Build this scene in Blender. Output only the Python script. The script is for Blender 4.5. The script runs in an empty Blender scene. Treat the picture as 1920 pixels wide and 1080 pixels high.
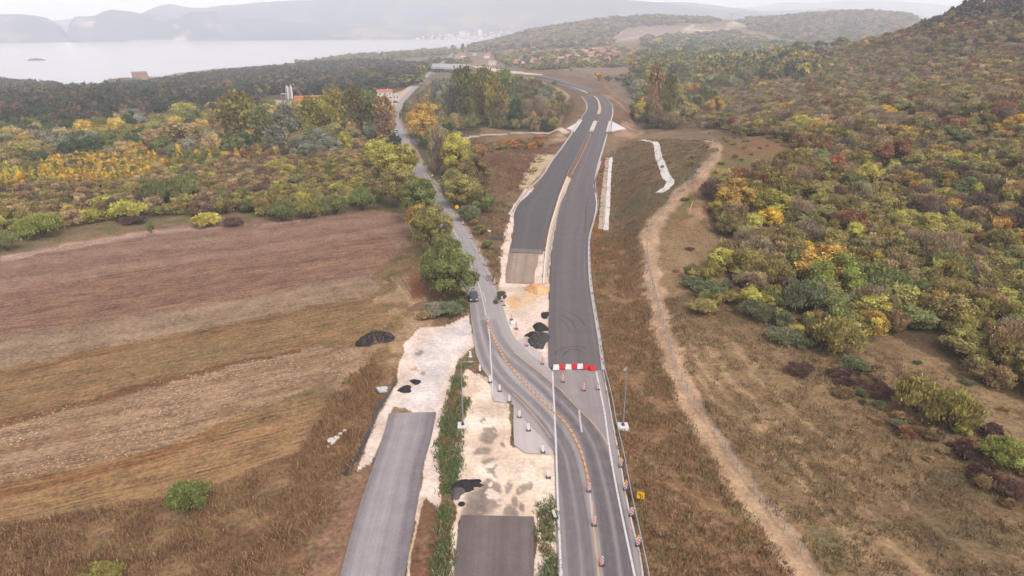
import bpy, bmesh, math, random
import numpy as np
from mathutils import Vector, Matrix
from mathutils.geometry import tessellate_polygon
random.seed(7); rng = np.random.default_rng(7)
SC = bpy.context.scene
COL = SC.collection

# ------------------------------------------------------------------ camera
CAMH = 54.0
PITCH = math.radians(21.34)
cam_d = bpy.data.cameras.new("camera"); cam = bpy.data.objects.new("camera", cam_d); COL.objects.link(cam)
cam_d.sensor_width = 36; cam_d.lens = 24; cam_d.clip_start = 0.5; cam_d.clip_end = 60000
cam.location = (0, 0, CAMH); cam.rotation_euler = (math.pi / 2 - PITCH, 0, 0)
SC.camera = cam
# ------------------------------------------------------------------ world, sun, exposure
SUN_EL, SUN_AZ = math.radians(48), math.radians(150)
world = bpy.data.worlds.new("World"); SC.world = world; world.use_nodes = True
wn = world.node_tree; wn.nodes.clear()
sky = wn.nodes.new("ShaderNodeTexSky"); sky.sky_type = 'NISHITA'; sky.sun_disc = False
sky.sun_elevation = SUN_EL; sky.sun_rotation = SUN_AZ; sky.dust_density = 4.0; sky.air_density = 1.0; sky.ozone_density = 1.0
hs = wn.nodes.new("ShaderNodeHueSaturation"); hs.inputs['Saturation'].default_value = 0.12
mulc = wn.nodes.new("ShaderNodeMixRGB"); mulc.blend_type = 'MULTIPLY'; mulc.inputs[0].default_value = 1; mulc.inputs[2].default_value = (1.0, .965, .985, 1)
bg = wn.nodes.new("ShaderNodeBackground"); bg.inputs['Strength'].default_value = 0.15
wo = wn.nodes.new("ShaderNodeOutputWorld")
wn.links.new(sky.outputs[0], hs.inputs['Color']); wn.links.new(hs.outputs[0], mulc.inputs[1])
wn.links.new(mulc.outputs[0], bg.inputs[0]); wn.links.new(bg.outputs[0], wo.inputs[0])
sun_d = bpy.data.lights.new("sun", 'SUN'); sun_d.energy = 1.3; sun_d.angle = math.radians(16); sun_d.color = (1, .95, .9)
sun = bpy.data.objects.new("sun", sun_d); COL.objects.link(sun)
sd = Vector((math.sin(SUN_AZ) * math.cos(SUN_EL), math.cos(SUN_AZ) * math.cos(SUN_EL), math.sin(SUN_EL)))
sun.rotation_euler = sd.to_track_quat('Z', 'Y').to_euler()
SC.view_settings.view_transform = 'Standard'; SC.view_settings.look = 'None'
SC.view_settings.gamma = 1; SC.view_settings.exposure = 1.0
SC.cycles.use_denoising = True
SC.cycles.max_bounces = 5; SC.cycles.diffuse_bounces = 3; SC.cycles.volume_bounces = 2

# ------------------------------------------------------------------ projection helpers
F = 1280.0
cp, sp = math.cos(PITCH), math.sin(PITCH)
def ray(px, py):
    cx = (px - 960) / F; cy = (540 - py) / F
    return cx, cp + cy * sp, -sp + cy * cp           # world x, y, z of the ray
def W(px, py, z=0.0):
    dx, dy, dz = ray(px, py); t = (z - CAMH) / dz
    return (dx * t, dy * t)
def atD(px, py, D):
    dx, dy, dz = ray(px, py); t = D / math.hypot(dx, dy)
    return (dx * t, dy * t, CAMH + dz * t)

# ------------------------------------------------------------------ numpy noise
_tab = rng.random((256, 256))
def vnoise(x, y, s, seed=0):
    x = x / s + seed * 17.31; y = y / s + seed * 9.17
    xi = np.floor(x).astype(int); yi = np.floor(y).astype(int); fx = x - xi; fy = y - yi
    fx = fx * fx * (3 - 2 * fx); fy = fy * fy * (3 - 2 * fy)
    a = _tab[xi & 255, yi & 255]; b = _tab[(xi + 1) & 255, yi & 255]
    c = _tab[xi & 255, (yi + 1) & 255]; d = _tab[(xi + 1) & 255, (yi + 1) & 255]
    return (a * (1 - fx) + b * fx) * (1 - fy) + (c * (1 - fx) + d * fx) * fy
def fbm(x, y, s, seed=0, o=4):
    v = 0; a = .5; t = 0
    for k in range(o):
        v = v + a * vnoise(x, y, s / 2 ** k, seed + k); t += a; a *= .55
    return v / t
def sstep(a, b, x):
    t = np.clip((x - a) / (b - a), 0, 1); return t * t * (3 - 2 * t)

# ------------------------------------------------------------------ terrain control points  (pixel, pixel, height) and (pixel, pixel, 'D', distance, canopy)
LAKE = -41.0
CT = [(-400,1300,0),(300,1300,0),(960,1500,0),(1600,1300,0),(2400,1300,0),(-600,800,-2),(-700,450,-5),
 (0,1080,-1),(300,1080,-1),(600,1000,-.3),(300,800,-1.5),(0,700,-3),(500,600,-2),(0,480,-4),(300,430,-4),(700,390,-3),(700,600,-1.2),(740,470,-1.5),
 (720,1080,0),(760,800,0),(940,900,0),(1130,1000,0),(1040,800,0),(950,650,0),(1080,650,0),(1075,500,0),(985,450,0),(880,560,-.1),
 (1200,800,-.3),(1250,950,-.5),(1180,600,.3),(1150,480,.5),
 (850,420,-.3),(800,320,-1.8),(750,240,-5),(742,200,-5.5),(800,145,-9),(840,112,-14),(862,92,-33),
 (1030,350,0),(1110,330,0),(930,470,-1),(900,400,-1.5),(950,380,0),(850,330,-2),(880,300,-2),
 (1040,249,-7),(960,250,-7.5),(870,260,-7),(1185,243,-6),(1230,240,-4),
 (900,220,-8),(1000,205,-8),(1055,210,-7),(850,180,-8.5),(900,150,-8),(1000,152,-5),(950,142,-5),
 (950,300,3.5),(920,290,2),(1010,287,3.5),(990,330,1.5),(935,340,1),
 (1135,400,0),(1140,320,0),(1200,420,5),(1240,350,8),(1300,300,11),(1340,270,12),(1210,270,5),(1200,262,2),(1215,450,4),(1160,300,1),(1210,520,2),(1240,620,1),(1300,760,.5),(1500,1080,-.5),
 (1400,450,3),(1500,600,1),(1700,700,0),(1900,900,-1),(1900,600,2),(1900,400,5),(1700,400,4),(1500,400,5),(1450,330,10),(1450,280,12),(1600,300,8),(1900,300,10),(1700,300,8),(2300,300,12),(2300,500,3),
 (1900,200,20),(1700,200,14),(1500,200,5),(1350,220,-2),(1230,215,-7),(1215,180,-7),(1170,190,-5),(1150,160,-3),(1200,140,-3),(1300,170,-6),
 (1900,100,33),(1700,100,28),(1550,110,12),(2300,150,40),
 (1100,140,-2),(1150,120,-4),(1050,125,-7),(950,120,-10),(1000,112,-9),(1100,105,-6),(1200,100,-4),(1300,110,-5),(1400,115,-4),(900,108,-16),(1250,85,-2),(1350,90,-4),(1450,90,0),
 (950,92,-18),(1020,90,-8),(1100,80,2),(1180,72,10),
 (100,205,-10),(100,182,-24),(300,200,-11),(300,172,-24),(500,205,-8),(500,155,-22),(650,185,-8),(650,135,-22),(735,160,-11),(760,128,-20),(160,174,-31),(240,163,-30),
 (300,260,-6),(0,300,-6),(500,280,-6),(650,260,-6),(0,230,-9),(-500,230,-12),(-500,180,-30),
 (-600,158,-41),(0,156,-41),(130,161,-41),(250,151,-41),(400,130,-41),(560,117,-41),(640,107,-41),(750,98,-41),(850,88,-41),(700,112,-27),(800,106,-24),(900,88,-38)]
CD = [(-600,0,-70,1900),(0,0,-66,1900),(300,0,-66,2300),(560,0,-66,2700),(750,0,-62,3200),(850,0,-60,3400),
 (1800,4,8,700),(1880,-8,8,690),(2000,-30,8,700),(2400,-60,8,760),(1700,52,9,740),(1600,76,9,780),(1500,96,9,800),(1430,112,9,800)]
# z from ray at distance (minus canopy)
CD2 = [(1100,34,8,2500),(1180,30,8,2550),(1250,31,8,2550),(1320,33,8,2600),(1400,38,6,2650),(1500,28,8,2900),(1560,24,8,3000),(1640,22,8,3000),(1700,26,8,3000),(1760,38,8,3000),(1850,60,8,3000),
 (1000,58,8,2450),(1060,44,8,2500),(940,74,8,2450),(900,84,4,2500),(1300,55,0,2250),(1200,62,0,2200),(1380,66,0,2200),(1150,66,0,2150),(1450,62,6,2350),(1550,60,6,2400),(1650,60,6,2300),(1480,92,8,1900),(1350,84,8,1750),(1250,80,4,1700)]
pts = []
for px, py, z in CT:
    x, y = W(px, py, z); pts.append((x, y, z))
for px, py, z, D in CD[:6]:
    a = math.atan2(*ray(px, 75)[:2]); pts.append((math.sin(a) * D, math.cos(a) * D, z))
for px, py, can, D in CD[6:] + CD2:
    x, y, z = atD(px, py, D); pts.append((x, y, z - can))
for px, z, D in [(1500,-5,1150),(1700,5,1250),(1900,25,1200),(2300,30,1300),(900,-45,3100),(1000,-10,3200),(1200,10,3300),(1500,20,3600),(1800,20,3600),(2300,40,3000),(1950,40,2000)]:
    a = math.atan((px - 960) / F / .93); pts.append((math.sin(a) * D, math.cos(a) * D, z))
P = np.array(pts); PX = P[:, :2] / 100.0
def phi(r): return np.sqrt(r * r + 0.02)
n = len(P)
R = np.linalg.norm(PX[:, None] - PX[None], axis=2)
A = np.zeros((n + 3, n + 3)); A[:n, :n] = phi(R) + np.eye(n) * -0.02
A[:n, n] = 1; A[:n, n + 1:] = PX; A[n, :n] = 1; A[n + 1:, :n] = PX.T
wgt = np.linalg.solve(A, np.concatenate([P[:, 2], [0, 0, 0]]))
def rbf(x, y):
    out = np.empty(x.size); xf = x.ravel() / 100; yf = y.ravel() / 100
    for s in range(0, x.size, 60000):
        a = xf[s:s + 60000]; b = yf[s:s + 60000]
        r = phi(np.sqrt((a[:, None] - PX[:, 0]) ** 2 + (b[:, None] - PX[:, 1]) ** 2))
        out[s:s + 60000] = r @ wgt[:n] + wgt[n] + a * wgt[n + 1] + b * wgt[n + 2]
    return out.reshape(x.shape)

# far ridges: silhouettes beyond the lake, each with its own distance and breadth
def ridge(D, Wd, base, pl): return (D, Wd, base, pl)
RIDGES = [
 ridge(4800, 700, -45, [(-400,20),(0,28),(40,28),(60,30),(88,35),(112,48),(132,70),(150,95)]),
 ridge(4650, 600, -45, [(118,95),(126,72),(130,45),(140,33),(178,31),(195,22),(210,19),(240,22),(262,26),(290,27),(310,34),(330,33),(360,21),(395,18),(425,24),(460,34),(520,38),(600,44),(700,52),(800,62),(900,74),(1000,90)]),
 ridge(5600, 1100, -45, [(230,60),(262,25),(300,10),(318,8),(345,13),(385,14),(430,8),(480,4),(560,0),(650,-4),(800,-14),(950,-16),(1080,-12),(1150,-4),(1196,2),(1240,6),(1330,16),(1420,24),(1500,50),(1700,80)]),
 ridge(7200, 1500, -45, [(-300,48),(0,45),(100,40),(135,35),(160,60),(1000,80),(1180,20),(1230,3),(1260,3),(1330,9),(1370,15),(1430,21),(1490,18),(1550,18),(1620,26),(1720,34),(1850,40),(2300,30)]),
 ridge(10500, 2000, -45, [(1300,40),(1370,18),(1430,10),(1475,4),(1530,6),(1580,2),(1640,0),(1690,3),(1760,8),(1830,16),(2300,20)])]
def far_height(x, y, D):
    az = np.arctan2(x, y)
    z = np.full(x.shape, -60.0)
    right = sstep(math.radians(-3), math.radians(4), az)
    z = z * (1 - right) + 0 * right
    for Dr, Wd, base, pl in RIDGES:
        azs = [math.atan2(*ray(p, q)[:2]) for p, q in pl]; hs_ = [atD(p, q, Dr)[2] for p, q in pl]
        h = np.interp(az, azs, hs_)
        h = h + (fbm(x, y, 260, 5) - .5) * 26
        fl = sstep(Dr - Wd, Dr, D)
        rug = (fbm(x * 1.0, y * 1.0, 420, 11) - .5) * 150 * fl * (1 - fl) * 2.5
        zz = base + (h - base) * (fl ** .8) + rug
        zz = np.where(D > Dr, base + (h - base) * (1 - sstep(Dr, Dr + Wd * 1.5, D)), zz)
        z = np.maximum(z, zz)
    return z

# roads: rows of (left edge px, right edge px, z)
def Wp(p, z): return W(p[0], p[1], z)
NEW_L = [((955,470),(1018,474),0),((959,455),(1019,460),0),((965,430),(1023,438),0),((964,403),(1033,408),0),((975,380),(1042,376),0),((998,360),(1050,352),0),((1020,330),(1064,322),0),((1040,300),(1083,290),0),((1057,276),(1094,270),0),((1073,252),(1105,248),0),((1081,238),(1111,235),0),((1090,225),(1117,220),0),((1100,208),(1122,204),0),((1101,194),(1121,190),0),((1091,180),(1112,180),-.2),((1060,164),(1090,171),-.5),((1015,151),(1058,159),-1),((985,143),(1018,147),-1.8),((960,138),(975,138),-2.2)]
NEW_R = [((1029,690),(1129,694),0),((1028,640),(1121,642),0),((1029,593),(1113,592),0),((1032,533),(1104,532),0),((1035,477),(1101,482),0),((1042,427),(1106,428),0),((1046,405),(1113,404),0),((1053,380),(1117,382),0),((1063,358),(1113,354),0),((1073,335),(1116,330),0),((1090,299),(1123,297),0),((1110,252),(1137,252),0),((1120,228),(1142,228),0),((1126,210),(1147,210),0),((1126,195),(1145,195),0),((1119,182),(1135,183),-.1),((1099,171),(1118,172),-.4),((1062,158),(1093,160),-.6),((1020,146),(1060,150),-1),((985,140),(1012,141),-1.8)]
SAND = [((975,139),(1014,142),-2),((940,133),(960,133),-3),((900,128),(925,127),-4),((868,125),(885,122),-5)]
OLD = [((878,556),(934,556),0),((864,510),(918,510),0),((828,440),(880,440),0),((798,380),(838,380),-.4),((775,330),(804,330),-1.4),((757,290),(781,290),-2.8),((745,262),(765,262),-4.2),((739,240),(755,240),-5),((737,222),(748,222),-5.2),((739,205),(750,205),-5.5),((752,186),(763,186),-6),((771,166),(781,166),-8),((791,146),(800,146),-9.5),((808,132),(815,132),-11),((822,121),(828,121),-12.5),((836,110),(841,110),-15),((849,98),(853,98),-22)]
LOWL = [((630,1110),(752,1110),0),((640,1070),(760,1070),0),((676,940),(783,940),0),((704,860),(797,860),0),((722,805),(812,805),0),((730,775),(817,773),0)]
PATCH = [((850,1110),(1000,1110),0),((853,1060),(1001,1060),0),((859,1000),(1000,1000),0),((864,966),(1001,969),0)]
RIGHTC = [((1050,1130),(1219,1130),0),((1046,1080),(1207,1080),0),((1043,960),(1180,960),0),((1041,880),(1166,880),0),((1038,800),(1152,800),0),((1035,740),(1140,740),0),((1033,693),(1128,694),0)]
DET = [((867,520),(922,520),0),((877,540),(929,540),0),((881,575),(943,575),0),((886,620),(966,635),0),((893,665),(1000,668),0),((905,692),(1033,696),0),((926,722),(1037,724),0),((960,757),(1040,758),0),((985,790),(1042,792),0),((1015,820),(1044,822),0),((1036,846),(1046,848),0)]
def rows_world(rows):
    return [(Wp(a, z), Wp(b, z), z) for a, b, z in rows]
def centre(rows):
    return [((l[0] + r[0]) / 2, (l[1] + r[1]) / 2, z) for l, r, z in rows_world(rows)]
def near_poly(x, y, pl):
    """distance to a polyline and the height interpolated along it"""
    best = np.full(x.shape, 1e9); bz = np.zeros(x.shape)
    for (x0, y0, z0), (x1, y1, z1) in zip(pl[:-1], pl[1:]):
        vx, vy = x1 - x0, y1 - y0; L = vx * vx + vy * vy + 1e-9
        t = np.clip(((x - x0) * vx + (y - y0) * vy) / L, 0, 1)
        d = np.hypot(x - x0 - vx * t, y - y0 - vy * t)
        m = d < best; best = np.where(m, d, best); bz = np.where(m, z0 + (z1 - z0) * t, bz)
    return best, bz
cL, cR = centre(NEW_L), centre(NEW_R)
med = [W(1010, 560) + (0,), W(1000, 470) + (0,)] + [W(p, q) + (0,) for p, q in [(1030,440),(1052,370),(1075,310),(1095,270),(1112,235),(1122,205),(1121,188),(1104,176)]] + [W(1058,159,-.8)+(-.8,), W(1018,147,-1.4)+(-1.4,), W(950,136,-3)+(-3,), W(880,124,-4.7)+(-4.7,)]
plat = [(-2, 20, 0), (-2, 150, 0), (2, 178, 0)]
oldc = centre(OLD)
def height(x, y):
    D = np.hypot(x, y)
    z = rbf(x, y)
    zr = z + (fbm(x, y, 60, 3) - .5) * 3.0 * sstep(150, 500, D) + (fbm(x, y, 9, 8, 3) - .5) * .7 + (fbm(x, y, 2.2, 2, 2) - .5) * .15
    zr = zr + (fbm(x, y, 300, 13) - .5) * 30 * sstep(1500, 2300, D) * sstep(-30, 10, z)
    zf = far_height(x, y, D)
    b = sstep(3150, 3600, D)
    z = zr * (1 - b) + zf * b
    # road benches
    m = D < 1500
    xs, ys, zs = x[m], y[m], z[m]
    for pl, w0, w1 in ((oldc, 5.5, 12), (med, 15.0, 27), (plat, 21, 32)):
        d, bz = near_poly(xs, ys, pl)
        w = sstep(w0, w1, d); zs = zs * w + (bz - .12) * (1 - w)
    # the old road keeps its dip where the overpass crosses it
    d, bz = near_poly(xs, ys, [p for p in oldc if p[2] < -.2 and p[1] < 1400]); w = sstep(6, 13, d); zs = zs * w + (bz - .12) * (1 - w)
    z[m] = zs
    return z

# ------------------------------------------------------------------ ground grid (polar, finer where the view is finer)
azs = np.concatenate([np.radians(np.linspace(-75, -40.5, 55)), np.radians(np.linspace(-40, 40, 900)), np.radians(np.linspace(40.5, 75, 55))])
Ds = [8.0]
while Ds[-1] < 15500:
    D = Ds[-1]; st = 1.6 * (D * D + CAMH ** 2) / (CAMH * F * .533)
    if D < 36: st = 4
    Ds.append(D + min(st, max(.013 * D, .3)))
Ds = np.array(Ds)
GA, GD = np.meshgrid(azs, Ds)
GX = GD * np.sin(GA); GY = GD * np.cos(GA)
GZ = height(GX, GY)
def Z(x, y):
    x = np.asarray(x, float); y = np.asarray(y, float)
    a = np.arctan2(x, y); d = np.hypot(x, y)
    i = np.clip(np.searchsorted(Ds, d) - 1, 0, len(Ds) - 2); j = np.clip(np.searchsorted(azs, a) - 1, 0, len(azs) - 2)
    u = np.clip((d - Ds[i]) / (Ds[i + 1] - Ds[i]), 0, 1); v = np.clip((a - azs[j]) / (azs[j + 1] - azs[j]), 0, 1)
    return (GZ[i, j] * (1 - u) * (1 - v) + GZ[i + 1, j] * u * (1 - v) + GZ[i, j + 1] * (1 - u) * v + GZ[i + 1, j + 1] * u * v)
_S = Ds[Ds > 25]
def G(px, py):
    dx, dy, dz = ray(px, py); h = math.hypot(dx, dy)
    rx, ry = dx / h, dy / h; zr = CAMH + dz / h * _S
    zt = np.maximum(Z(rx * _S, ry * _S), LAKE)
    k = np.nonzero(zr < zt)[0]
    if len(k) == 0:
        m_ = _S < 3200; D = float(_S[m_][np.argmax((zt[m_] - CAMH) / _S[m_])])
    else:
        k = k[0]
        if k == 0: D = _S[0]
        else:
            a = zr[k - 1] - zt[k - 1]; b = zt[k] - zr[k]; D = _S[k - 1] + (_S[k] - _S[k - 1]) * a / (a + b + 1e-9)
    x, y = rx * D, ry * D
    return (x, y, float(Z(x, y)))
def depth(x, y, z): return y * cp - (z - CAMH) * sp
# ------------------------------------------------------------------ colours: c(r,g,b) turns a seen colour into an albedo
K = 1.86
def lin(v): v = v / 255.0; return v / 12.92 if v <= .04045 else ((v + .055) / 1.055) ** 2.4
def c(r, g, b, k=K): return np.array([lin(r) / k, lin(g) / k, lin(b) / k])

def mat(name, col=(.5, .5, .5), rough=.8, metal=0.0, spec=.3):
    m = bpy.data.materials.new(name); m.use_nodes = True
    b = m.node_tree.nodes['Principled BSDF']; b.inputs['Base Color'].default_value = (*[float(v) for v in col][:3], 1)
    b.inputs['Roughness'].default_value = rough; b.inputs['Metallic'].default_value = metal
    b.inputs['Specular IOR Level'].default_value = spec
    return m
def N(m, t, **kw):
    n_ = m.node_tree.nodes.new(t)
    for k, v in kw.items(): setattr(n_, k, v)
    return n_
def L(m, a, b): m.node_tree.links.new(a, b)
def bsdf(m): return m.node_tree.nodes['Principled BSDF']
def noisy(name, col, col2, scale=1.0, rough=.85, stretch=(1, 1, 1), detail=6, spec=.3, lo=.35, hi=.65, coord='Object', bump=0):
    m = mat(name, col, rough, spec=spec)
    tc = N(m, 'ShaderNodeTexCoord'); mp = N(m, 'ShaderNodeMapping'); mp.inputs['Scale'].default_value = stretch
    nz = N(m, 'ShaderNodeTexNoise'); nz.inputs['Scale'].default_value = scale; nz.inputs['Detail'].default_value = detail; nz.inputs['Roughness'].default_value = .65
    cr = N(m, 'ShaderNodeValToRGB'); cr.color_ramp.elements[0].position = lo; cr.color_ramp.elements[1].position = hi
    cr.color_ramp.elements[0].color = (*[float(v) for v in col], 1); cr.color_ramp.elements[1].color = (*[float(v) for v in col2], 1)
    L(m, tc.outputs[coord], mp.inputs[0]); L(m, mp.outputs[0], nz.inputs['Vector']); L(m, nz.outputs[0], cr.inputs[0]); L(m, cr.outputs[0], bsdf(m).inputs['Base Color'])
    if bump:
        bp = N(m, 'ShaderNodeBump'); bp.inputs['Distance'].default_value = bump; L(m, nz.outputs[0], bp.inputs['Height']); L(m, bp.outputs[0], bsdf(m).inputs['Normal'])
    return m

# ------------------------------------------------------------------ naming helpers
def link(o, parent=None):
    COL.objects.link(o)
    if parent is not None: o.parent = parent
    return o
def tag(o, label=None, cat=None, group=None, kind=None):
    if label: o['label'] = label
    if cat: o['category'] = cat
    if group: o['group'] = group
    if kind: o['kind'] = kind
    return o
def mesh_obj(name, verts, faces, m=None, parent=None, smooth=False, uvs=None):
    me = bpy.data.meshes.new(name); me.from_pydata([tuple(v) for v in verts], [], [tuple(f) for f in faces]); me.update()
    if m is not None:
        for q in (m if isinstance(m, (list, tuple)) else [m]): me.materials.append(q)
    if smooth: me.polygons.foreach_set('use_smooth', [True] * len(me.polygons))
    o = bpy.data.objects.new(name, me); link(o, parent)
    return o
def np_mesh(name, V, Q, m=None, smooth=False):
    """fast mesh from numpy arrays; Q is (n,4) or (n,3)"""
    me = bpy.data.meshes.new(name); k = Q.shape[1]
    me.vertices.add(len(V)); me.vertices.foreach_set('co', V.astype(np.float32).ravel())
    me.loops.add(Q.size); me.loops.foreach_set('vertex_index', Q.astype(np.int32).ravel())
    me.polygons.add(len(Q)); me.polygons.foreach_set('loop_start', np.arange(0, Q.size, k, dtype=np.int32))
    if smooth: me.polygons.foreach_set('use_smooth', np.ones(len(Q), bool))
    me.update(calc_edges=True)
    if m is not None: me.materials.append(m)
    return me
def empty(name, loc, label=None, cat=None, group=None, rz=0):
    o = bpy.data.objects.new(name, None); o.empty_display_size = .3; o.location = loc; o.rotation_euler = (0, 0, rz); link(o)
    return tag(o, label, cat, group)
def copy_tree(src, parent=None):
    o = src.copy(); COL.objects.link(o)
    if parent is not None: o.parent = parent
    for ch in list(src.children): copy_tree(ch, o)
    return o
class MB:
    """collects boxes, tubes, lofts into one mesh"""
    def __init__(s): s.v = []; s.f = []; s.mi = []
    def add(s, vs, fs, mi=0):
        o = len(s.v); s.v += [tuple(map(float, v)) for v in vs]; s.f += [tuple(i + o for i in f) for f in fs]; s.mi += [mi] * len(fs); return s
    def box(s, x0, x1, y0, y1, z0, z1, mi=0, tx=0, ty=0):
        v = [(x0, y0, z0), (x1, y0, z0), (x1, y1, z0), (x0, y1, z0), (x0 + tx, y0 + ty, z1), (x1 - tx, y0 + ty, z1), (x1 - tx, y1 - ty, z1), (x0 + tx, y1 - ty, z1)]
        return s.add(v, [(3, 2, 1, 0), (4, 5, 6, 7), (0, 1, 5, 4), (1, 2, 6, 5), (2, 3, 7, 6), (3, 0, 4, 7)], mi)
    def tube(s, pts, r, n=8, mi=0, cap=True):
        rs = r if isinstance(r, (list, tuple)) else [r] * len(pts); rings = []
        for i, p in enumerate(pts):
            p = Vector(p); a = Vector(pts[max(0, i - 1)]); b = Vector(pts[min(len(pts) - 1, i + 1)]); t = (b - a).normalized()
            u = t.cross(Vector((0, 0, 1)));
            if u.length < 1e-3: u = Vector((1, 0, 0))
            u.normalize(); w = t.cross(u)
            rings.append([p + (u * math.cos(2 * math.pi * k / n) + w * math.sin(2 * math.pi * k / n)) * rs[i] for k in range(n)])
        vs = [v for rg in rings for v in rg]; fs = []
        for i in range(len(pts) - 1):
            for k in range(n): fs.append((i * n + k, i * n + (k + 1) % n, (i + 1) * n + (k + 1) % n, (i + 1) * n + k))
        if cap: fs.append(tuple(range(n))[::-1]); fs.append(tuple((len(pts) - 1) * n + k for k in range(n)))
        return s.add(vs, fs, mi)
    def loft(s, secs, mi=0, cap=True):
        n_ = len(secs[0]); vs = [v for q in secs for v in q]; fs = []
        for i in range(len(secs) - 1):
            for k in range(n_): fs.append((i * n_ + k, i * n_ + (k + 1) % n_, (i + 1) * n_ + (k + 1) % n_, (i + 1) * n_ + k))
        if cap: fs.append(tuple(range(n_))[::-1]); fs.append(tuple((len(secs) - 1) * n_ + k for k in range(n_)))
        return s.add(vs, fs, mi)
    def build(s, name, m, parent=None, smooth=False):
        o = mesh_obj(name, s.v, s.f, m, parent, smooth)
        if isinstance(m, (list, tuple)): o.data.polygons.foreach_set('material_index', s.mi)
        return o

# ------------------------------------------------------------------ splines and ribbons
def spline(pl, step):
    pl = [np.array(p, float) for p in pl]; out = []
    for i in range(len(pl) - 1):
        p0 = pl[max(0, i - 1)]; p1 = pl[i]; p2 = pl[i + 1]; p3 = pl[min(len(pl) - 1, i + 2)]
        nn = max(1, int(np.linalg.norm(p2 - p1) / step))
        # centripetal-ish Catmull-Rom through clamped tangents
        d1 = np.linalg.norm(p1 - p0) + 1e-6; d2 = np.linalg.norm(p2 - p1) + 1e-6; d3 = np.linalg.norm(p3 - p2) + 1e-6
        m1 = ((p2 - p1) / d2 + (p1 - p0) / d1) / 2 * d2 if i > 0 else (p2 - p1)
        m2 = ((p3 - p2) / d3 + (p2 - p1) / d2) / 2 * d2 if i < len(pl) - 2 else (p2 - p1)
        for k in range(nn):
            t = k / nn; t2 = t * t; t3 = t2 * t
            out.append((2 * t3 - 3 * t2 + 1) * p1 + (t3 - 2 * t2 + t) * m1 + (-2 * t3 + 3 * t2) * p2 + (t3 - t2) * m2)
    out.append(pl[-1]); return out
def pxline(pl, z=0.0):
    """pixel polyline -> world polyline at height z (or per point third value)"""
    return [W(p[0], p[1], p[2] if len(p) > 2 else z) + ((p[2] if len(p) > 2 else z),) for p in pl]
def gline(pl): return [G(p[0], p[1]) for p in pl]
def ribbon(name, rows, m, lift=.02, nu=6, step=3, thick=0.0, parent=None, rag=0.0, drape=False):
    Lp = spline([(*l, z) for l, r, z in rows], 1e9); Rp = [(*r, z) for l, r, z in rows]
    Ls, Rs = [], []
    lw = [np.array((*l, z)) for l, r, z in rows]; rw = [np.array((*r, z)) for l, r, z in rows]
    cw = [(a + b) / 2 for a, b in zip(lw, rw)]
    # same parameter on both sides
    def cr(P_, i, t):
        p1, p2 = P_[i], P_[i + 1]; d2 = np.linalg.norm(p2 - p1) + 1e-6
        m1 = ((p2 - p1) / d2 + (p1 - P_[i - 1]) / (np.linalg.norm(p1 - P_[i - 1]) + 1e-6)) / 2 * d2 if i > 0 else p2 - p1
        m2 = ((P_[i + 2] - p2) / (np.linalg.norm(P_[i + 2] - p2) + 1e-6) + (p2 - p1) / d2) / 2 * d2 if i < len(P_) - 2 else p2 - p1
        t2 = t * t; t3 = t2 * t
        return (2 * t3 - 3 * t2 + 1) * p1 + (t3 - 2 * t2 + t) * m1 + (-2 * t3 + 3 * t2) * p2 + (t3 - t2) * m2
    for i in range(len(rows) - 1):
        nn = max(1, int(np.linalg.norm(cw[i + 1] - cw[i]) / step))
        for k in range(nn): Ls.append(cr(lw, i, k / nn)); Rs.append(cr(rw, i, k / nn))
    Ls.append(lw[-1]); Rs.append(rw[-1])
    V, Fc, UV = [], [], []; dist = 0
    for i, (a, b) in enumerate(zip(Ls, Rs)):
        if i: dist += np.linalg.norm((a + b) / 2 - (Ls[i - 1] + Rs[i - 1]) / 2)
        if rag:
            dd = (b - a) / (np.linalg.norm(b - a) + 1e-6)
            a = a + dd * (vnoise(np.array([dist]), np.array([0.]), 1.3, 4)[0] - .5) * rag; b = b + dd * (vnoise(np.array([dist]), np.array([7.]), 1.3, 6)[0] - .5) * rag
        for u in range(nu + 1):
            p = a + (b - a) * u / nu
            zz = (float(Z(p[0], p[1])) if drape else p[2]) + lift
            V.append((p[0], p[1], zz)); UV.append((u / nu, dist))
    w = nu + 1; nr = len(Ls)
    for i in range(nr - 1):
        for u in range(nu): Fc.append((i * w + u, i * w + u + 1, (i + 1) * w + u + 1, (i + 1) * w + u))
    if thick:
        o0 = len(V); bd = [i * w for i in range(nr)] + [(nr - 1) * w + u for u in range(1, w)] + [i * w + nu for i in range(nr - 2, -1, -1)] + [u for u in range(nu - 1, 0, -1)]
        for i in bd: V.append((V[i][0], V[i][1], V[i][2] - thick)); UV.append(UV[i])
        for k in range(len(bd)):
            k2 = (k + 1) % len(bd); Fc.append((bd[k], o0 + k, o0 + k2, bd[k2]))
    o = mesh_obj(name, V, Fc, m, parent)
    uv = o.data.uv_layers.new(name='UVMap'); li = np.empty(len(o.data.loops), int); o.data.loops.foreach_get('vertex_index', li)
    uv.data.foreach_set('uv', np.array(UV)[li].ravel())
    return o
def strip(name, line, width, m, lift=.02, step=2, parent=None, thick=0, drape=False, nu=1, rag=0):
    rows = []
    for i, p in enumerate(line):
        a = line[max(0, i - 1)]; b = line[min(len(line) - 1, i + 1)]; dx, dy = b[0] - a[0], b[1] - a[1]; l = math.hypot(dx, dy) + 1e-9
        wv = width[i] if isinstance(width, (list, tuple)) else width
        nx, ny = -dy / l * wv / 2, dx / l * wv / 2
        rows.append(((p[0] + nx, p[1] + ny), (p[0] - nx, p[1] - ny), p[2] if len(p) > 2 else 0))
    return ribbon(name, rows, m, lift, nu, step, thick, parent, rag, drape)

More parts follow.
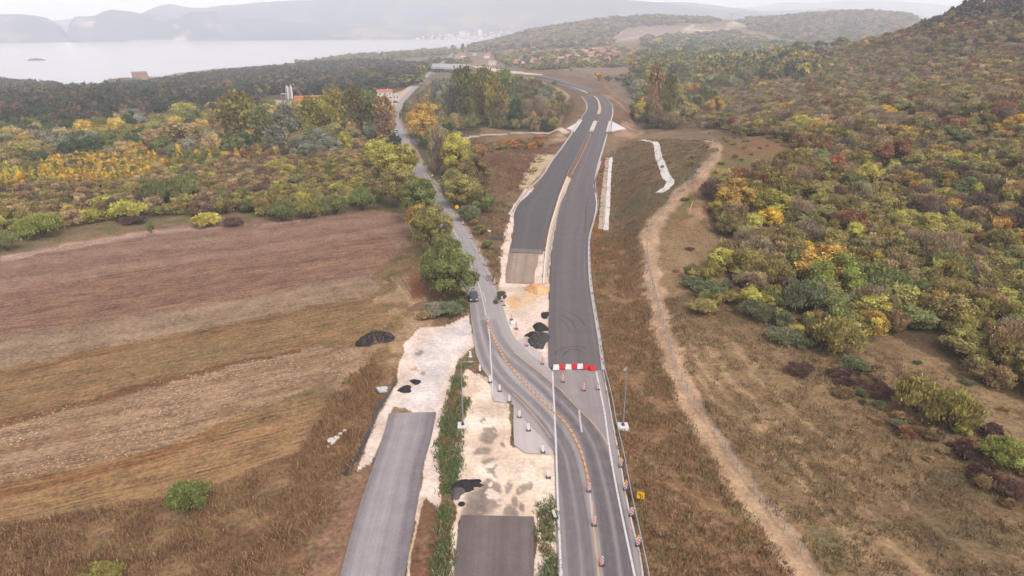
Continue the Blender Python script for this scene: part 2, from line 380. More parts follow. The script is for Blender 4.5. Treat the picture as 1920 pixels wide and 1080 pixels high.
# ------------------------------------------------------------------ ground colours (world-space patches of soil, grass, gravel)
gx = GX.ravel(); gy = GY.ravel(); gz = GZ.ravel(); gd = GD.ravel()
wx = gx + (fbm(gx, gy, 5, 21, 4) - .5) * 3.2; wy = gy + (fbm(gx, gy, 5, 31, 4) - .5) * 3.2
lf = fbm(gx, gy, 18, 41, 5); mf = fbm(gx, gy, 4, 51, 4); hf = fbm(gx, gy, 1.0, 61, 2)
col = np.empty((gx.size, 3)); col[:] = c(122, 102, 76)
furrow = np.zeros(gx.size); speck = np.zeros(gx.size); smooth_ = np.zeros(gx.size)
def inpoly(px, py, pl):
    x0 = min(p[0] for p in pl); x1 = max(p[0] for p in pl); y0 = min(p[1] for p in pl); y1 = max(p[1] for p in pl)
    idx = np.nonzero((px > x0) & (px < x1) & (py > y0) & (py < y1))[0]; r = np.zeros(px.size, bool)
    x = px[idx]; y = py[idx]; ins = np.zeros(len(idx), bool)
    for i in range(len(pl)):
        xa, ya = pl[i][:2]; xb, yb = pl[i - 1][:2]
        if ya == yb: continue
        q = ((ya > y) != (yb > y)) & (x < (xb - xa) * (y - ya) / (yb - ya) + xa); ins ^= q
    r[idx] = ins; return r
def mix_(m, colr, amt=1.0):
    a = (np.asarray(amt) * np.ones(gx.size))[m][:, None]; col[m] = col[m] * (1 - a) + colr * a
def blend2(ca, cb, t): return ca[None, :] * (1 - t[:, None]) + cb[None, :] * t[:, None]
def paint(pl, ca, cb=None, t=None, warp=1.0, fur=None, sp=None, sm=None, amt=1.0, world_pts=None):
    q = world_pts if world_pts else [G(*p) for p in pl]
    m = inpoly(gx + (wx - gx) * warp, gy + (wy - gy) * warp, q)
    cc = np.tile(ca, (m.sum(), 1)) if cb is None else blend2(ca, cb, np.clip((lf if t is None else t)[m], 0, 1))
    a = np.full(m.sum(), amt)[:, None] if np.isscalar(amt) else amt[m][:, None]
    col[m] = col[m] * (1 - a) + cc * a
    if fur is not None: furrow[m] = fur
    if sp is not None: speck[m] = sp
    if sm is not None: smooth_[m] = sm
    return m
def dstrip(pl, w, ca, cb=None, soft=.6, warp=1.0, amt=1.0, sm=None, ground=True, t=None):
    q = [G(*p[:2]) for p in pl] if ground else pl
    x0 = min(p[0] for p in q) - 30; x1 = max(p[0] for p in q) + 30; y0 = min(p[1] for p in q) - 30; y1 = max(p[1] for p in q) + 30
    idx = np.nonzero((gx > x0) & (gx < x1) & (gy > y0) & (gy < y1))[0]
    px = gx[idx] + (wx - gx)[idx] * warp; py = gy[idx] + (wy - gy)[idx] * warp
    d, _ = near_poly(px, py, [(p[0], p[1], 0) for p in q])
    a = (1 - sstep(w / 2 - soft / 2, w / 2 + soft / 2, d)) * amt
    cc = np.tile(ca, (len(idx), 1)) if cb is None else blend2(ca, cb, np.clip((mf if t is None else t)[idx], 0, 1))
    col[idx] = col[idx] * (1 - a[:, None]) + cc * a[:, None]
    if sm is not None: smooth_[idx] = np.maximum(smooth_[idx], a * sm)
def st(v, a, b): return sstep(a, b, v)

# general cover: dry grass, darker litter under woods
m_ = gx * 0 == 0
base = blend2(c(118, 92, 66), c(146, 120, 88), st(lf, .3, .7)); base = base * (1 - .35 * st(mf, .55, .8)[:, None] * 1)
far = sstep(500, 900, gd)[:, None]
base = base * (1 - far) + blend2(c(112, 104, 80), c(134, 112, 84), st(fbm(gx, gy, 120, 71), .35, .65)) * far
col[:] = base
# wooded floors
WOODCOL = c(84, 72, 54)
for pl in ([(1210,480),(1330,330),(1500,200),(1500,120),(1920,60),(2400,60),(2400,1000),(1920,740),(1750,650),(1550,600),(1400,520),(1330,470)],):
    pass
paint([(1390,520),(1330,420),(1340,330),(1500,270),(1600,60),(2500,-40),(2500,900),(1930,760),(1650,620),(1500,590)], c(84,72,50), c(112,88,60))
paint([(-500,480),(-500,160),(0,160),(600,125),(800,130),(780,200),(740,260),(760,400),(500,402),(300,408),(200,395),(0,440)], c(88,80,52), c(112,96,60))
paint([(770,240),(800,160),(1060,190),(1050,240),(900,240),(880,330),(890,400),(860,410),(800,330)], c(84,80,54), c(104,90,60))
# meadow right of the cut slope
paint([(1290,250),(1520,250),(1520,330),(1350,330),(1330,420),(1280,480),(1225,480),(1240,430),(1320,330),(1350,280)], c(134,98,68), c(122,106,70), st(lf,.35,.65))
paint([(1200,440),(1330,420),(1400,520),(1500,590),(1650,620),(1930,760),(2500,900),(2500,1500),(1560,1500),(1520,1080),(1230,600)], c(132,106,76), c(150,124,90), st(lf,.3,.7))
# right verge of the highway, rusty
paint([(1135,400),(1160,430),(1205,450),(1215,560),(1260,680),(1330,820),(1500,1060),(1700,1400),(1215,1400),(1205,1000),(1130,690),(1104,500)], c(132,102,74), c(152,118,86), st(mf,.3,.7))
paint([(1112,360),(1122,300),(1200,262),(1340,262),(1350,290),(1320,330),(1250,400),(1205,455),(1160,435),(1132,440)], c(126,98,70), c(110,96,68), st(lf,.35,.65))
paint([(1110,500),(1115,360),(1128,290),(1140,292),(1132,432),(1125,500)], c(136,96,52), c(126,84,50), st(mf,.3,.7), warp=.3)
paint([(1250,300),(1300,278),(1330,285),(1310,310),(1262,320)], c(118,112,74), c(124,96,70), st(mf,.35,.6))
# left mound
paint([(880,400),(890,330),(920,290),(980,275),(1060,268),(1040,300),(1000,350),(960,385),(930,430),(905,420)], c(116,82,62), c(128,98,70), st(lf,.35,.65))
paint([(905,470),(890,400),(950,360),(980,340),(975,380),(950,440),(935,520),(925,520)], c(120,100,70), c(140,112,82), st(mf,.35,.65))
# embankments by the bridge
paint([(1060,240),(1100,190),(1075,165),(1000,147),(940,140),(1000,152),(1050,180),(1052,215),(1045,242)], c(126,92,60), c(112,92,64), st(mf,.3,.7))
paint([(1150,240),(1150,180),(1110,160),(1050,148),(1000,138),(1060,130),(1130,150),(1180,190),(1210,240)], c(116,92,70), c(134,102,76), st(lf,.3,.7))
paint([(1040,130),(1180,112),(1250,150),(1215,165),(1200,240),(1140,150),(1060,142)], c(120,104,88), c(140,118,98), st(lf,.35,.65))
# left-hand fields, strip by strip
dirf = np.array(G(560, 580)) - np.array(G(60, 668)); FANG = math.atan2(dirf[1], dirf[0])
cs, sn = math.cos(-FANG), math.sin(-FANG)
fu = gx * cs - gy * sn; fv = gx * sn + gy * cs            # along / across the furrows
streak = fbm(fu / 14, fv, 1.7, 81, 4); streak2 = fbm(fu / 30, fv, 5, 91, 3)
F1 = [(-600,500),(0,478),(280,430),(510,412),(700,394),(760,400),(770,440),(760,480),(720,500),(700,515),(400,570),(0,632),(-600,730)]
paint(F1, c(138,106,88), c(152,120,100), st(streak2,.3,.7), warp=.35, fur=.5)
paint([(20,545),(250,505),(720,440),(745,470),(700,512),(400,568),(0,630),(-100,640)], c(134,100,80), c(146,112,90), st(streak,.3,.7), warp=.2, fur=1)
paint([(-500,520),(0,478),(0,490),(280,440),(510,420),(690,400),(510,418),(280,432),(0,478),(-500,515)], c(176,146,128), warp=.4)
paint([(-600,735),(0,632),(400,570),(700,515),(710,545),(500,590),(200,650),(0,692),(-600,830)], c(162,136,112), c(148,122,96), st(streak,.35,.7), warp=.3, fur=.3)
paint([(-600,830),(0,692),(200,650),(500,590),(710,548),(745,600),(660,650),(400,690),(200,745),(0,790),(-600,930)], c(150,116,80), c(138,112,78), st(streak,.3,.7), warp=.5, fur=.8)
paint([(-600,835),(0,697),(200,655),(500,595),(700,555),(700,560),(500,602),(200,664),(0,706),(-600,845)], c(134,100,66), warp=.5)
paint([(-600,930),(0,788),(200,742),(400,688),(600,650),(700,655),(690,690),(600,720),(450,780),(300,840),(0,905),(-600,1070)], c(148,116,88), c(166,136,106), st(streak,.3,.7), warp=.5, fur=.8, sp=1)
paint([(-600,925),(0,786),(200,738),(400,686),(560,655),(560,662),(400,696),(200,752),(0,802),(-600,945)], c(122,86,56), warp=.6)
paint([(-600,1070),(0,905),(300,840),(450,780),(600,735),(610,770),(560,850),(420,900),(250,940),(0,985),(-600,1150)], c(158,122,84), c(146,116,80), st(streak,.3,.7), warp=.5, fur=1)
paint([(-600,1075),(0,908),(300,842),(440,785),(445,795),(300,862),(0,935),(-600,1110)], c(138,98,64), c(150,112,74), st(streak,.3,.7), warp=.5)
# weedy margin by the lower road
paint([(-600,1150),(0,985),(250,940),(420,900),(560,845),(620,740),(700,660),(740,600),(770,640),(735,700),(715,760),(690,830),(640,900),(580,1010),(540,1200),(400,1400),(-800,1400)], c(126,96,70), c(152,120,86), st(mf,.3,.72))
paint([(200,1010),(420,930),(560,900),(560,940),(380,1010),(240,1060),(120,1090)], c(128,106,74), c(146,116,82), st(streak,.35,.65), warp=1.2)
paint([(560,1120),(620,960),(700,860),(708,868),(660,1000),(628,1120)], c(140,108,82), c(120,88,64), st(mf,.35,.65), warp=.5)
paint([(660,690),(700,650),(740,600),(700,560),(720,520),(780,470),(800,520),(800,590),(770,640),(735,700)], c(172,142,108), c(140,112,78), st(mf,.4,.6))
paint([(700,520),(745,470),(770,430),(800,470),(850,480),(880,580),(800,600),(790,560)], c(112,92,62), c(136,110,78), st(mf,.35,.65))
dstrip([(640,720),(690,650),(760,620),(800,600)], 3, c(176,144,112), warp=1.2, amt=.7)
for k in range(5):
    dstrip([(735 + k * 9, 520), (765 + k * 8, 560), (785 + k * 6, 595), (762 + k * 9, 632)], .6, c(196,164,130), warp=.4, amt=.55)
paint([(765,515),(785,515),(800,545),(790,560),(770,560)], c(150,104,74), warp=.5)
# far grass strip above the ploughed field
paint([(-300,478),(0,452),(120,440),(240,412),(500,396),(700,385),(700,394),(510,411),(280,428),(0,474),(-300,500)], c(136,112,84), c(116,108,70), st(mf,.35,.65), warp=.6)
# gravel and sand of the works
GR, GR2, GRW = c(246,222,206), c(234,206,184), c(252,238,228)
def gravel(pl, ca=None, cb=None, warp=.45, amt=1.0): return paint(pl, GR if ca is None else ca, GR2 if cb is None else cb, st(mf, .3, .75), warp=warp, sm=1, amt=amt)
gravel([(934,545),(942,515),(935,480),(950,430),(962,385),(985,355),(1003,352),(985,372),(968,400),(960,440),(955,470),(1022,472),(1020,520),(1032,533),(1031,690),(1030,700),(1000,670),(960,645),(942,590)])
paint([(945,560),(985,535),(1025,545),(1000,570),(955,590)], c(232,190,146), c(226,202,176), st(mf,.4,.6), warp=1, sm=1)
gravel([(760,640),(790,615),(830,612),(880,590),(884,620),(888,650),(875,660),(856,680),(845,720),(838,760),(826,800),(824,1000),(770,975),(785,930),(812,790),(760,765),(735,765),(700,868),(672,885),(700,800),(742,720),(745,680)], c(244,224,210), c(230,206,186))
paint([(770,660),(880,596),(884,620),(850,670),(815,760),(745,765),(790,700)], c(236,222,216), c(216,202,196), st(fbm(gx*.4+gy*.25, gy*.1, 1.5, 5, 3),.3,.7), warp=.3, sm=1)
gravel([(868,700),(880,690),(920,725),(955,750),(955,835),(980,842),(1040,842),(1043,960),(1046,1200),(1010,1200),(1003,975),(862,975),(848,1200),(830,1200),(848,1000),(860,960),(848,930),(862,870),(858,800)], c(248,226,204), c(236,208,182))
paint([(895,700),(930,720),(940,850),(930,960),(890,960),(890,850)], c(250,230,212), c(238,212,188), st(mf,.4,.7), amt=.6, sm=1, warp=.8)
gravel([(700,870),(706,868),(640,1100),(625,1110),(628,1090)], c(214,178,140), warp=.2)
gravel([(790,930),(796,935),(764,1100),(758,1110),(765,1040)], c(222,190,150), warp=.2)
paint([(706,868),(700,940),(640,1100),(560,1110),(600,1010),(650,920),(690,870)], c(138,106,84), c(152,118,92), st(fbm(fu*.2,fv,1.0,9,3),.3,.7), warp=.3)
paint([(795,935),(830,965),(826,1000),(820,1110),(760,1110),(775,1010)], c(142,108,84), c(128,94,70), st(mf,.3,.7), warp=.4)
# oil and tar stains on the gravel
DK = c(146,130,120)
for px, py, r in [(910,792,.8),(913,818,1.9),(937,832,.8),(903,844,1.3),(918,866,1.9),(923,888,1.4),(917,910,2.0),(915,932,3.0),(893,940,2.6),(885,953,2.0),(952,911,1.2),(978,911,1.1),(971,933,1.1),(986,940,.7),(985,947,.7),(780,660,1.7),(770,695,1.5),(789,702,1.3),(778,720,1.2),(960,955,1.6),(905,928,1.6),(1021,590,1.0),(1010,660,1.0)]:
    x, y, _ = G(px, py); r *= .66; d = np.hypot((wx - x) , (wy - y) * .6); m = d < r; a = sstep(r, r * .6, d)[m] * .8 * st(mf[m] * .4 + hf[m] * .6, .42, .5)
    col[m] = col[m] * (1 - a[:, None]) + DK * a[:, None]
# worn milled patch beyond the roadworks end
# ditches, tracks
dstrip([(1215,440),(1218,480),(1225,530),(1240,600),(1262,680),(1300,770),(1350,850),(1400,925),(1460,1000),(1520,1080),(1600,1180)], 3.8, c(214,180,146), c(176,142,110), soft=1.2, sm=.6)
dstrip([(1215,440),(1235,410),(1270,370),(1310,335),(1340,300),(1345,278),(1330,262)], 4.0, c(204,172,138), c(166,134,104), soft=2)
dstrip([(1290,790),(1340,860),(1400,920)], 1.6, c(180,148,112), amt=.35, soft=1.5)
for off in (0, 26, 60, 110):
    dstrip([(1260+off,640),(1320+off,720),(1400+off*1.2,810),(1500+off*1.4,910),(1600+off*1.7,1010),(1680+off*2,1090)], 1.1, c(190,158,122), amt=.55, soft=1, warp=1.2)
paint([(1340,740),(1400,740),(1470,830),(1450,850),(1380,800)], c(176,142,106), c(124,100,72), st(mf,.4,.55), amt=.7)
paint([(1480,830),(1560,840),(1700,1000),(1640,1010),(1540,920)], c(150,118,88), c(116,96,66), st(mf,.4,.55), amt=.6)
paint([(1500,940),(1540,950),(1600,1060),(1560,1080),(1520,1020)], c(104,104,66), c(130,104,74), st(mf,.4,.6), amt=.6)
paint([(1740,860),(1860,880),(1920,1100),(1760,1100),(1700,980)], c(98,88,62), c(116,92,66), st(mf,.35,.65), amt=.7)
dstrip([(1265,380),(1300,345),(1320,400),(1290,420)], 3, c(190,150,116), amt=.5, soft=2)
paint([(1285,392),(1325,380),(1330,408),(1290,408)], c(176,138,108), c(120,92,68), st(mf,.4,.6))
# right of the bridge: bulldozed track
dstrip([(1230,105),(1140,148),(1165,190),(1195,225),(1190,255),(1150,262)], 0.1, c(150,120,96), amt=0)
dstrip([(1080,140),(1120,152),(1150,175),(1180,205),(1203,232)], 4.5, c(160,124,100), c(132,98,76), soft=2)
dstrip([(1128,176),(1150,186),(1178,212),(1190,240)], 3, c(190,160,134), c(140,108,84), soft=2, amt=.8)
paint([(1152,238),(1175,228),(1205,232),(1210,250),(1180,262),(1148,252)], c(178,146,120), c(146,114,90), st(mf,.35,.65))
dstrip([(1040,150),(1085,165),(1060,150)], .1, c(160,124,100), amt=0)
# left of the bridge: sandy lanes and the pale gravel bed
dstrip([(985,145),(1020,155),(1050,168),(1066,182),(1058,200),(1052,225),(1045,240)], 3.4, c(204,170,136), c(170,138,108), soft=1.5)
dstrip([(1040,180),(1048,195),(1050,212)], 2.4, c(204,170,136), soft=1.5, amt=.8)
dstrip([(1064,246),(1000,249),(940,246),(900,240)], 4, c(168,132,104), c(140,108,86), soft=1.5)
paint([(1000,262),(1060,250),(1062,262),(1020,275)], c(188,156,124), c(140,112,84), st(mf,.35,.6))
dstrip([(852,262),(900,254),(960,250),(1030,249),(1062,249)], 4.2, c(226,208,192), c(216,196,176), warp=.3, sm=1)
# pale sown patch on the cut slope
paint([(972,352),(985,325),(1008,290),(1040,292),(1015,325),(990,352),(980,356)], c(206,182,146), c(190,166,128), st(mf,.3,.7), warp=.5)
# sandy road base at the far end of the highway
paint([(1016,143),(960,138),(900,130),(860,123),(880,120),(940,130),(1016,139)], c(226,196,166), warp=.5, sm=1)
# forecourt, old road shoulders
paint([(716,222),(733,190),(700,186),(720,180),(775,160),(783,150),(805,138),(800,148),(770,175),(745,215),(742,238)], c(216,192,168), c(204,178,152), st(mf,.3,.7), warp=.6, sm=1)
paint([(500,188),(620,186),(620,200),(500,205)], c(200,176,158), warp=.6)
dstrip([(878,480),(858,440),(842,415)], .1, GR, amt=0)
# coast road, fields around the village
dstrip([(700,112),(760,105),(840,100),(850,99)], 14, c(150,142,136), warp=.6)
paint([(720,118),(840,104),(848,108),(800,116)], c(140,112,92))
paint([(850,112),(960,108),(960,120),(870,124)], c(146,120,100))
dstrip([(898,94),(930,89),(975,84),(990,82)], 9, c(214,190,170), warp=1)
dstrip([(905,96),(950,89),(990,85)], 4, c(150,110,90), warp=1)
paint([(1145,80),(1150,52),(1200,46),(1300,52),(1390,54),(1370,60),(1300,66),(1200,76)], c(158,136,122), c(146,124,110))
dstrip([(1170,74),(1230,66),(1300,60),(1365,55)], 16, c(198,172,152), warp=2)
dstrip([(1330,58),(1285,56),(1300,46),(1318,44)], 14, c(214,190,170), warp=2)
dstrip([(1160,66),(1164,59),(1200,58),(1212,62)], 5, c(206,186,168), warp=1)
dstrip([(1290,56),(1340,49)], 5, c(206,186,168), warp=1)
paint([(1360,50),(1372,40),(1410,44),(1400,52)], c(214,190,164))
dstrip([(1400,58),(1440,70),(1470,84)], 26, c(150,126,108), warp=2)
paint([(1050,130),(1110,122),(1250,128),(1250,150),(1150,140)], c(152,126,106), c(138,116,96), st(lf,.3,.7))
paint([(1150,122),(1200,120),(1240,132),(1210,140)], c(160,136,114), c(140,112,92), st(lf,.3,.7))
paint([(1320,46),(1300,52),(1460,44),(1500,36)], c(150,122,104), amt=.5)
# concrete-grey dust beside the old road
for side in (0, 1):
    pl = [(r[side][0] + (2 if side else -2), r[side][1]) for r in OLD[:9]]
    dstrip([W(p[0], p[1], r[2]) for p, r in zip(pl, OLD[:9])], 1.6, c(178,158,136), amt=.8, ground=False, soft=1)
# far mountains: woods with blue haze put into their colour, pale cliffs
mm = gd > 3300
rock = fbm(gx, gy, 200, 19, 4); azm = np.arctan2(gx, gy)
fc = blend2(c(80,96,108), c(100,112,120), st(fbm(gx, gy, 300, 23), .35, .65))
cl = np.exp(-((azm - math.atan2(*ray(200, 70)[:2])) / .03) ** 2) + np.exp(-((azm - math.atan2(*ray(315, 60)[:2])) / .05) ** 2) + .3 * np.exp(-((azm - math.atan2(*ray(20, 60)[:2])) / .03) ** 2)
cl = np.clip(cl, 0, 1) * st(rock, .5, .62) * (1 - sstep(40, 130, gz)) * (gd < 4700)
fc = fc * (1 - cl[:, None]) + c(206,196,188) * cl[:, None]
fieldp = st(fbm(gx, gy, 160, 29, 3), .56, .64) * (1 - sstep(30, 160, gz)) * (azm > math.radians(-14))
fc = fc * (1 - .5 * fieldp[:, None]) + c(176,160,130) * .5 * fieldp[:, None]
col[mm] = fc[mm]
# shore
m = (gz < LAKE + 1.2) & (gd < 3300); col[m] = c(150,140,124)

nr, nc = GX.shape
ii = np.arange(nr * nc).reshape(nr, nc)
Q = np.stack([ii[:-1, :-1], ii[:-1, 1:], ii[1:, 1:], ii[1:, :-1]], -1).reshape(-1, 4)
gm = mat('soil_and_grass', rough=.95, spec=.1)
at = N(gm, 'ShaderNodeVertexColor', layer_name='albedo'); ms = N(gm, 'ShaderNodeVertexColor', layer_name='cover')
sep = N(gm, 'ShaderNodeSeparateColor'); L(gm, ms.outputs[0], sep.inputs[0])
geo = N(gm, 'ShaderNodeNewGeometry'); mp = N(gm, 'ShaderNodeMapping'); mp.vector_type = 'POINT'
rotm = N(gm, 'ShaderNodeVectorRotate'); rotm.rotation_type = 'Z_AXIS'; rotm.inputs['Angle'].default_value = -FANG
L(gm, geo.outputs['Position'], rotm.inputs['Vector'])
def noise(m, scale, detail, vec, rough=.6):
    nz = N(m, 'ShaderNodeTexNoise'); nz.inputs['Scale'].default_value = scale; nz.inputs['Detail'].default_value = detail; nz.inputs['Roughness'].default_value = rough
    L(m, vec, nz.inputs['Vector']); return nz.outputs[0]
def math_(m, op, a, b=None, c_=None, clamp=False):
    n_ = N(m, 'ShaderNodeMath', operation=op); n_.use_clamp = clamp
    for i, v in enumerate((a, b, c_)):
        if v is None: continue
        if isinstance(v, (int, float)): n_.inputs[i].default_value = v
        else: L(m, v, n_.inputs[i])
    return n_.outputs[0]
def mrange(m, v, a, b, c0, d):
    n_ = N(m, 'ShaderNodeMapRange'); L(m, v, n_.inputs[0])
    for i, q in enumerate((a, b, c0, d)): n_.inputs[i + 1].default_value = q
    return n_.outputs[0]
n1 = noise(gm, 1.6, 8, geo.outputs['Position'], .75); n2 = noise(gm, .22, 5, geo.outputs['Position'])
amp = mrange(gm, sep.outputs[2], 0, 1, 1.0, .42)
v1 = mrange(gm, n1, .3, .7, -.62, .62); v1 = math_(gm, 'MULTIPLY', v1, amp)
v2 = mrange(gm, n2, .3, .7, -.22, .22)
mpf = N(gm, 'ShaderNodeMapping'); mpf.inputs['Scale'].default_value = (.07, 1.3, 1); L(gm, rotm.outputs[0], mpf.inputs[0])
n3 = noise(gm, 1.6, 5, mpf.outputs[0], .7); v3 = math_(gm, 'MULTIPLY', mrange(gm, n3, .3, .7, -.5, .5), sep.outputs[0])
tot = math_(gm, 'ADD', math_(gm, 'ADD', v1, v2), math_(gm, 'ADD', v3, 1.0))
vm = N(gm, 'ShaderNodeVectorMath', operation='SCALE'); L(gm, at.outputs[0], vm.inputs[0]); L(gm, tot, vm.inputs['Scale'])
# pale stubble flecks
n4 = noise(gm, 2.4, 3, geo.outputs['Position'], .8); fl = math_(gm, 'MULTIPLY', mrange(gm, n4, .58, .64, 0, 1), sep.outputs[1])
fl2 = noise(gm, .12, 3, rotm.outputs[0]); fl = math_(gm, 'MULTIPLY', fl, mrange(gm, fl2, .4, .55, 0, 1), clamp=True)
mx = N(gm, 'ShaderNodeMixRGB'); L(gm, fl, mx.inputs[0]); L(gm, vm.outputs[0], mx.inputs[1]); mx.inputs[2].default_value = (*c(236,212,176), 1)
# warm / cool drift of the grass
n5 = noise(gm, .7, 4, geo.outputs['Position'], .7); hsn = N(gm, 'ShaderNodeHueSaturation'); L(gm, mx.outputs[0], hsn.inputs['Color']); L(gm, mrange(gm, n5, .3, .7, .485, .515), hsn.inputs['Hue'])
L(gm, hsn.outputs[0], bsdf(gm).inputs['Base Color'])
bmp = N(gm, 'ShaderNodeBump'); bmp.inputs['Distance'].default_value = .25; bmp.inputs['Strength'].default_value = .7; L(gm, n1, bmp.inputs['Height']); L(gm, bmp.outputs[0], bsdf(gm).inputs['Normal'])
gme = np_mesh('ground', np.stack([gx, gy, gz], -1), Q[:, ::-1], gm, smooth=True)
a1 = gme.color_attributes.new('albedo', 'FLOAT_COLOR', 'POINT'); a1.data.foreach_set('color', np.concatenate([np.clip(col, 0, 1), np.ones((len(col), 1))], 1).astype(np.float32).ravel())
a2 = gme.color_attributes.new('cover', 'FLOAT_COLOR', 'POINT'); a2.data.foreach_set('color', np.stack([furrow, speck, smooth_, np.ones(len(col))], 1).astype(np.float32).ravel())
ground = link(bpy.data.objects.new('ground', gme)); tag(ground, kind='structure')
# the lake
wm = mat('lake_water', c(190,184,184), .22, spec=.5)
wa = N(wm, 'ShaderNodeTexNoise'); wa.inputs['Scale'].default_value = .08; wa.inputs['Detail'].default_value = 5; wt = N(wm, 'ShaderNodeNewGeometry'); L(wm, wt.outputs['Position'], wa.inputs[0])
wb = N(wm, 'ShaderNodeBump'); wb.inputs['Strength'].default_value = .15; wb.inputs['Distance'].default_value = .5; L(wm, wa.outputs[0], wb.inputs['Height']); L(wm, wb.outputs[0], bsdf(wm).inputs['Normal'])
tag(mesh_obj('lake_water', [(-9000,300,LAKE),(6500,300,LAKE),(6500,9000,LAKE),(-9000,9000,LAKE)], [(0,1,2,3)], wm), kind='structure')
# ------------------------------------------------------------------ asphalt
def asphalt(name, base, dark, pale, wheel=0.0, uscale=1.0, edge=None, marks=None):
    """worn asphalt: u runs across the road, v along it in metres"""
    m = mat(name, base, .9, spec=.25)
    uv = N(m, 'ShaderNodeUVMap'); uv.uv_map = 'UVMap'; geo = N(m, 'ShaderNodeNewGeometry')
    sx = N(m, 'ShaderNodeSeparateXYZ'); L(m, uv.outputs[0], sx.inputs[0])
    mp = N(m, 'ShaderNodeMapping'); mp.inputs['Scale'].default_value = (9 * uscale, .010, 1); L(m, uv.outputs[0], mp.inputs[0])
    a = noise(m, 1.0, 5, mp.outputs[0], .65)                       # long streaks along the lane
    mp2 = N(m, 'ShaderNodeMapping'); mp2.inputs['Scale'].default_value = (4, .004, 1); L(m, uv.outputs[0], mp2.inputs[0])
    a2 = noise(m, 1.0, 3, mp2.outputs[0], .5)
    b = noise(m, .35, 5, geo.outputs['Position'], .7); d = noise(m, 9.0, 3, geo.outputs['Position'], .8)
    w = None
    t = math_(m, 'ADD', mrange(m, a, .3, .7, -.2, .2), mrange(m, b, .3, .7, -.12, .12))
    t = math_(m, 'ADD', t, mrange(m, a2, .3, .7, -.2, .2)); t = math_(m, 'ADD', t, mrange(m, d, .3, .7, -.22, .22))
    if wheel:
        s = math_(m, 'COSINE', math_(m, 'MULTIPLY', sx.outputs[0], 2 * math.pi * 4))
        s = math_(m, 'MULTIPLY', s, wheel); t = math_(m, 'ADD', t, s)
    if edge:
        t = math_(m, 'ADD', t, mrange(m, sx.outputs[0], .70, .95, 0, -.55)); t = math_(m, 'ADD', t, mrange(m, sx.outputs[0], .0, .12, -.3, 0))
    t = math_(m, 'ADD', t, .5, clamp=True)
    cr = N(m, 'ShaderNodeValToRGB'); e = cr.color_ramp.elements; e[0].position = 0; e[1].position = 1
    e[0].color = (*dark, 1); e[1].color = (*pale, 1); q = cr.color_ramp.elements.new(.5); q.color = (*base, 1); L(m, t, cr.inputs[0])
    L(m, cr.outputs[0], bsdf(m).inputs['Base Color'])
    return m
A_new = asphalt('fresh_asphalt', c(100,93,95), c(88,82,84), c(116,108,108))
A_newR = asphalt('driven_asphalt', c(112,103,104), c(96,88,90), c(136,124,122), wheel=.06)
A_old = asphalt('old_road_asphalt', c(168,160,160), c(146,139,140), c(190,182,180), wheel=.1)
A_det = asphalt('detour_asphalt', c(176,167,164), c(154,146,146), c(190,180,176), wheel=.05)
A_main = asphalt('carriageway_asphalt', c(158,147,145), c(124,116,119), c(182,170,164), wheel=.05)
A_low = asphalt('dusty_asphalt', c(162,152,152), c(120,112,115), c(192,182,178), wheel=.06, edge=1)
A_patch = asphalt('milled_asphalt', c(118,104,102), c(92,82,82), c(146,130,124), uscale=.6)
A_worn = asphalt('worn_asphalt', c(168,146,128), c(96,88,88), c(214,188,160), uscale=.8)
A_slab = asphalt('pale_asphalt', c(200,188,184), c(184,172,170), c(216,204,198))
def road(name, rows, m, lift, nu=8, step=2.5, thick=0, rag=0, parent=None):
    o = ribbon(name, rows_world(rows), m, lift, nu, step, thick, parent, rag)
    if parent is None: tag(o, kind='structure')
    return o
r_left = road('road', NEW_L, A_new, .10, thick=.22)
r_right = road('road', NEW_R, A_newR, .10, thick=.22)
r_old = road('road', OLD, A_old, .03, rag=.25)
r_main = road('road', RIGHTC, A_main, .03, thick=.1)
r_det = road('road', DET, A_det, .037, rag=.15)
r_low = road('road', LOWL, A_low, .06, thick=.15, rag=.2)
r_patch = road('road', PATCH, A_patch, .05, thick=.12, rag=.1)
r_worn = road('road', [((948,530),(1000,532),0),((949,505),(1004,506),0),((953,474),(1012,476),0)], A_worn, .03, rag=.5)
r_slab = road('road', [((963,757),(1038,757),0),((963,800),(1039,800),0),((964,834),(1039,834),0),((984,850),(1037,852),0)], A_slab, .015, rag=.2)
road('road', [((922,720),(962,722),0),((925,752),(962,757),0)], A_slab, .012, rag=.2)
road('road', [((966,640),(988,630),0),((985,662),(1000,650),0),((1010,684),(1018,668),0),((1033,697),(1031,690),0)], A_slab, .02, rag=1.2)
for rows in ([((846,760),(860,760),0)],): pass
# the dirty end strip of the upper left carriageway
road('road', [((955,473),(1017,477),0),((956,466),(1018,469),0)], A_slab if False else asphalt('joint_asphalt', c(128,118,118), c(104,96,98), c(150,140,136)), .108, thick=0)

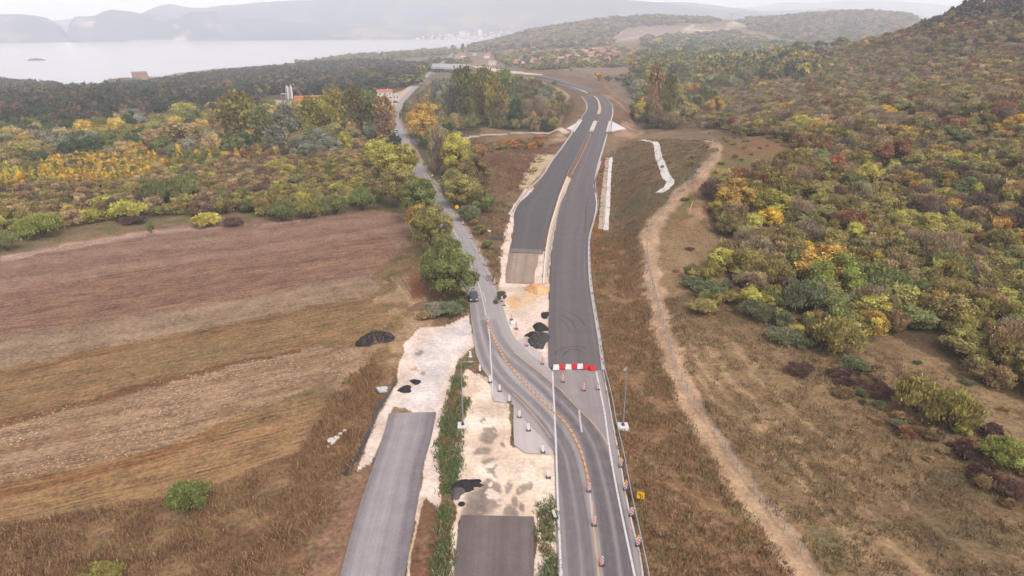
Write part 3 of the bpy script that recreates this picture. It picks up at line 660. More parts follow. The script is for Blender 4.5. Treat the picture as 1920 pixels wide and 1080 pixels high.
def wear_mat(name, colr, strength):
    m = mat(name, colr, .85, spec=.25); uv = N(m, 'ShaderNodeUVMap'); uv.uv_map = 'UVMap'; sx = N(m, 'ShaderNodeSeparateXYZ'); L(m, uv.outputs[0], sx.inputs[0]); geo = N(m, 'ShaderNodeNewGeometry')
    u = sx.outputs[0]; d1 = math_(m, 'ABSOLUTE', math_(m, 'SUBTRACT', u, .27)); d2 = math_(m, 'ABSOLUTE', math_(m, 'SUBTRACT', u, .74)); d = math_(m, 'MINIMUM', d1, d2)
    a = mrange(m, d, .10, .24, 1, 0); mp = N(m, 'ShaderNodeMapping'); mp.inputs['Scale'].default_value = (7, .012, 1); L(m, uv.outputs[0], mp.inputs[0])
    a = math_(m, 'MULTIPLY', a, mrange(m, noise(m, 1, 4, mp.outputs[0]), .3, .6, .55, 1.1)); a = math_(m, 'MULTIPLY', a, mrange(m, noise(m, .5, 4, geo.outputs['Position']), .3, .6, .75, 1.1))
    v_ = sx.outputs[1]; a = math_(m, 'MULTIPLY', a, mrange(m, v_, 0, 70, .15, strength), clamp=True)
    tr = N(m, 'ShaderNodeBsdfTransparent'); mx = N(m, 'ShaderNodeMixShader'); L(m, a, mx.inputs[0]); L(m, tr.outputs[0], mx.inputs[1]); L(m, bsdf(m).outputs[0], mx.inputs[2]); L(m, mx.outputs[0], m.node_tree.nodes['Material Output'].inputs[0]); return m
M_wearR = wear_mat('tyre_polished_asphalt', c(118,111,115), .8); M_wearL = wear_mat('tyre_worn_asphalt', c(134,126,129), .6)
strip('tyre_wear', spline(pxline([(915,600),(932,640),(955,668),(985,692),(1020,722),(1056,757),(1086,790),(1110,828),(1127,880),(1141,940),(1154,1010),(1166,1100)]), 1.5), 3.9, M_wearR, .043, 1.5, r_main, nu=8)
strip('tyre_wear', spline(pxline([(892,560),(900,610),(908,645),(922,682),(946,714),(978,744),(1012,778),(1038,812),(1058,850),(1070,900),(1080,960),(1088,1030),(1094,1100)]), 1.5), 3.3, M_wearL, .0445, 1.5, r_det, nu=8)
# ------------------------------------------------------------------ painted lines (children of the road they lie on)
def paintmat(name, ca, cb): return noisy(name, ca, cb, 3.0, .7, lo=.3, hi=.62)
M_white = paintmat('white_line_paint', c(196,190,188), c(236,230,228)); M_wornw = paintmat('worn_white_paint', c(182,172,168), c(216,208,204)); M_yel = paintmat('ochre_line_paint', c(196,160,118), c(222,184,134))
def line(name, pl, w, m, parent, z=.05): return strip(name, pxline(pl), w, m, z, 1.5, parent)
line('edge_line', [(1036,697),(1038,740),(1041,800),(1043,850),(1046,940),(1049,1010),(1054,1110)], .24, M_white, r_main, .048)
line('edge_line', [(1118,698),(1123,722),(1133,770),(1142,835),(1153,900),(1170,985),(1190,1080),(1196,1110)], .24, M_white, r_main, .048)
line('edge_line', [(913,600),(918,630),(920,670),(922,700),(923,742)], .2, M_white, r_det, .055)
line('edge_line', [(888,610),(893,655),(903,685),(925,712)], .12, M_wornw, r_det, .055) if False else None
line('lane_line', [(1086,769),(1088,790),(1091,811)], .26, M_wornw, r_main, .048)
line('lane_line', [(1106,926),(1109,955),(1112,985)], .2, M_wornw, r_main, .048)
line('yellow_line', [(964,661),(1000,690),(1037,718),(1062,743),(1086,768),(1115,797),(1130,817),(1142,838)], .16, M_yel, r_det, .062)
line('yellow_line', [(961,738),(978,754),(1000,778),(1018,800),(1034,822)], .13, M_yel, r_det, .062)
line('yellow_line', [(1110,940),(1113,985),(1118,1030),(1124,1095)], .16, M_yel, r_main, .052)
line('lane_line', [(893,519),(902,548),(905,562),(911,592)], .14, M_white, r_det, .055)
line('lane_line', [(906,549),(911,566)], .12, M_white, r_det, .056)
line('lane_line', [(820,385),(838,414),(858,446),(866,468),(878,488),(889,510),(893,519)], .14, M_white, r_old, .045)
line('lane_line', [(862,444),(868,458)], .12, M_white, r_old, .047)
for k in range(5):
    a = (838 - k * 9, 412 - k * 17); b = (834 - k * 9, 404 - k * 17)
# skid marks
M_skid = mat('tyre_rubber_mark', c(80,73,76), .9)
def arc(pl, w=.22): return strip('skid_mark', spline(pxline(pl), 1.0), w, M_skid, .112, 1, r_right)
arc([(1041,667),(1043,661),(1052,655),(1067,651),(1085,650),(1100,653)]); arc([(1056,668),(1059,663),(1068,657),(1080,656),(1092,659)])
arc([(1062,584),(1078,592),(1090,600),(1097,613)]); arc([(1048,591),(1062,596),(1073,605),(1079,616)]); arc([(1045,598),(1056,602),(1064,612),(1068,622)], .15)
road('road_seam', [((1098,440),(1099,440),0),((1102,400),(1103,400),0),((1103,360),(1104,360),0)], M_skid, .113, 1, parent=r_right) if False else strip('road_seam', pxline([(1097,437),(1098,405),(1102,370)]), .3, M_skid, .112, 2, r_right)
strip('road_seam', pxline([(964,400),(985,385),(998,368)]), .3, M_skid, .112, 2, r_left)
M_mud = noisy('dried_mud', c(196,166,136), c(160,140,126), 1.0)
strip('mud_trail', spline(pxline([(1110,262),(1116,270),(1122,277),(1132,278),(1142,277)]), 2), [.8]*9, M_mud, .112, 1, r_right, nu=2, rag=.8) if False else None

# kerbs, gravel medians, shoulders of the new road
M_conc = noisy('weathered_concrete', c(214,204,196), c(232,222,212), 2.0, .85)
M_concw = noisy('white_concrete', c(226,216,208), c(240,232,226), 3.0, .85)
M_rust = noisy('bare_red_soil', c(150,106,78), c(122,86,64), .8)
M_gravel = noisy('pale_gravel', c(206,178,148), c(232,208,182), 1.2, .95, lo=.3, hi=.7)
def between(lpts, rpts, z=0): return [(Wp(a, z), Wp(b, z), z) for a, b in zip(lpts, rpts)]
tag(ribbon('gravel_median', between([(1017,532),(1021,480),(1030,430),(1040,395),(1052,358),(1063,331)], [(1028,532),(1033,480),(1041,430),(1050,395),(1062,358),(1071,335)]), M_gravel, .05, 4, 2, 0, None, .4), kind='structure')
tag(ribbon('soil_median', between([(1063,331),(1083,292),(1096,266),(1104,249)], [(1071,335),(1090,298),(1104,270),(1110,252)]), M_rust, .06, 3, 2, 0, None, .3), kind='structure')
tag(ribbon('gravel_median', [(Wp((1119,214),0),Wp((1125,214),0),0),(Wp((1122,205),0),Wp((1127,207),0),0),(Wp((1121,192),0),Wp((1125,194),0),0),(Wp((1112,181),-.2),Wp((1119,183),-.2),-.2),(Wp((1092,171),-.4),Wp((1099,172),-.4),-.4),(Wp((1060,159),-.8),Wp((1064,160),-.8),-.8),(Wp((1020,147),-1.4),Wp((1023,148),-1.4),-1.4)], M_gravel, .12, 2, 3), kind='structure')
def kerb(px, w=.35, h=.16, z=0, m=None, name='kerb'):
    ln = spline(pxline(px, z), 2.0); return tag(strip(name, ln, w, m or M_concw, h, 2, thick=h), kind='structure')
kerb([(1019,532),(1023,480),(1031,430),(1041,395),(1053,358),(1064,331)])
kerb([(1025,524),(1030,480),(1038,430),(1047,395)], .25, .12)
kerb([(1131,694),(1124,640),(1116,592),(1107,532),(1104,482),(1106,440),(1114,412),(1119,382),(1115,352),(1119,320),(1130,280),(1138,252)], .5, .12)
kerb([(955,402),(972,378),(996,350),(1016,330),(1038,297),(1055,275),(1072,250),(1080,237)], .8, .10)
kerb([(1088,225),(1100,205),(1099,193),(1090,181)], .5, .10)
kerb([(1145,228),(1149,212),(1147,196),(1137,184)], .5, .10)
kerb([(1127,302),(1117,335),(1114,352),(1120,368)], .35, .12)
# kerb beside the lower right verge
kerb([(1208,1100),(1200,1040),(1186,985),(1172,920),(1162,860),(1150,800),(1141,748),(1131,696)], .18, .06, m=M_conc)

# ------------------------------------------------------------------ crash barriers
M_galv = mat('galvanised_steel', c(206,200,202), .5, .5, .5); M_galvd = mat('steel_post', c(150,148,150), .6, .4)
def barrier(px, label, z=0, spacing=4.0, maxposts=60, h=.75, group=None, flip=1):
    ln = [tuple(p) for p in spline(pxline(px, z), 2.0)]
    root = empty('crash_barrier', ln[0], label, 'crash barrier', group); inv = Vector(ln[0])
    prof = [(-.03, h - .31), (.05, h - .27), (.05, h - .2), (-.03, h - .155), (.05, h - .11), (.05, h - .04), (-.03, h), (-.05, h), (-.05, h - .31)]
    secs = []
    for i, p in enumerate(ln):
        a = ln[max(0, i - 1)]; b = ln[min(len(ln) - 1, i + 1)]; dx, dy = b[0] - a[0], b[1] - a[1]; l = math.hypot(dx, dy)
        nx, ny = -dy / l, dx / l
        secs.append([(p[0] + nx * q * flip - inv.x, p[1] + ny * q * flip - inv.y, p[2] + hh - inv.z) for q, hh in prof])
    MB().loft(secs).build('rail', M_galv, root)
    acc = spacing; k = 0; pm = MB().box(-.04, .04, -.05, .05, -.3, h - .05).build('post', M_galvd, root)
    first = True
    for i in range(1, len(ln)):
        acc += math.dist(ln[i][:2], ln[i - 1][:2])
        if acc >= spacing and k < maxposts:
            acc = 0; k += 1
            a = math.atan2(ln[i][1] - ln[i - 1][1], ln[i][0] - ln[i - 1][0])
            o = pm if first else pm.copy()
            if not first: COL.objects.link(o)
            first = False
            o.location = (ln[i][0] - inv.x + math.sin(a) * .09 * flip, ln[i][1] - inv.y - math.cos(a) * .09 * flip, ln[i][2] - inv.z); o.rotation_euler = (0, 0, a)
    return root
barrier([(1219,1100),(1214,1075),(1196,990),(1180,915),(1168,850),(1156,800),(1148,755),(1142,728),(1134,697),(1126,640),(1118,592),(1109,532),(1106,482),(1107,440),(1116,412),(1122,385),(1117,352),(1121,320),(1131,285),(1140,250),(1143,240)], 'long galvanised crash barrier along the right edge of the highway', flip=-1)
barrier([(1148,212),(1148,200),(1142,190),(1130,181)], 'crash barrier on the outer edge of the far bend beyond the bridge', flip=-1, spacing=6)
barrier([(960,400),(976,376),(998,350),(1019,328),(1041,295),(1058,273),(1074,248),(1082,236)], 'crash barrier on the left edge of the fresh asphalt up to the bridge', spacing=4)
barrier([(1090,224),(1101,206),(1101,194),(1093,182)], 'crash barrier on the inner edge of the far bend beyond the bridge', spacing=6)
barrier([(1063,330),(1083,291),(1096,266),(1105,247)], 'crash barrier on the left side of the red soil median')
barrier([(1071,331),(1088,299),(1101,270),(1108,252)], 'crash barrier on the right side of the red soil median', flip=-1)
barrier([(1113,227),(1118,217),(1121,208)], 'short crash barrier in the median beyond the bridge')
barrier([(1027,522),(1031,480),(1039,430),(1048,395),(1058,362)], 'low barrier along the gravel median beside the driven carriageway', h=.5)

# ------------------------------------------------------------------ bridge over the stream
br = empty('bridge', W(1110, 238) + (0,), 'white concrete road bridge with sloping wing slabs over the gravel bed', 'bridge')
o0 = Vector(br.location)
def loc(p, z): x, y = W(p[0], p[1], z); return Vector((x, y, z)) - o0
def slab(name, pl, th, m, parent):
    t_ = [Vector(v) for v in pl]; nrm = (t_[1] - t_[0]).cross(t_[-1] - t_[0]).normalized()
    if nrm.z < 0: nrm = -nrm
    b_ = [v - nrm * th for v in t_]; n_ = len(t_)
    return mesh_obj(name, t_ + b_, [tuple(range(n_)), tuple(range(2 * n_ - 1, n_ - 1, -1))] + [(i, (i + 1) % n_, n_ + (i + 1) % n_, n_ + i) for i in range(n_)], m, parent)
def par(name, a, b, w, h):
    A, B = loc(a, 0), loc(b, 0); d = (B - A).normalized(); nn = Vector((-d.y, d.x, 0)) * w / 2
    return MB().loft([[A + nn, A - nn, A - nn + Vector((0, 0, h)), A + nn + Vector((0, 0, h))], [B + nn, B - nn, B - nn + Vector((0, 0, h)), B + nn + Vector((0, 0, h))]]).build(name, M_concw, br)
par('parapet', (1075,248), (1090,226), 1.0, .35); par('parapet', (1071,248), (1086,226), .35, .9)
par('parapet', (1106,246), (1114,228), .7, .35); par('parapet', (1111,246), (1118,228), .7, .35); par('parapet', (1108.5,246), (1116,228), .3, .8)
par('parapet', (1138,248), (1143,228), 1.0, .35); par('parapet', (1142,248), (1146,228), .35, .9)
def gl_(p, h=.45): return Vector(G(*p)) - o0 + Vector((0, 0, h))
slab('wing_slab', [gl_((1086,229)), gl_((1075,246)), gl_((1062,243), .6)], .5, M_concw, br)
slab('wing_slab', [gl_((1148,229)), gl_((1173,243), .6), gl_((1146,247))], .5, M_concw, br)
MB().loft([[loc((1071,247),-1.2), loc((1145,247),-1.2), loc((1145,247),-.1), loc((1071,247),-.1)], [loc((1087,227),-1.2), loc((1147,227),-1.2), loc((1147,227),-.1), loc((1087,227),-.1)]]).build('deck', M_conc, br)

# overpass far beyond, across the old road
ov = empty('overpass', W(840, 123, -5) + (-5,), 'grey concrete overpass carrying the motorway above the old road', 'overpass'); oo = Vector(ov.location)
def ovp(px, py, z): x, y = W(px, py, z); return Vector((x, y, z)) - oo
A1, B1, A2, B2 = ovp(808,126.5,-5), ovp(866,129,-5), ovp(811,120.5,-5), ovp(882,122,-5)
up = Vector((0, 0, 1))
M_deck = mat('deck_grey', c(176,172,172), .8)
MB().loft([[A1, A2, A2 + up * .2, A1 + up * .2], [B1, B2, B2 + up * .2, B1 + up * .2]]).build('road_surface', M_deck, ov)
MB().loft([[A1 - up * 1.4, A2 - up * 1.4, A2 - up * .01, A1 - up * .01], [B1 - up * 1.4, B2 - up * 1.4, B2 - up * .01, B1 - up * .01]]).build('deck', M_conc, ov)
for t0 in (.02, .32, .49): pass
for a, b in ((A1, B1), (A2, B2)):
    MB().loft([[a + up * .2, a + up * 1.1, a + up * 1.1 + Vector((0, .4, 0)), a + up * .2 + Vector((0, .4, 0))], [b + up * .2, b + up * 1.1, b + up * 1.1 + Vector((0, .4, 0)), b + up * .2 + Vector((0, .4, 0))]]).build('parapet', M_conc, ov)
for f in (.30, .38, .62, .82, .9):
    p = A1.lerp(B1, f); q = A2.lerp(B2, f)
    for s in (.1, .5, .9):
        r_ = p.lerp(q, s); MB().box(r_.x - .6, r_.x + .6, r_.y - .8, r_.y + .8, -9, r_.z - 1.38).build('pier', M_conc, ov)
M_mound = None

# ------------------------------------------------------------------ concrete drains on the slopes
def channel(px, w, label, sp=1.2):
    ln = [(p[0], p[1], 0) for p in gline(px)]; ln = [tuple(p) for p in spline(ln, 1.5)]
    root = strip('drainage_channel', ln, w, M_concw, .25, 1.5, None, .5, True, 2, .5); return tag(root, label, 'drainage channel')
channel([(1203,263),(1220,266),(1230,270),(1233,285),(1240,308),(1248,330),(1256,346),(1248,354),(1235,362)], 2.4, 'white concrete channel stepping down the cut slope in a bent line')
ln = [(p[0], p[1], 0) for p in gline([(1146,296),(1142,340),(1140,380),(1138,410),(1136,432)])]
tag(strip('drainage_channel', ln, 1.3, M_concw, .3, 1.5, None, .5, True, 2, .4), 'straight white concrete gutter between the ditch slab and the brown slope', 'drainage channel')
M_tanc = noisy('silty_concrete', c(176,152,132), c(204,184,166), 1.5)
tag(strip('ditch_slab', [(p[0], p[1], 0) for p in gline([(1141,296),(1136,340),(1132,380),(1130,410),(1129,430)])], 2.2, M_tanc, .2, 1.5, None, .3, True, 2, .4), 'silt covered concrete ditch slab beside the white gutter', 'drainage channel')

# ------------------------------------------------------------------ traffic beacons
M_wp = mat('white_plastic', c(238,234,232), .5); M_rp = mat('red_plastic', c(214,44,52), .5); M_rubber = mat('black_rubber', c(84,78,80), .85); M_amber = mat('amber_lens', c(250,170,40), .4)
def stripes_mat(name, red, white, freq):
    m = mat(name, white, .5); geo = N(m, 'ShaderNodeTexCoord'); sx = N(m, 'ShaderNodeSeparateXYZ'); L(m, geo.outputs['Object'], sx.inputs[0])
    s = math_(m, 'ADD', math_(m, 'MULTIPLY', sx.outputs[2], freq), math_(m, 'MULTIPLY', sx.outputs[0], freq * 1.0)); s = math_(m, 'FRACT', s); s = math_(m, 'GREATER_THAN', s, .5)
    mx = N(m, 'ShaderNodeMixRGB'); L(m, s, mx.inputs[0]); mx.inputs[1].default_value = (*white, 1); mx.inputs[2].default_value = (*red, 1); L(m, mx.outputs[0], bsdf(m).inputs['Base Color']); return m
M_str = stripes_mat('red_white_sheeting', c(206,30,44), c(240,236,236), 2.6)
def make_beacon(back, lamp, loc_, label, group, tilt=0, rz=0):
    r = empty('traffic_beacon', loc_, label, 'traffic beacon', group, rz)
    b = MB().box(-.34, .34, -.2, .2, 0, .09, tx=.05, ty=.04).box(-.27, -.12, -.27, .27, .09, .15, tx=.02, ty=.03).box(.12, .27, -.27, .27, .09, .15, tx=.02, ty=.03).build('base', M_rubber, r)
    pan = MB(); pts_ = [(-.13, .12), (.13, .12), (.16, .2), (.16, 1.1), (.1, 1.2), (-.1, 1.2), (-.16, 1.1), (-.16, .2)]
    pan.loft([[(x, -.035, z) for x, z in pts_], [(x, .035, z) for x, z in pts_]]); 
    p = pan.build('panel', M_wp if back else M_str, r)
    if not back:
        q = MB(); q.loft([[(x * 1.12, .03 + .012, .12 + (z - .12) * 1.02) for x, z in pts_], [(x * 1.12, .055, .12 + (z - .12) * 1.02) for x, z in pts_]]); q.build('panel_frame', M_wp, r)
    if lamp:
        h = MB().box(-.05, .05, -.04, .04, 1.18, 1.26).build('lamp_holder', M_wp, r)
        g = MB().tube([(0, -.05, 1.37), (0, .05, 1.37)], .12, 12).build('lamp', M_amber, r)
    if tilt: p.rotation_euler = (0, tilt, 0)
    return r
GB = 'red and white striped beacons on black bases along the roadworks'; GWB = 'white backed beacons on black bases beside the detour'
beac = [ # px, py(base), back, lamp, label
 (914,607,0,0,'striped beacon without lamp at the upper tip of the row of little lane posts'),
 (1104,922,0,0,'striped beacon closing the lower end of the row of little lane posts'),
 (1114,986,0,0,'striped beacon on the lane divide, middle one of the three below the post row'),
 (1128,1061,0,0,'striped beacon lowest in the photo on the divide between the two lanes'),
 (1055,717,0,1,'striped beacon with amber lamp below the leftmost white barrier block'),
 (1094,733,0,1,'striped beacon with amber lamp standing mid carriageway below the barrier blocks'),
 (1121,731,0,0,'striped beacon on the right edge line just below the barrier blocks'),
 (1164,876,0,1,'striped beacon with amber lamp, uppermost of the four against the crash barrier'),
 (1173,919,0,1,'striped beacon with amber lamp beside the crash barrier level with the yellow sign'),
 (1184,968,0,0,'striped beacon without lamp leaning at the crash barrier below the yellow sign'),
 (1196,1024,0,1,'striped beacon with amber lamp, lowest of the four against the crash barrier'),
 (868,422,0,0,'far striped beacon on the right edge of the old road, the most distant one'),
 (884,448,0,0,'striped beacon on the right edge of the old road, second most distant'),
 (899,475,0,1,'striped beacon with amber lamp on the old road edge across from the parked tree branch'),
 (911,499,0,0,'striped beacon without lamp on the old road edge above the dark car'),
 (927,534,0,0,'striped beacon at the weedy edge of the old road just above the bushy corner'),
 (941,566,0,0,'upper of two striped beacons standing close together at the gravel entrance'),
 (945,573,0,0,'lower of two striped beacons standing close together at the gravel entrance'),
 (959,600,0,0,'striped beacon standing behind a white plastic foot on the gravel'),
 (968,617,0,1,'striped beacon with amber lamp left of the oval asphalt heap'),
 (987,649,0,1,'striped beacon with amber lamp at the foot of the rough asphalt heap'),
 (1017,683,0,1,'striped beacon with amber lamp near the lower end of the gravel beside the dark carriageway'),
 (900,697,1,1,'white backed beacon with amber lamp, uppermost with a base left of the detour'),
 (919,717,1,1,'white backed beacon with amber lamp beside the lower end of the old white edge line'),
 (937,734,1,0,'white backed beacon without lamp above the small asphalt corner'),
 (955,754,1,1,'white backed beacon with amber lamp at the corner of the pale asphalt wedge'),
 (974,783,1,1,'white backed beacon with amber lamp near the upper left of the pale asphalt wedge'),
 (991,808,1,0,'white backed beacon without lamp in the middle of the pale asphalt wedge'),
 (1018,849,1,1,'white backed beacon with amber lamp at the lower end of the pale asphalt wedge'),
 (1028,896,1,0,'white backed beacon without lamp alone on the gravel by the white edge line'),
 (1042,972,1,1,'white backed beacon with amber lamp leaning over beside the green weeds'),
 (1051,1088,1,0,'white backed beacon half cut off by the lower edge of the photo')]
for i, (px, py, back, lamp, lab) in enumerate(beac):
    x, y = W(px, py); z = .07 if py < 697 and 1030 < px < 1130 else .04
    if i in (7, 8, 9, 10): z = .03
    rz = -math.atan2(x, y) + random.uniform(-.12, .12)
    if back: rz = -math.atan2(x, y) + random.uniform(-.35, .1) 
    make_beacon(back, lamp, (x, y, z), lab, None, tilt={9: .12, 30: -.3, 7: .1, 8: .06, 10: .1}.get(i, random.uniform(-.03, .03)), rz=rz)
x, y = W(882, 669); o = MB().box(-.18, .18, -.05, .05, 0, 1.05, tx=.02).box(-.3, .3, -.2, .2, 0, .08).build('marker_post', M_wp); o.location = (x, y, 0); tag(o, 'plain white marker panel standing at the left edge where the gravel track meets the detour', 'marker post')
x, y = W(960, 606); o = MB().box(-.45, .45, -.4, .4, 0, .35, tx=.12, ty=.12).box(-.2, .2, -.1, .1, .35, .5, tx=.04).build('plastic_foot', M_wp); o.location = (x, y, 0); o.rotation_euler = (0, 0, .4); tag(o, 'white plastic foot lying on the gravel in front of a striped beacon', 'barrier foot')

# row of small flexible lane posts
M_orr = mat('red_orange_plastic', c(226,70,40), .5); M_ysep = noisy('yellow_rubber_kerb', c(216,170,104), c(230,196,140), 3)
prow = [tuple(p) for p in spline(pxline([(914,606),(919,620),(924,632),(935,655),(950,680),(968,703),(985,722),(1002,740),(1020,757),(1038,773),(1054,788),(1068,806),(1079,825),(1089,848),(1096,870),(1101,892),(1104,914)]), .25)]
sepo = strip('lane_separator', prow, .22, M_ysep, .12, 1, None, .1, False, 1); tag(sepo, 'thin yellow rubber kerb strip carrying the row of little orange posts', 'lane separator')
def lane_post():
    r = empty('lane_post', (0, 0, 0), 'small orange and white flexible post in the curved row on the yellow separator', 'lane post', 'little orange posts on the yellow separator')
    pm = MB().tube([(0, 0, 0), (0, 0, .05)], .1, 8).tube([(0, 0, .05), (0, 0, .24)], .05, 8).tube([(0, 0, .36), (0, 0, .50)], .05, 8).tube([(0, 0, .62), (0, 0, .8)], [.05, .045], 8)
    pm.build('post', M_orr, r)
    MB().tube([(0, 0, .24), (0, 0, .36)], .052, 8).build('reflector_band', M_wp, r); MB().tube([(0, 0, .50), (0, 0, .62)], .052, 8).build('reflector_band', M_wp, r)
    return r
proto = lane_post(); acc = 9; first = True
for a, b in zip(prow[:-1], prow[1:]):
    acc += math.dist(a, b)
    if acc >= 1.12:
        acc = 0; o = proto if first else copy_tree(proto); first = False
        o.location = (b[0], b[1], .12); o.rotation_euler = (random.uniform(-.06, .06), random.uniform(-.06, .06), 0)

# plastic barrier blocks
def block(px, py, red, rz, lab):
    x, y = W(px, py); b = MB()
    secs = []
    for yy, s in ((-.3, 1.0), (.3, 1.0)): pass
    b.box(-.54, .54, -.28, .28, 0, .18, tx=.03, ty=.02)
    b.box(-.50, .50, -.26, .26, .18, .78, tx=.05, ty=.13)
    b.box(-.40, -.14, -.12, .12, .78, .86, tx=.02, ty=.02).box(.14, .40, -.12, .12, .78, .86, tx=.02, ty=.02)
    b.box(-.36, -.16, -.31, .31, .05, .14).box(.16, .36, -.31, .31, .05, .14)
    r = b.build('barrier_block', M_rp if red else M_wp); r.location = (x, y, .1); r.rotation_euler = (0, 0, rz)
    tag(r, lab, 'road barrier')
    cap = MB().tube([(0, 0, .78), (0, 0, .84)], .07, 10).build('filler_cap', M_rp if red else M_wp, r)
for px, py, red, rz, lab in [(1042.5,693,0,.05,'white plastic barrier block at the left end of the row across the carriageway'),(1054,693,1,-.05,'red plastic barrier block second from the left in the row'),(1065.5,692.5,0,0,'white plastic barrier block third from the left, between two red blocks'),(1076.5,691.5,1,-.1,'red plastic barrier block in the exact middle of the row of seven'),(1087.5,691.5,0,.05,'white plastic barrier block nearest the right end of the row'),(1099,692.5,1,.08,'red plastic barrier block second from the right end of the row'),(1110.5,695,1,.16,'red plastic barrier block at the right end beside the crash barrier')]:
    block(px, py, red, rz, lab)

# ------------------------------------------------------------------ street lamps
M_pole = mat('lamp_pole_steel', c(170,168,172), .5, .3)
def zat(px, py, x, y):
    D = math.hypot(x, y); return atD(px, py, D)[2]
def street_lamp(px, py, top, head, label):
    x, y = W(px, py); h = zat(*top, x, y); r = empty('street_lamp', (x, y, 0), label, 'street lamp')
    MB().box(-.75, .75, -.75, .75, -.1, .45, tx=.03, ty=.03).build('foundation', M_concw, r)
    MB().box(-.22, .22, -.22, .22, .45, .5).tube([(0, 0, .5), (0, 0, .9)], .16, 10).build('base_plate', M_rubber, r)
    MB().tube([(0, 0, .9), (0, 0, h - .1)], [.10, .055], 10).build('pole', M_pole, r)
    dx, dy = head
    MB().tube([(0, 0, h - .1), (0, 0, h), (dx * .7, dy * .7, h + .05)], .045, 8).build('arm', M_pole, r)
    a = math.atan2(dy, dx); l = math.hypot(dx, dy)
    hd = MB().box(-.1, .6, -.16, .16, -.06, .06, tx=.06, ty=.04).build('lamp_head', M_pole, r); hd.location = (dx * .7, dy * .7, h + .05); hd.rotation_euler = (0, 0, a)
    gl = MB().box(.05, .5, -.12, .12, -.085, -.06).build('lens', M_wp, hd)
street_lamp(868, 801, (862, 679), (1.55, .1), 'tall grey street lamp on a white concrete block left of the gravel, arm pointing right')
street_lamp(1168, 802, (1173, 687), (-.5, -1.0), 'tall grey street lamp standing in the grass behind the crash barrier')

# ------------------------------------------------------------------ signs
M_sy = mat('yellow_sign', c(252,190,16), .5); M_blk = mat('black_ink', c(40,36,34), .6)
def signpost(name, px, py, top, label, cat, build):
    x, y, z = G(px, py); h = zat(*top, x, y) - z; r = empty(name, (x, y, z), label, cat, None, -math.atan2(x, y)); MB().tube([(0, .04, -.2), (0, .04, h)], .035, 8).build('pole', M_galvd, r); build(r, h); return r
def ysign(r, h):
    p = MB().box(-.46, .46, -.03, .0, h - .92, h, tx=0).build('sign_panel', M_sy, r)
    for s, off in ((1, -.17), (1, .17)):
        pl = [(-.2 + off * .6, h - .12), (-.2 + off * .6, h - .28), (.12 + off * .6, h - .6), (.12 + off * .6, h - .78)]
        b = MB()
        for a, q in zip(pl[:-1], pl[1:]):
            dx, dz = q[0] - a[0], q[1] - a[1]; l = math.hypot(dx, dz); nx, nz = -dz / l * .04, dx / l * .04
            b.loft([[(a[0] + nx, -.036, a[1] + nz), (a[0] - nx, -.036, a[1] - nz), (a[0] - nx, -.031, a[1] - nz), (a[0] + nx, -.031, a[1] + nz)], [(q[0] + nx, -.036, q[1] + nz), (q[0] - nx, -.036, q[1] - nz), (q[0] - nx, -.031, q[1] - nz), (q[0] + nx, -.031, q[1] + nz)]])
        e = pl[-1] if off < 0 else pl[0]; sg = -1 if off < 0 else 1
        if off < 0: b.add([(e[0] - .09, -.036, e[1] + .02), (e[0] + .09, -.036, e[1] + .02), (e[0], -.036, e[1] - .1)], [(0, 1, 2), (2, 1, 0)])
        b.build('arrow', M_blk, p)
signpost('road_sign', 1200, 945, (1201, 922.5), 'square yellow sign with two black bent arrows behind the crash barrier', 'road sign', ysign)
M_signb = mat('grey_sign_back', c(96,104,116), .6, .3); M_red = mat('red_sign', c(206,60,60), .5); M_bl = mat('blue_sign', c(60,110,190), .5)
def gsign(r, h): MB().box(-.55, .55, -.03, .0, h - 1.1, h).build('sign_panel', M_signb, r); MB().box(-.55, .55, 0, .03, h - .8, h - .7).box(-.55, .55, 0, .03, h - .4, h - .3).build('bracket', M_galvd, r)
signpost('road_sign', 867, 580, (867, 561), 'grey blue back of a square sign in the bush left of the dark car', 'road sign', gsign)
def rsign(r, h): MB().tube([(0, -.03, h - .5), (0, .0, h - .5)], .62, 20).build('sign_disc', M_sy, r)
signpost('road_sign', 857, 398, (856, 385), 'round yellow sign disc on the verge right of the old road', 'road sign', rsign)
def tsign(r, h):
    MB().loft([[(-.6, -.03, h - 1), (.6, -.03, h - 1), (0, -.03, h)], [(-.6, 0, h - 1), (.6, 0, h - 1), (0, 0, h)]]).build('sign_panel', M_red, r); MB().loft([[(-.36, -.036, h - .86), (.36, -.036, h - .86), (0, -.036, h - .26)], [(-.36, -.031, h - .86), (.36, -.031, h - .86), (0, -.031, h - .26)]]).build('sign_face', M_wp, r)
signpost('road_sign', 811, 336, (810, 325), 'small red and white triangular warning sign beside the old road', 'road sign', tsign)
def bsign(r, h): MB().box(-.9, .9, -.03, 0, h - .8, h).build('sign_panel', M_bl, r)
signpost('road_sign', 775, 276, (775, 266), 'small blue sign beside the old road near the yellow tree', 'road sign', bsign)

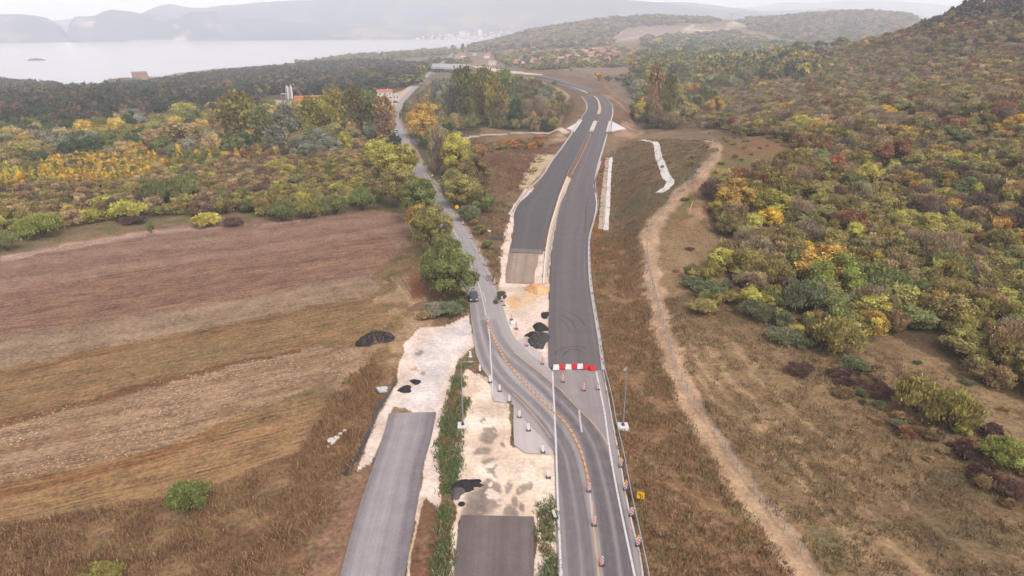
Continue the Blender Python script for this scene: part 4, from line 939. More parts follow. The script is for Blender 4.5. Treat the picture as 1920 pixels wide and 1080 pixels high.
# ------------------------------------------------------------------ heaps
def heap(name, px, py, rx, ry, h, m, label, cat, seed, rough=.2, rz=0, n=44, peak=1.3, flat=0):
    x, y = W(px, py) if py > 400 else G(px, py)[:2]; z0 = float(Z(x, y)); V = [(0, 0, 0)]; rs = np.random.default_rng(seed)
    U, Vv = np.meshgrid(np.linspace(-1.15, 1.15, n), np.linspace(-1.15, 1.15, n)); r = np.hypot(U, Vv); ang = np.arctan2(Vv, U)
    k = 1 + .18 * np.sin(ang * 2 + seed) + .12 * np.sin(ang * 3 + seed * 2.1) + (fbm(U * 4 + seed, Vv * 4, 2.2, seed) - .5) * .5
    q = np.clip(1 - r / k, 0, 1); hh = h * np.minimum(q ** peak * 1.6, 1 - flat * .3) + (fbm(U * 10, Vv * 10, 1.4, seed + 2, 4) - .5) * rough * 2 * sstep(0, .12, q) + (rs.random(U.shape) - .5) * rough * .3 * (q > .05)
    hh = np.where(q <= 0, -.35, np.maximum(hh, .01)) 
    c_, s_ = math.cos(rz), math.sin(rz); X = U * rx; Y = Vv * ry
    hh = hh + (Z(x + X * c_ - Y * s_, y + X * s_ + Y * c_) - z0)
    Vt = np.stack([(X * c_ - Y * s_).ravel(), (X * s_ + Y * c_).ravel(), hh.ravel()], -1); ix = np.arange(n * n).reshape(n, n)
    Qd = np.stack([ix[:-1, :-1], ix[:-1, 1:], ix[1:, 1:], ix[1:, :-1]], -1).reshape(-1, 4)
    o = bpy.data.objects.new(name, np_mesh(name, Vt, Qd, m, smooth=False)); link(o); o.location = (x, y, z0 + .05); return tag(o, label, cat)
M_tar = noisy('fresh_asphalt_mix', c(24,21,23), c(56,50,50), 5, .8, bump=.1); M_tar2 = noisy('asphalt_rubble', c(30,27,28), c(100,90,88), 3.2, .9, bump=.1); M_sand = noisy('orange_sand', c(220,150,96), c(232,186,134), .35, .95, lo=.35, hi=.6); M_dirtm = noisy('asphalt_and_earth', c(34,30,30), c(130,104,88), 1.6, .9, lo=.5, hi=.68)
heap('sand_heap', 1007, 544, 2.3, 2.6, 1.3, M_sand, 'orange sand heap at the foot of the worn asphalt beside the dark carriageway', 'sand heap', 3, .1, peak=.9)
heap('asphalt_heap', 1013, 615, 1.6, 1.5, .9, M_tar, 'smooth oval black asphalt heap against the left edge of the dark carriageway', 'asphalt heap', 4, .06, peak=.8)
heap('asphalt_heap', 1010, 638, 2.0, 3.0, 1.0, M_tar2, 'large rough grey asphalt rubble heap below the oval black one', 'asphalt heap', 6, .35, peak=.7)
heap('asphalt_heap', 1000, 630, 1.2, 1.5, .9, M_tar, 'black crest of asphalt on the upper left of the rubble heap', 'asphalt heap', 9, .1, rz=.6)
heap('asphalt_heap', 1022, 590, .9, 1.6, .35, M_tar, 'tiny flat black asphalt heap highest up beside the dark carriageway', 'asphalt heap', 12, .12)
heap('asphalt_heap', 704, 636, 3.0, 2.6, 1.3, M_dirtm, 'black heap mixed with brown earth at the edge of the stubble field', 'asphalt heap', 7, .4, peak=.7)
heap('asphalt_heap', 760, 729, 1.25, 1.0, .5, M_tar, 'flat black heap on the left gravel track above the dusty asphalt', 'asphalt heap', 11, .12)
heap('asphalt_heap', 779, 715, .8, .9, .25, M_tar, 'small black asphalt scrap beside the flat heap on the left track', 'asphalt heap', 15, .1)
heap('asphalt_heap', 862, 912, 1.8, 1.6, .4, M_tar, 'spread black asphalt pile next to the green weeds on the middle gravel', 'asphalt heap', 14, .2, rz=.2)
heap('asphalt_heap', 884, 905, 1.7, .7, .15, M_tar, 'thin black tongue of asphalt running right from the spread pile', 'asphalt heap', 17, .12)
heap('asphalt_heap', 857, 925, .9, 1.0, .7, noisy('grey_grit', c(80,72,74), c(106,98,98), 4), 'small grey cone of grit at the foot of the spread black pile', 'grit heap', 18, .05, peak=.9)
heap('earth_heap', 790, 575, 2.4, 2.2, .9, noisy('brown_earth', c(138,102,80), c(112,84,66), 1.5), 'low brown earth heap at the weedy corner below the roadside trees', 'earth heap', 19, .2)
heap('earth_heap', 1308, 402, 3.5, 4.5, 1.6, noisy('tan_earth', c(178,140,112), c(146,112,88), 1.0), 'tan earth heap with planks at the edge of the yellowing trees', 'earth heap', 20, .2)
# inspection hole
x, y = W(865.5, 945); o = MB().tube([(0, 0, 0), (0, 0, .06)], .42, 20).build('manhole', M_tar); o.location = (x, y, 0.0); tag(o, 'round black open manhole in the gravel above the milled asphalt', 'manhole')
# pale rocks and rubble
M_rock = noisy('pale_rock', c(206,192,178), c(232,222,212), 1.5, .9)
def rock(px, py, s, label, m=None, seed=0):
    x, y, z = G(px, py); rs = random.Random(seed); b = bmesh.new(); bmesh.ops.create_icosphere(b, subdivisions=2, radius=1)
    for v in b.verts:
        q = .75 + rs.random() * .45; v.co = Vector((v.co.x * q * s, v.co.y * q * s * .8, v.co.z * q * s * .55))
    me = bpy.data.meshes.new('rock'); b.to_mesh(me); b.free(); me.materials.append(m or M_rock); o = bpy.data.objects.new('rock', me); link(o); o.location = (x, y, z + s * .2); o.rotation_euler = (0, 0, rs.random() * 6); return tag(o, label, 'rock')
for i, (px, py, s, lab) in enumerate([(622,829,.8,'largest pale rock at the field edge left of the black pipes'),(630,823,.5,'pale rock just above right of the largest one by the pipes'),(638,815,.4,'small pale rock, middle of the trail by the pipes'),(645,808,.35,'small pale rock higher up the trail by the pipes'),(616,838,.3,'smallest pale rock below the largest one by the pipes')]): rock(px, py, s, lab, seed=i)
M_scrap = noisy('grey_scrap', c(190,186,188), c(222,216,214), 3)
x, y = W(718, 733); o = MB().box(-.7, .6, -.5, .4, 0, .25, tx=.1).box(-.3, .9, .1, .7, .2, .45, tx=.2, ty=.1).box(-.8, -.2, -.2, .9, .1, .3).build('rubble_block', M_scrap); o.location = (x, y, 0); o.rotation_euler = (.05, .1, .5); tag(o, 'broken grey rubble lying at the upper end of the black pipes', 'rubble')
# dead white scrap in the right field
# pipes
M_pipe = mat('black_pipe', c(58,60,70), .45, spec=.5)
def pipe(px, lab, r=.13):
    b = MB().tube([(p[0], p[1], p[2] + r + .05) for p in spline(gline(px), 1.0)], r, 8).build('pipe', M_pipe); tag(b, lab, 'pipe')
pipe([(741,718),(725,745),(709,770),(698,800),(687,828),(668,862),(648,893)], 'long black plastic pipe lying right of its twins beside the gravel track')
pipe([(738,723),(722,748),(706,773),(694,803),(682,832),(664,862),(645,890)], 'black plastic pipe lying in the middle of the bundle of three')
pipe([(714,754),(708,768),(700,790),(688,820)], 'short black plastic pipe on the left of the bundle of three')
# tyre-sized dark puddle heap by the gravel shoulder
heap('asphalt_heap', 930, 446, 1.6, 1.6, .5, mat('dark_blue_tarp', c(70,70,80), .6), 'dark bundle lying in the weeds left of the upper gravel shoulder', 'bundle', 21, .1)
for k, (px, py) in enumerate([(917, 434)]): rock(px, py, .6, 'white slab lying in the weeds above the dark bundle', seed=30)

# ------------------------------------------------------------------ wire fence along the earth track
def fence(px, label, spacing=3.4, h=1.7):
    ln = [tuple(p) for p in spline([(p[0], p[1], 0) for p in gline(px)], .8)]
    ln = [(p[0], p[1], float(Z(p[0], p[1]))) for p in ln]; o0 = Vector(ln[0]); r = empty('wire_fence', o0, label, 'fence')
    post = MB().tube([(0, 0, -.2), (0, 0, h)], .05, 6).build('post', M_pole, r); acc = spacing; k = 0; tops = []
    for a, b in zip(ln[:-1], ln[1:]):
        acc += math.dist(a[:2], b[:2])
        if acc >= spacing:
            acc = 0; k += 1; tops.append(b)
            if k <= 95:
                o = post if k == 1 else post.copy()
                if k > 1: COL.objects.link(o)
                o.location = Vector(b) - o0
    w = MB()
    for hh in (.1, .35, .6, .85, 1.1, 1.35, 1.6): w.tube([(t[0] - o0.x, t[1] - o0.y, t[2] - o0.z + hh) for t in tops], .012, 3, cap=False)
    for a, b in zip(tops[:-1], tops[1:]):
        L_ = math.dist(a[:2], b[:2]); nn = int(L_ / .45)
        for i in range(1, nn):
            t = i / nn; x_ = a[0] + (b[0] - a[0]) * t - o0.x; y_ = a[1] + (b[1] - a[1]) * t - o0.y; z_ = a[2] + (b[2] - a[2]) * t - o0.z
            w.tube([(x_, y_, z_ + .1), (x_, y_, z_ + 1.6)], .009, 3, cap=False)
    w.build('wire_mesh', M_pole, r)
fence([(1545,1100),(1500,1040),(1470,995),(1438,955),(1412,920),(1382,880),(1355,838),(1330,800),(1300,760),(1278,715),(1262,680),(1252,640),(1240,600),(1226,545),(1216,500),(1212,465)], 'long grey wire fence with steel posts along the earth track on the right')
fence([(1212,460),(1222,430),(1240,400),(1258,378),(1275,362),(1300,338),(1320,316),(1338,300),(1344,284),(1336,264),(1300,258),(1262,256)], 'farther wire fence climbing around the top of the cut slope', 5.0)
# ------------------------------------------------------------------ foliage material: tint comes from each tree, leaf-to-leaf variation from the mesh
def foliage_mat(name, var=.6, hue=.035, trans=.3):
    m = mat(name, (.1, .1, .05), .8, spec=.12)
    at = N(m, 'ShaderNodeAttribute'); at.attribute_type = 'INSTANCER'; at.attribute_name = 'tint'
    at2 = N(m, 'ShaderNodeAttribute'); at2.attribute_type = 'GEOMETRY'; at2.attribute_name = 'leaf'
    h = N(m, 'ShaderNodeHueSaturation'); L(m, at.outputs['Color'], h.inputs['Color'])
    sp_ = N(m, 'ShaderNodeSeparateXYZ'); L(m, at2.outputs['Vector'], sp_.inputs[0])
    L(m, mrange(m, sp_.outputs[0], 0, 1, 1 - var, 1 + var), h.inputs['Value']); L(m, mrange(m, sp_.outputs[1], 0, 1, .5 - hue, .5 + hue), h.inputs['Hue'])
    L(m, h.outputs[0], bsdf(m).inputs['Base Color'])
    if trans:
        tr = N(m, 'ShaderNodeBsdfTranslucent'); L(m, h.outputs[0], tr.inputs[0]); mx = N(m, 'ShaderNodeMixShader'); mx.inputs[0].default_value = trans
        L(m, bsdf(m).outputs[0], mx.inputs[1]); L(m, tr.outputs[0], mx.inputs[2]); L(m, mx.outputs[0], m.node_tree.nodes['Material Output'].inputs[0])
    return m
M_leaf = foliage_mat('leaf_clumps'); M_bark = noisy('tree_bark', c(150,140,126), c(96,84,72), 4); M_barkd = noisy('dark_bark', c(96,80,68), c(64,54,46), 4)
M_stem = M_barkd

def leaf_mesh(name, C, S, Nrm, clump, elong=1.0, r=None, material=None, vert=False):
    """C centres (n,3), S sizes (n,), Nrm outward normals (n,3), clump per-leaf clump value 0..1"""
    r = r or np.random.default_rng(5); n = len(C)
    Nn = Nrm + r.normal(0, .55, (n, 3)); Nn /= np.linalg.norm(Nn, axis=1)[:, None] + 1e-9
    T = np.cross(Nn, r.normal(0, 1, (n, 3))); T /= np.linalg.norm(T, axis=1)[:, None] + 1e-9; B = np.cross(Nn, T)
    if vert:
        B = r.normal(0, .32, (n, 3)) + np.array([0, 0, 1.0]) + Nrm * .35; B /= np.linalg.norm(B, axis=1)[:, None]; T = np.cross(B, r.normal(0, 1, (n, 3))); T /= np.linalg.norm(T, axis=1)[:, None] + 1e-9; Nn = np.cross(T, B)
    a = S[:, None] * .5; b = a * elong
    j = lambda: 1 + r.uniform(-.45, .45, (n, 1))
    V = np.stack([C - T * a * j() - B * b * j(), C + T * a * j() - B * b * j(), C + T * a * j() + B * b * j() + Nn * a * .3, C - T * a * j() + B * b * j() + Nn * a * .3], 1).reshape(-1, 3)
    Qd = np.arange(4 * n).reshape(n, 4); me = np_mesh(name, V, Qd, material or M_leaf)
    at = me.attributes.new('leaf', 'FLOAT_VECTOR', 'FACE')
    vv = np.clip(.5 + (clump - .5) * .7 + r.normal(0, .16, n), 0, 1); at.data.foreach_set('vector', np.stack([vv, np.clip(r.normal(.5, .2, n) + (clump - .5) * .5, 0, 1), vv * 0], -1).astype(np.float32).ravel())
    return me
def sph(r, n):
    v = r.normal(0, 1, (n, 3)); return v / np.linalg.norm(v, axis=1)[:, None]
def crown_blob(seed, nblob, nleaf, leaf, zlo=.18, shape='round', blob=.36, elong=1.0, flat=1.0):
    """crown in unit space: radius 1, height 0..1 (z scaled by caller); leaf size relative to the radius"""
    r = np.random.default_rng(seed); C = []; S = []; Nm = []; cl = []; Zs = 2.0          # work with height 2 = radius units, scale later
    for k in range(nblob):
        t = (k + .5) / nblob
        d = sph(r, 1)[0]; d[2] = abs(d[2]) * (1.0 if r.random() < .68 else -.62)
        if shape == 'round': rad = r.uniform(.45, .82); p = np.array([d[0] * rad, d[1] * rad, zlo * Zs + (Zs * (1 - zlo)) * (.38 + d[2] * .5 * r.uniform(.6, 1.05))])
        elif shape == 'tall': z = zlo + (1 - zlo) * t; w = .72 * math.sin(math.pi * min(1, .18 + .82 * (1 - t)) ** .9) + .12; an = r.uniform(0, 6.28); p = np.array([math.cos(an) * w * r.uniform(.1, .75), math.sin(an) * w * r.uniform(.1, .75), z * Zs * .93])
        elif shape == 'pine': z = zlo + (1 - zlo) * t; w = (1 - t) ** .75 * .72 + .05; an = k * 2.4; p = np.array([math.cos(an) * w, math.sin(an) * w, z * Zs * .95])
        elif shape == 'dome': rad = r.uniform(0, .7); an = r.uniform(0, 6.28); p = np.array([math.cos(an) * rad, math.sin(an) * rad, Zs * (.12 + .52 * math.sqrt(max(0, 1 - rad ** 2)) * r.uniform(.5, 1.1))])
        b = blob * r.uniform(.65, 1.35) * (1 if shape != 'pine' else (1.1 - .5 * t))
        n = int(nleaf / nblob * r.uniform(.7, 1.3)); dd = sph(r, n); dd[:, 2] = np.where(r.random(n) < .6, np.abs(dd[:, 2]), dd[:, 2])
        rr = b * (r.random(n)[:, None] ** .45); sc_ = np.array([1, 1, .8 * flat])
        C.append(p + dd * rr * sc_); S.append(leaf * r.uniform(.6, 1.4, n)); Nm.append(dd + np.array([0, 0, .35])); cl.append(np.full(n, r.random()))
    C = np.concatenate(C); ns = len(C) // 4; pk = r.integers(0, len(C), ns); C[pk] += r.normal(0, .11, (ns, 3)) * np.array([1, 1, 1.1]); C[:, 2] = np.maximum(C[:, 2], .02) / Zs
    S = np.concatenate(S); Nm = np.concatenate(Nm); cl = np.concatenate(cl)
    return C, S, Nm, cl, r
def make_crown(name, seed, nblob, nleaf, leaf, aspect, elong_=1.0, vert=False, **kw):
    """aspect = total height / radius of the finished tree; leaves kept near square after scaling"""
    C, S, Nm, cl, r = crown_blob(seed, nblob, nleaf, leaf, **kw)
    C = C * np.array([1, 1, aspect])                                # real proportions with radius 1
    return leaf_mesh(name, C, S, Nm, cl, elong_, r, vert=vert)
def make_sticks(name, seed, n, aspect, m, w=.012, spread=.8, up=True, parts=2):
    """bare limbs: tapering three-sided sticks from the foot outwards"""
    r = random.Random(seed); b = MB()
    for k in range(n):
        an = r.uniform(0, 6.28); rr = r.uniform(.15, 1) * spread; h = aspect * r.uniform(.65, 1.0) * (1 - .3 * rr)
        p0 = (math.cos(an) * .05, math.sin(an) * .05, 0 if k % 3 else h * .1); p1 = (math.cos(an) * rr * .45, math.sin(an) * rr * .45, h * .5); p2 = (math.cos(an + .3) * rr, math.sin(an + .3) * rr, h)
        b.tube([p0, p1, p2], [w * 2.2, w * 1.2, w * .4], 3, cap=False)
        for q in range(parts):
            t = r.uniform(.35, .9); base = [p1[i] + (p2[i] - p1[i]) * t for i in range(3)]; a2 = an + r.uniform(-1.4, 1.4); l = r.uniform(.15, .4)
            b.tube([base, (base[0] + math.cos(a2) * l, base[1] + math.sin(a2) * l, min(aspect, base[2] + l * r.uniform(.3, 1)))], [w * .8, w * .25], 3, cap=False)
    me = bpy.data.meshes.new(name); me.from_pydata(b.v, [], b.f); me.materials.append(m); return me
M_twig = foliage_mat('grey_twigs', .25, .01, 0)
def bare_crown(name, seed, n, aspect, nleaf):
    C, S, Nm, cl, r = crown_blob(seed, 18, nleaf, .03, shape='round', blob=.42)
    C = C * np.array([1, 1, aspect]); return leaf_mesh(name, C, S, Nm, cl, 5.0, r, vert=True)
# kinds: name -> (list of crown meshes, aspect)
KIND = {
 'oak': ([make_crown('crown', s, 26, 6500, .07, 1.9, zlo=.13, blob=.30) for s in (1, 2, 3)], 1.9),
 'great': ([make_crown('crown', s, 44, 17000, .042, 1.9, zlo=.12, blob=.25) for s in (41, 42)], 1.9),
 'tall': ([make_crown('crown', s, 30, 6500, .09, 3.6, zlo=.1, shape='tall', blob=.40, elong_=1.6, vert=True) for s in (4, 5)], 3.6),
 'slim': ([make_crown('crown', s, 18, 1800, .10, 4.6, zlo=.08, shape='tall', blob=.36, elong_=1.8, vert=True) for s in (14, 15)], 4.6),
 'pine': ([make_crown('crown', s, 22, 2600, .13, 3.0, zlo=.2, shape='pine', blob=.38, flat=.7) for s in (6, 7)], 3.0),
 'shrub': ([make_crown('crown', s, 22, 4500, .075, 1.35, zlo=.02, shape='dome', blob=.34, elong_=1.4, vert=True) for s in (8, 9, 10)], 1.35),
 'bush': ([make_crown('crown', s, 40, 13000, .042, 1.35, zlo=.02, shape='dome', blob=.26, elong_=1.7, vert=True) for s in (51,)], 1.35),
 'airy': ([make_crown('crown', s, 22, 3600, .06, 2.0, zlo=.1, blob=.34, elong_=2.0, vert=True) for s in (11, 12)], 2.0),
 'bare': ([bare_crown('crown', s, 20, 2.0, 3200) for s in (21, 22)], 2.0),
 'far': ([make_crown('crown', s, 14, 520, .24, 1.9, zlo=.08, blob=.42) for s in (31, 32, 33)], 1.9),
 'farpine': ([make_crown('crown', s, 12, 420, .25, 2.8, zlo=.12, shape='pine', blob=.42) for s in (34, 35)], 2.8),
}
def trunk_mesh(seed, aspect, limbs=5, w=.07, m=M_barkd):
    r = random.Random(seed); b = MB(); b.tube([(0, 0, -.05), (.02, 0, aspect * .35), (0, .02, aspect * .8)], [w, w * .7, w * .2], 6)
    for k in range(limbs):
        an = r.uniform(0, 6.28); z = aspect * r.uniform(.18, .5); l = r.uniform(.4, .7)
        b.tube([(0, 0, z), (math.cos(an) * l * .5, math.sin(an) * l * .5, z + l * .5), (math.cos(an) * l, math.sin(an) * l, z + l * 1.0)], [w * .55, w * .35, w * .1], 4, cap=False)
    me = bpy.data.meshes.new('trunk'); me.from_pydata(b.v, [], b.f); me.materials.append(m); return me
TRUNK = {'great': trunk_mesh(11, 1.7, 7), 'bush': make_sticks('stem', 12, 9, 1.1, M_barkd, .016, .8), 'oak': trunk_mesh(1, 1.7), 'tall': trunk_mesh(2, 3.3, 6, .045, M_bark), 'slim': trunk_mesh(3, 4.3, 5, .045, M_bark), 'pine': trunk_mesh(4, 2.8, 3, .05), 'shrub': make_sticks('stem', 5, 9, 1.1, M_barkd, .016, .8), 'airy': make_sticks('trunk', 6, 8, 1.7, M_barkd, .018, .75), 'bare': make_sticks('trunk', 7, 26, 1.95, M_bark, .014, .9, parts=4), 'far': trunk_mesh(8, 1.6, 0, .07), 'farpine': trunk_mesh(9, 2.6, 0, .05)}
T = {'olive': (.205,.185,.065), 'green': (.128,.150,.055), 'bright': (.185,.225,.055), 'ygreen': (.30,.29,.07), 'yellow': (.56,.38,.06), 'gold': (.38,.28,.075), 'orange': (.42,.20,.07), 'rust': (.27,.14,.08), 'pinkrust': (.46,.18,.10), 'grey': (.23,.19,.13), 'silver': (.235,.255,.20), 'dark': (.06,.095,.05), 'pine': (.07,.09,.075), 'mauve': (.155,.12,.092), 'tan': (.30,.23,.125), 'wine': (.15,.09,.08), 'teal': (.135,.155,.085), 'brush': (.235,.175,.095), 'drab': (.17,.15,.065)}
def tvar(t, v=.16):
    k = 1 + random.uniform(-v, v); return tuple(max(.01, q * k * (1 + random.uniform(-.05, .05))) for q in T[t])
T = {k: tuple(q * .72 for q in v) for k, v in T.items()}
for k_ in ('olive','green','bright','ygreen','brush','drab','tan','teal','grey','gold'): T[k_] = tuple(q * 1.5 for q in T[k_])
for k_ in ('rust','mauve','orange','silver','dark','yellow'): T[k_] = tuple(q * 1.2 for q in T[k_])
for k_ in T: T[k_] = tuple(q * w for q, w in zip(T[k_], (1.08, .97, .86)))
TRACK = [(*G(p, q)[:2], 0) for p, q in [(1215,440),(1218,480),(1225,530),(1240,600),(1262,680),(1300,770),(1350,850),(1400,925),(1460,1000),(1520,1080),(1600,1180)]]
NCOUNT = {}
CN = {'great': 'broadleaf_tree', 'bush': 'shrub', 'oak': 'broadleaf_tree', 'tall': 'poplar_tree', 'slim': 'young_poplar', 'pine': 'pine_tree', 'shrub': 'shrub', 'airy': 'locust_tree', 'bare': 'bare_tree', 'far': 'distant_tree', 'farpine': 'distant_pine'}
CC = {'great': 'tree', 'bush': 'shrub', 'oak': 'tree', 'tall': 'poplar', 'slim': 'young poplar', 'pine': 'pine tree', 'shrub': 'shrub', 'airy': 'tree', 'bare': 'bare tree', 'far': 'distant tree', 'farpine': 'distant pine'}
def plant(kind, x, y, r, h, tint, label, group=None, z=None, name=None, cat=None):
    ms, asp = KIND[kind]; z = float(Z(x, y)) if z is None else z
    root = bpy.data.objects.new(name or CN[kind], None); COL.objects.link(root); root.location = (x, y, z - .05); root.rotation_euler = (random.uniform(-.04, .04), random.uniform(-.04, .04), random.uniform(0, 6.28)); root.scale = (r, r, h / asp)
    root.empty_display_size = .2
    tag(root, label, cat or CC[kind], group); NCOUNT[kind] = NCOUNT.get(kind, 0) + 1
    tr = bpy.data.objects.new('trunk' if kind not in ('shrub','bush') else 'stem', TRUNK[kind]); COL.objects.link(tr); tr.parent = root
    cr = bpy.data.objects.new('crown' if kind not in ('shrub','bush') else 'foliage', random.choice(ms)); COL.objects.link(cr); cr.parent = root
    t = tvar(tint) if isinstance(tint, str) else tint; cr['tint'] = [*t]
    if kind in ('bare',): tr['tint'] = [*T['grey']]
    PLACED.append((x, y, r)); return root
PLACED = []
def tree_px(kind, px, py, wpx, hpx, tint, label, group=None, **kw):
    """px,py: foot in the photo; wpx,hpx: crown width and full height in photo pixels"""
    x, y, z = G(px, py); d = depth(x, y, z); r = wpx * d / F / 2; dep = math.atan2(CAMH - z, math.hypot(x, y))
    if kind == 'oak' and r > 2.6: kind = 'great'
    if kind == 'shrub' and r > 2.2: kind = 'bush'
    h = max((1.25 if kind in ('oak', 'great') else .8) * r, (hpx * d / F - 2 * r * math.sin(dep) * .35) / math.cos(dep)); return plant(kind, x, y, r, h, tint, label, group, z, **kw)

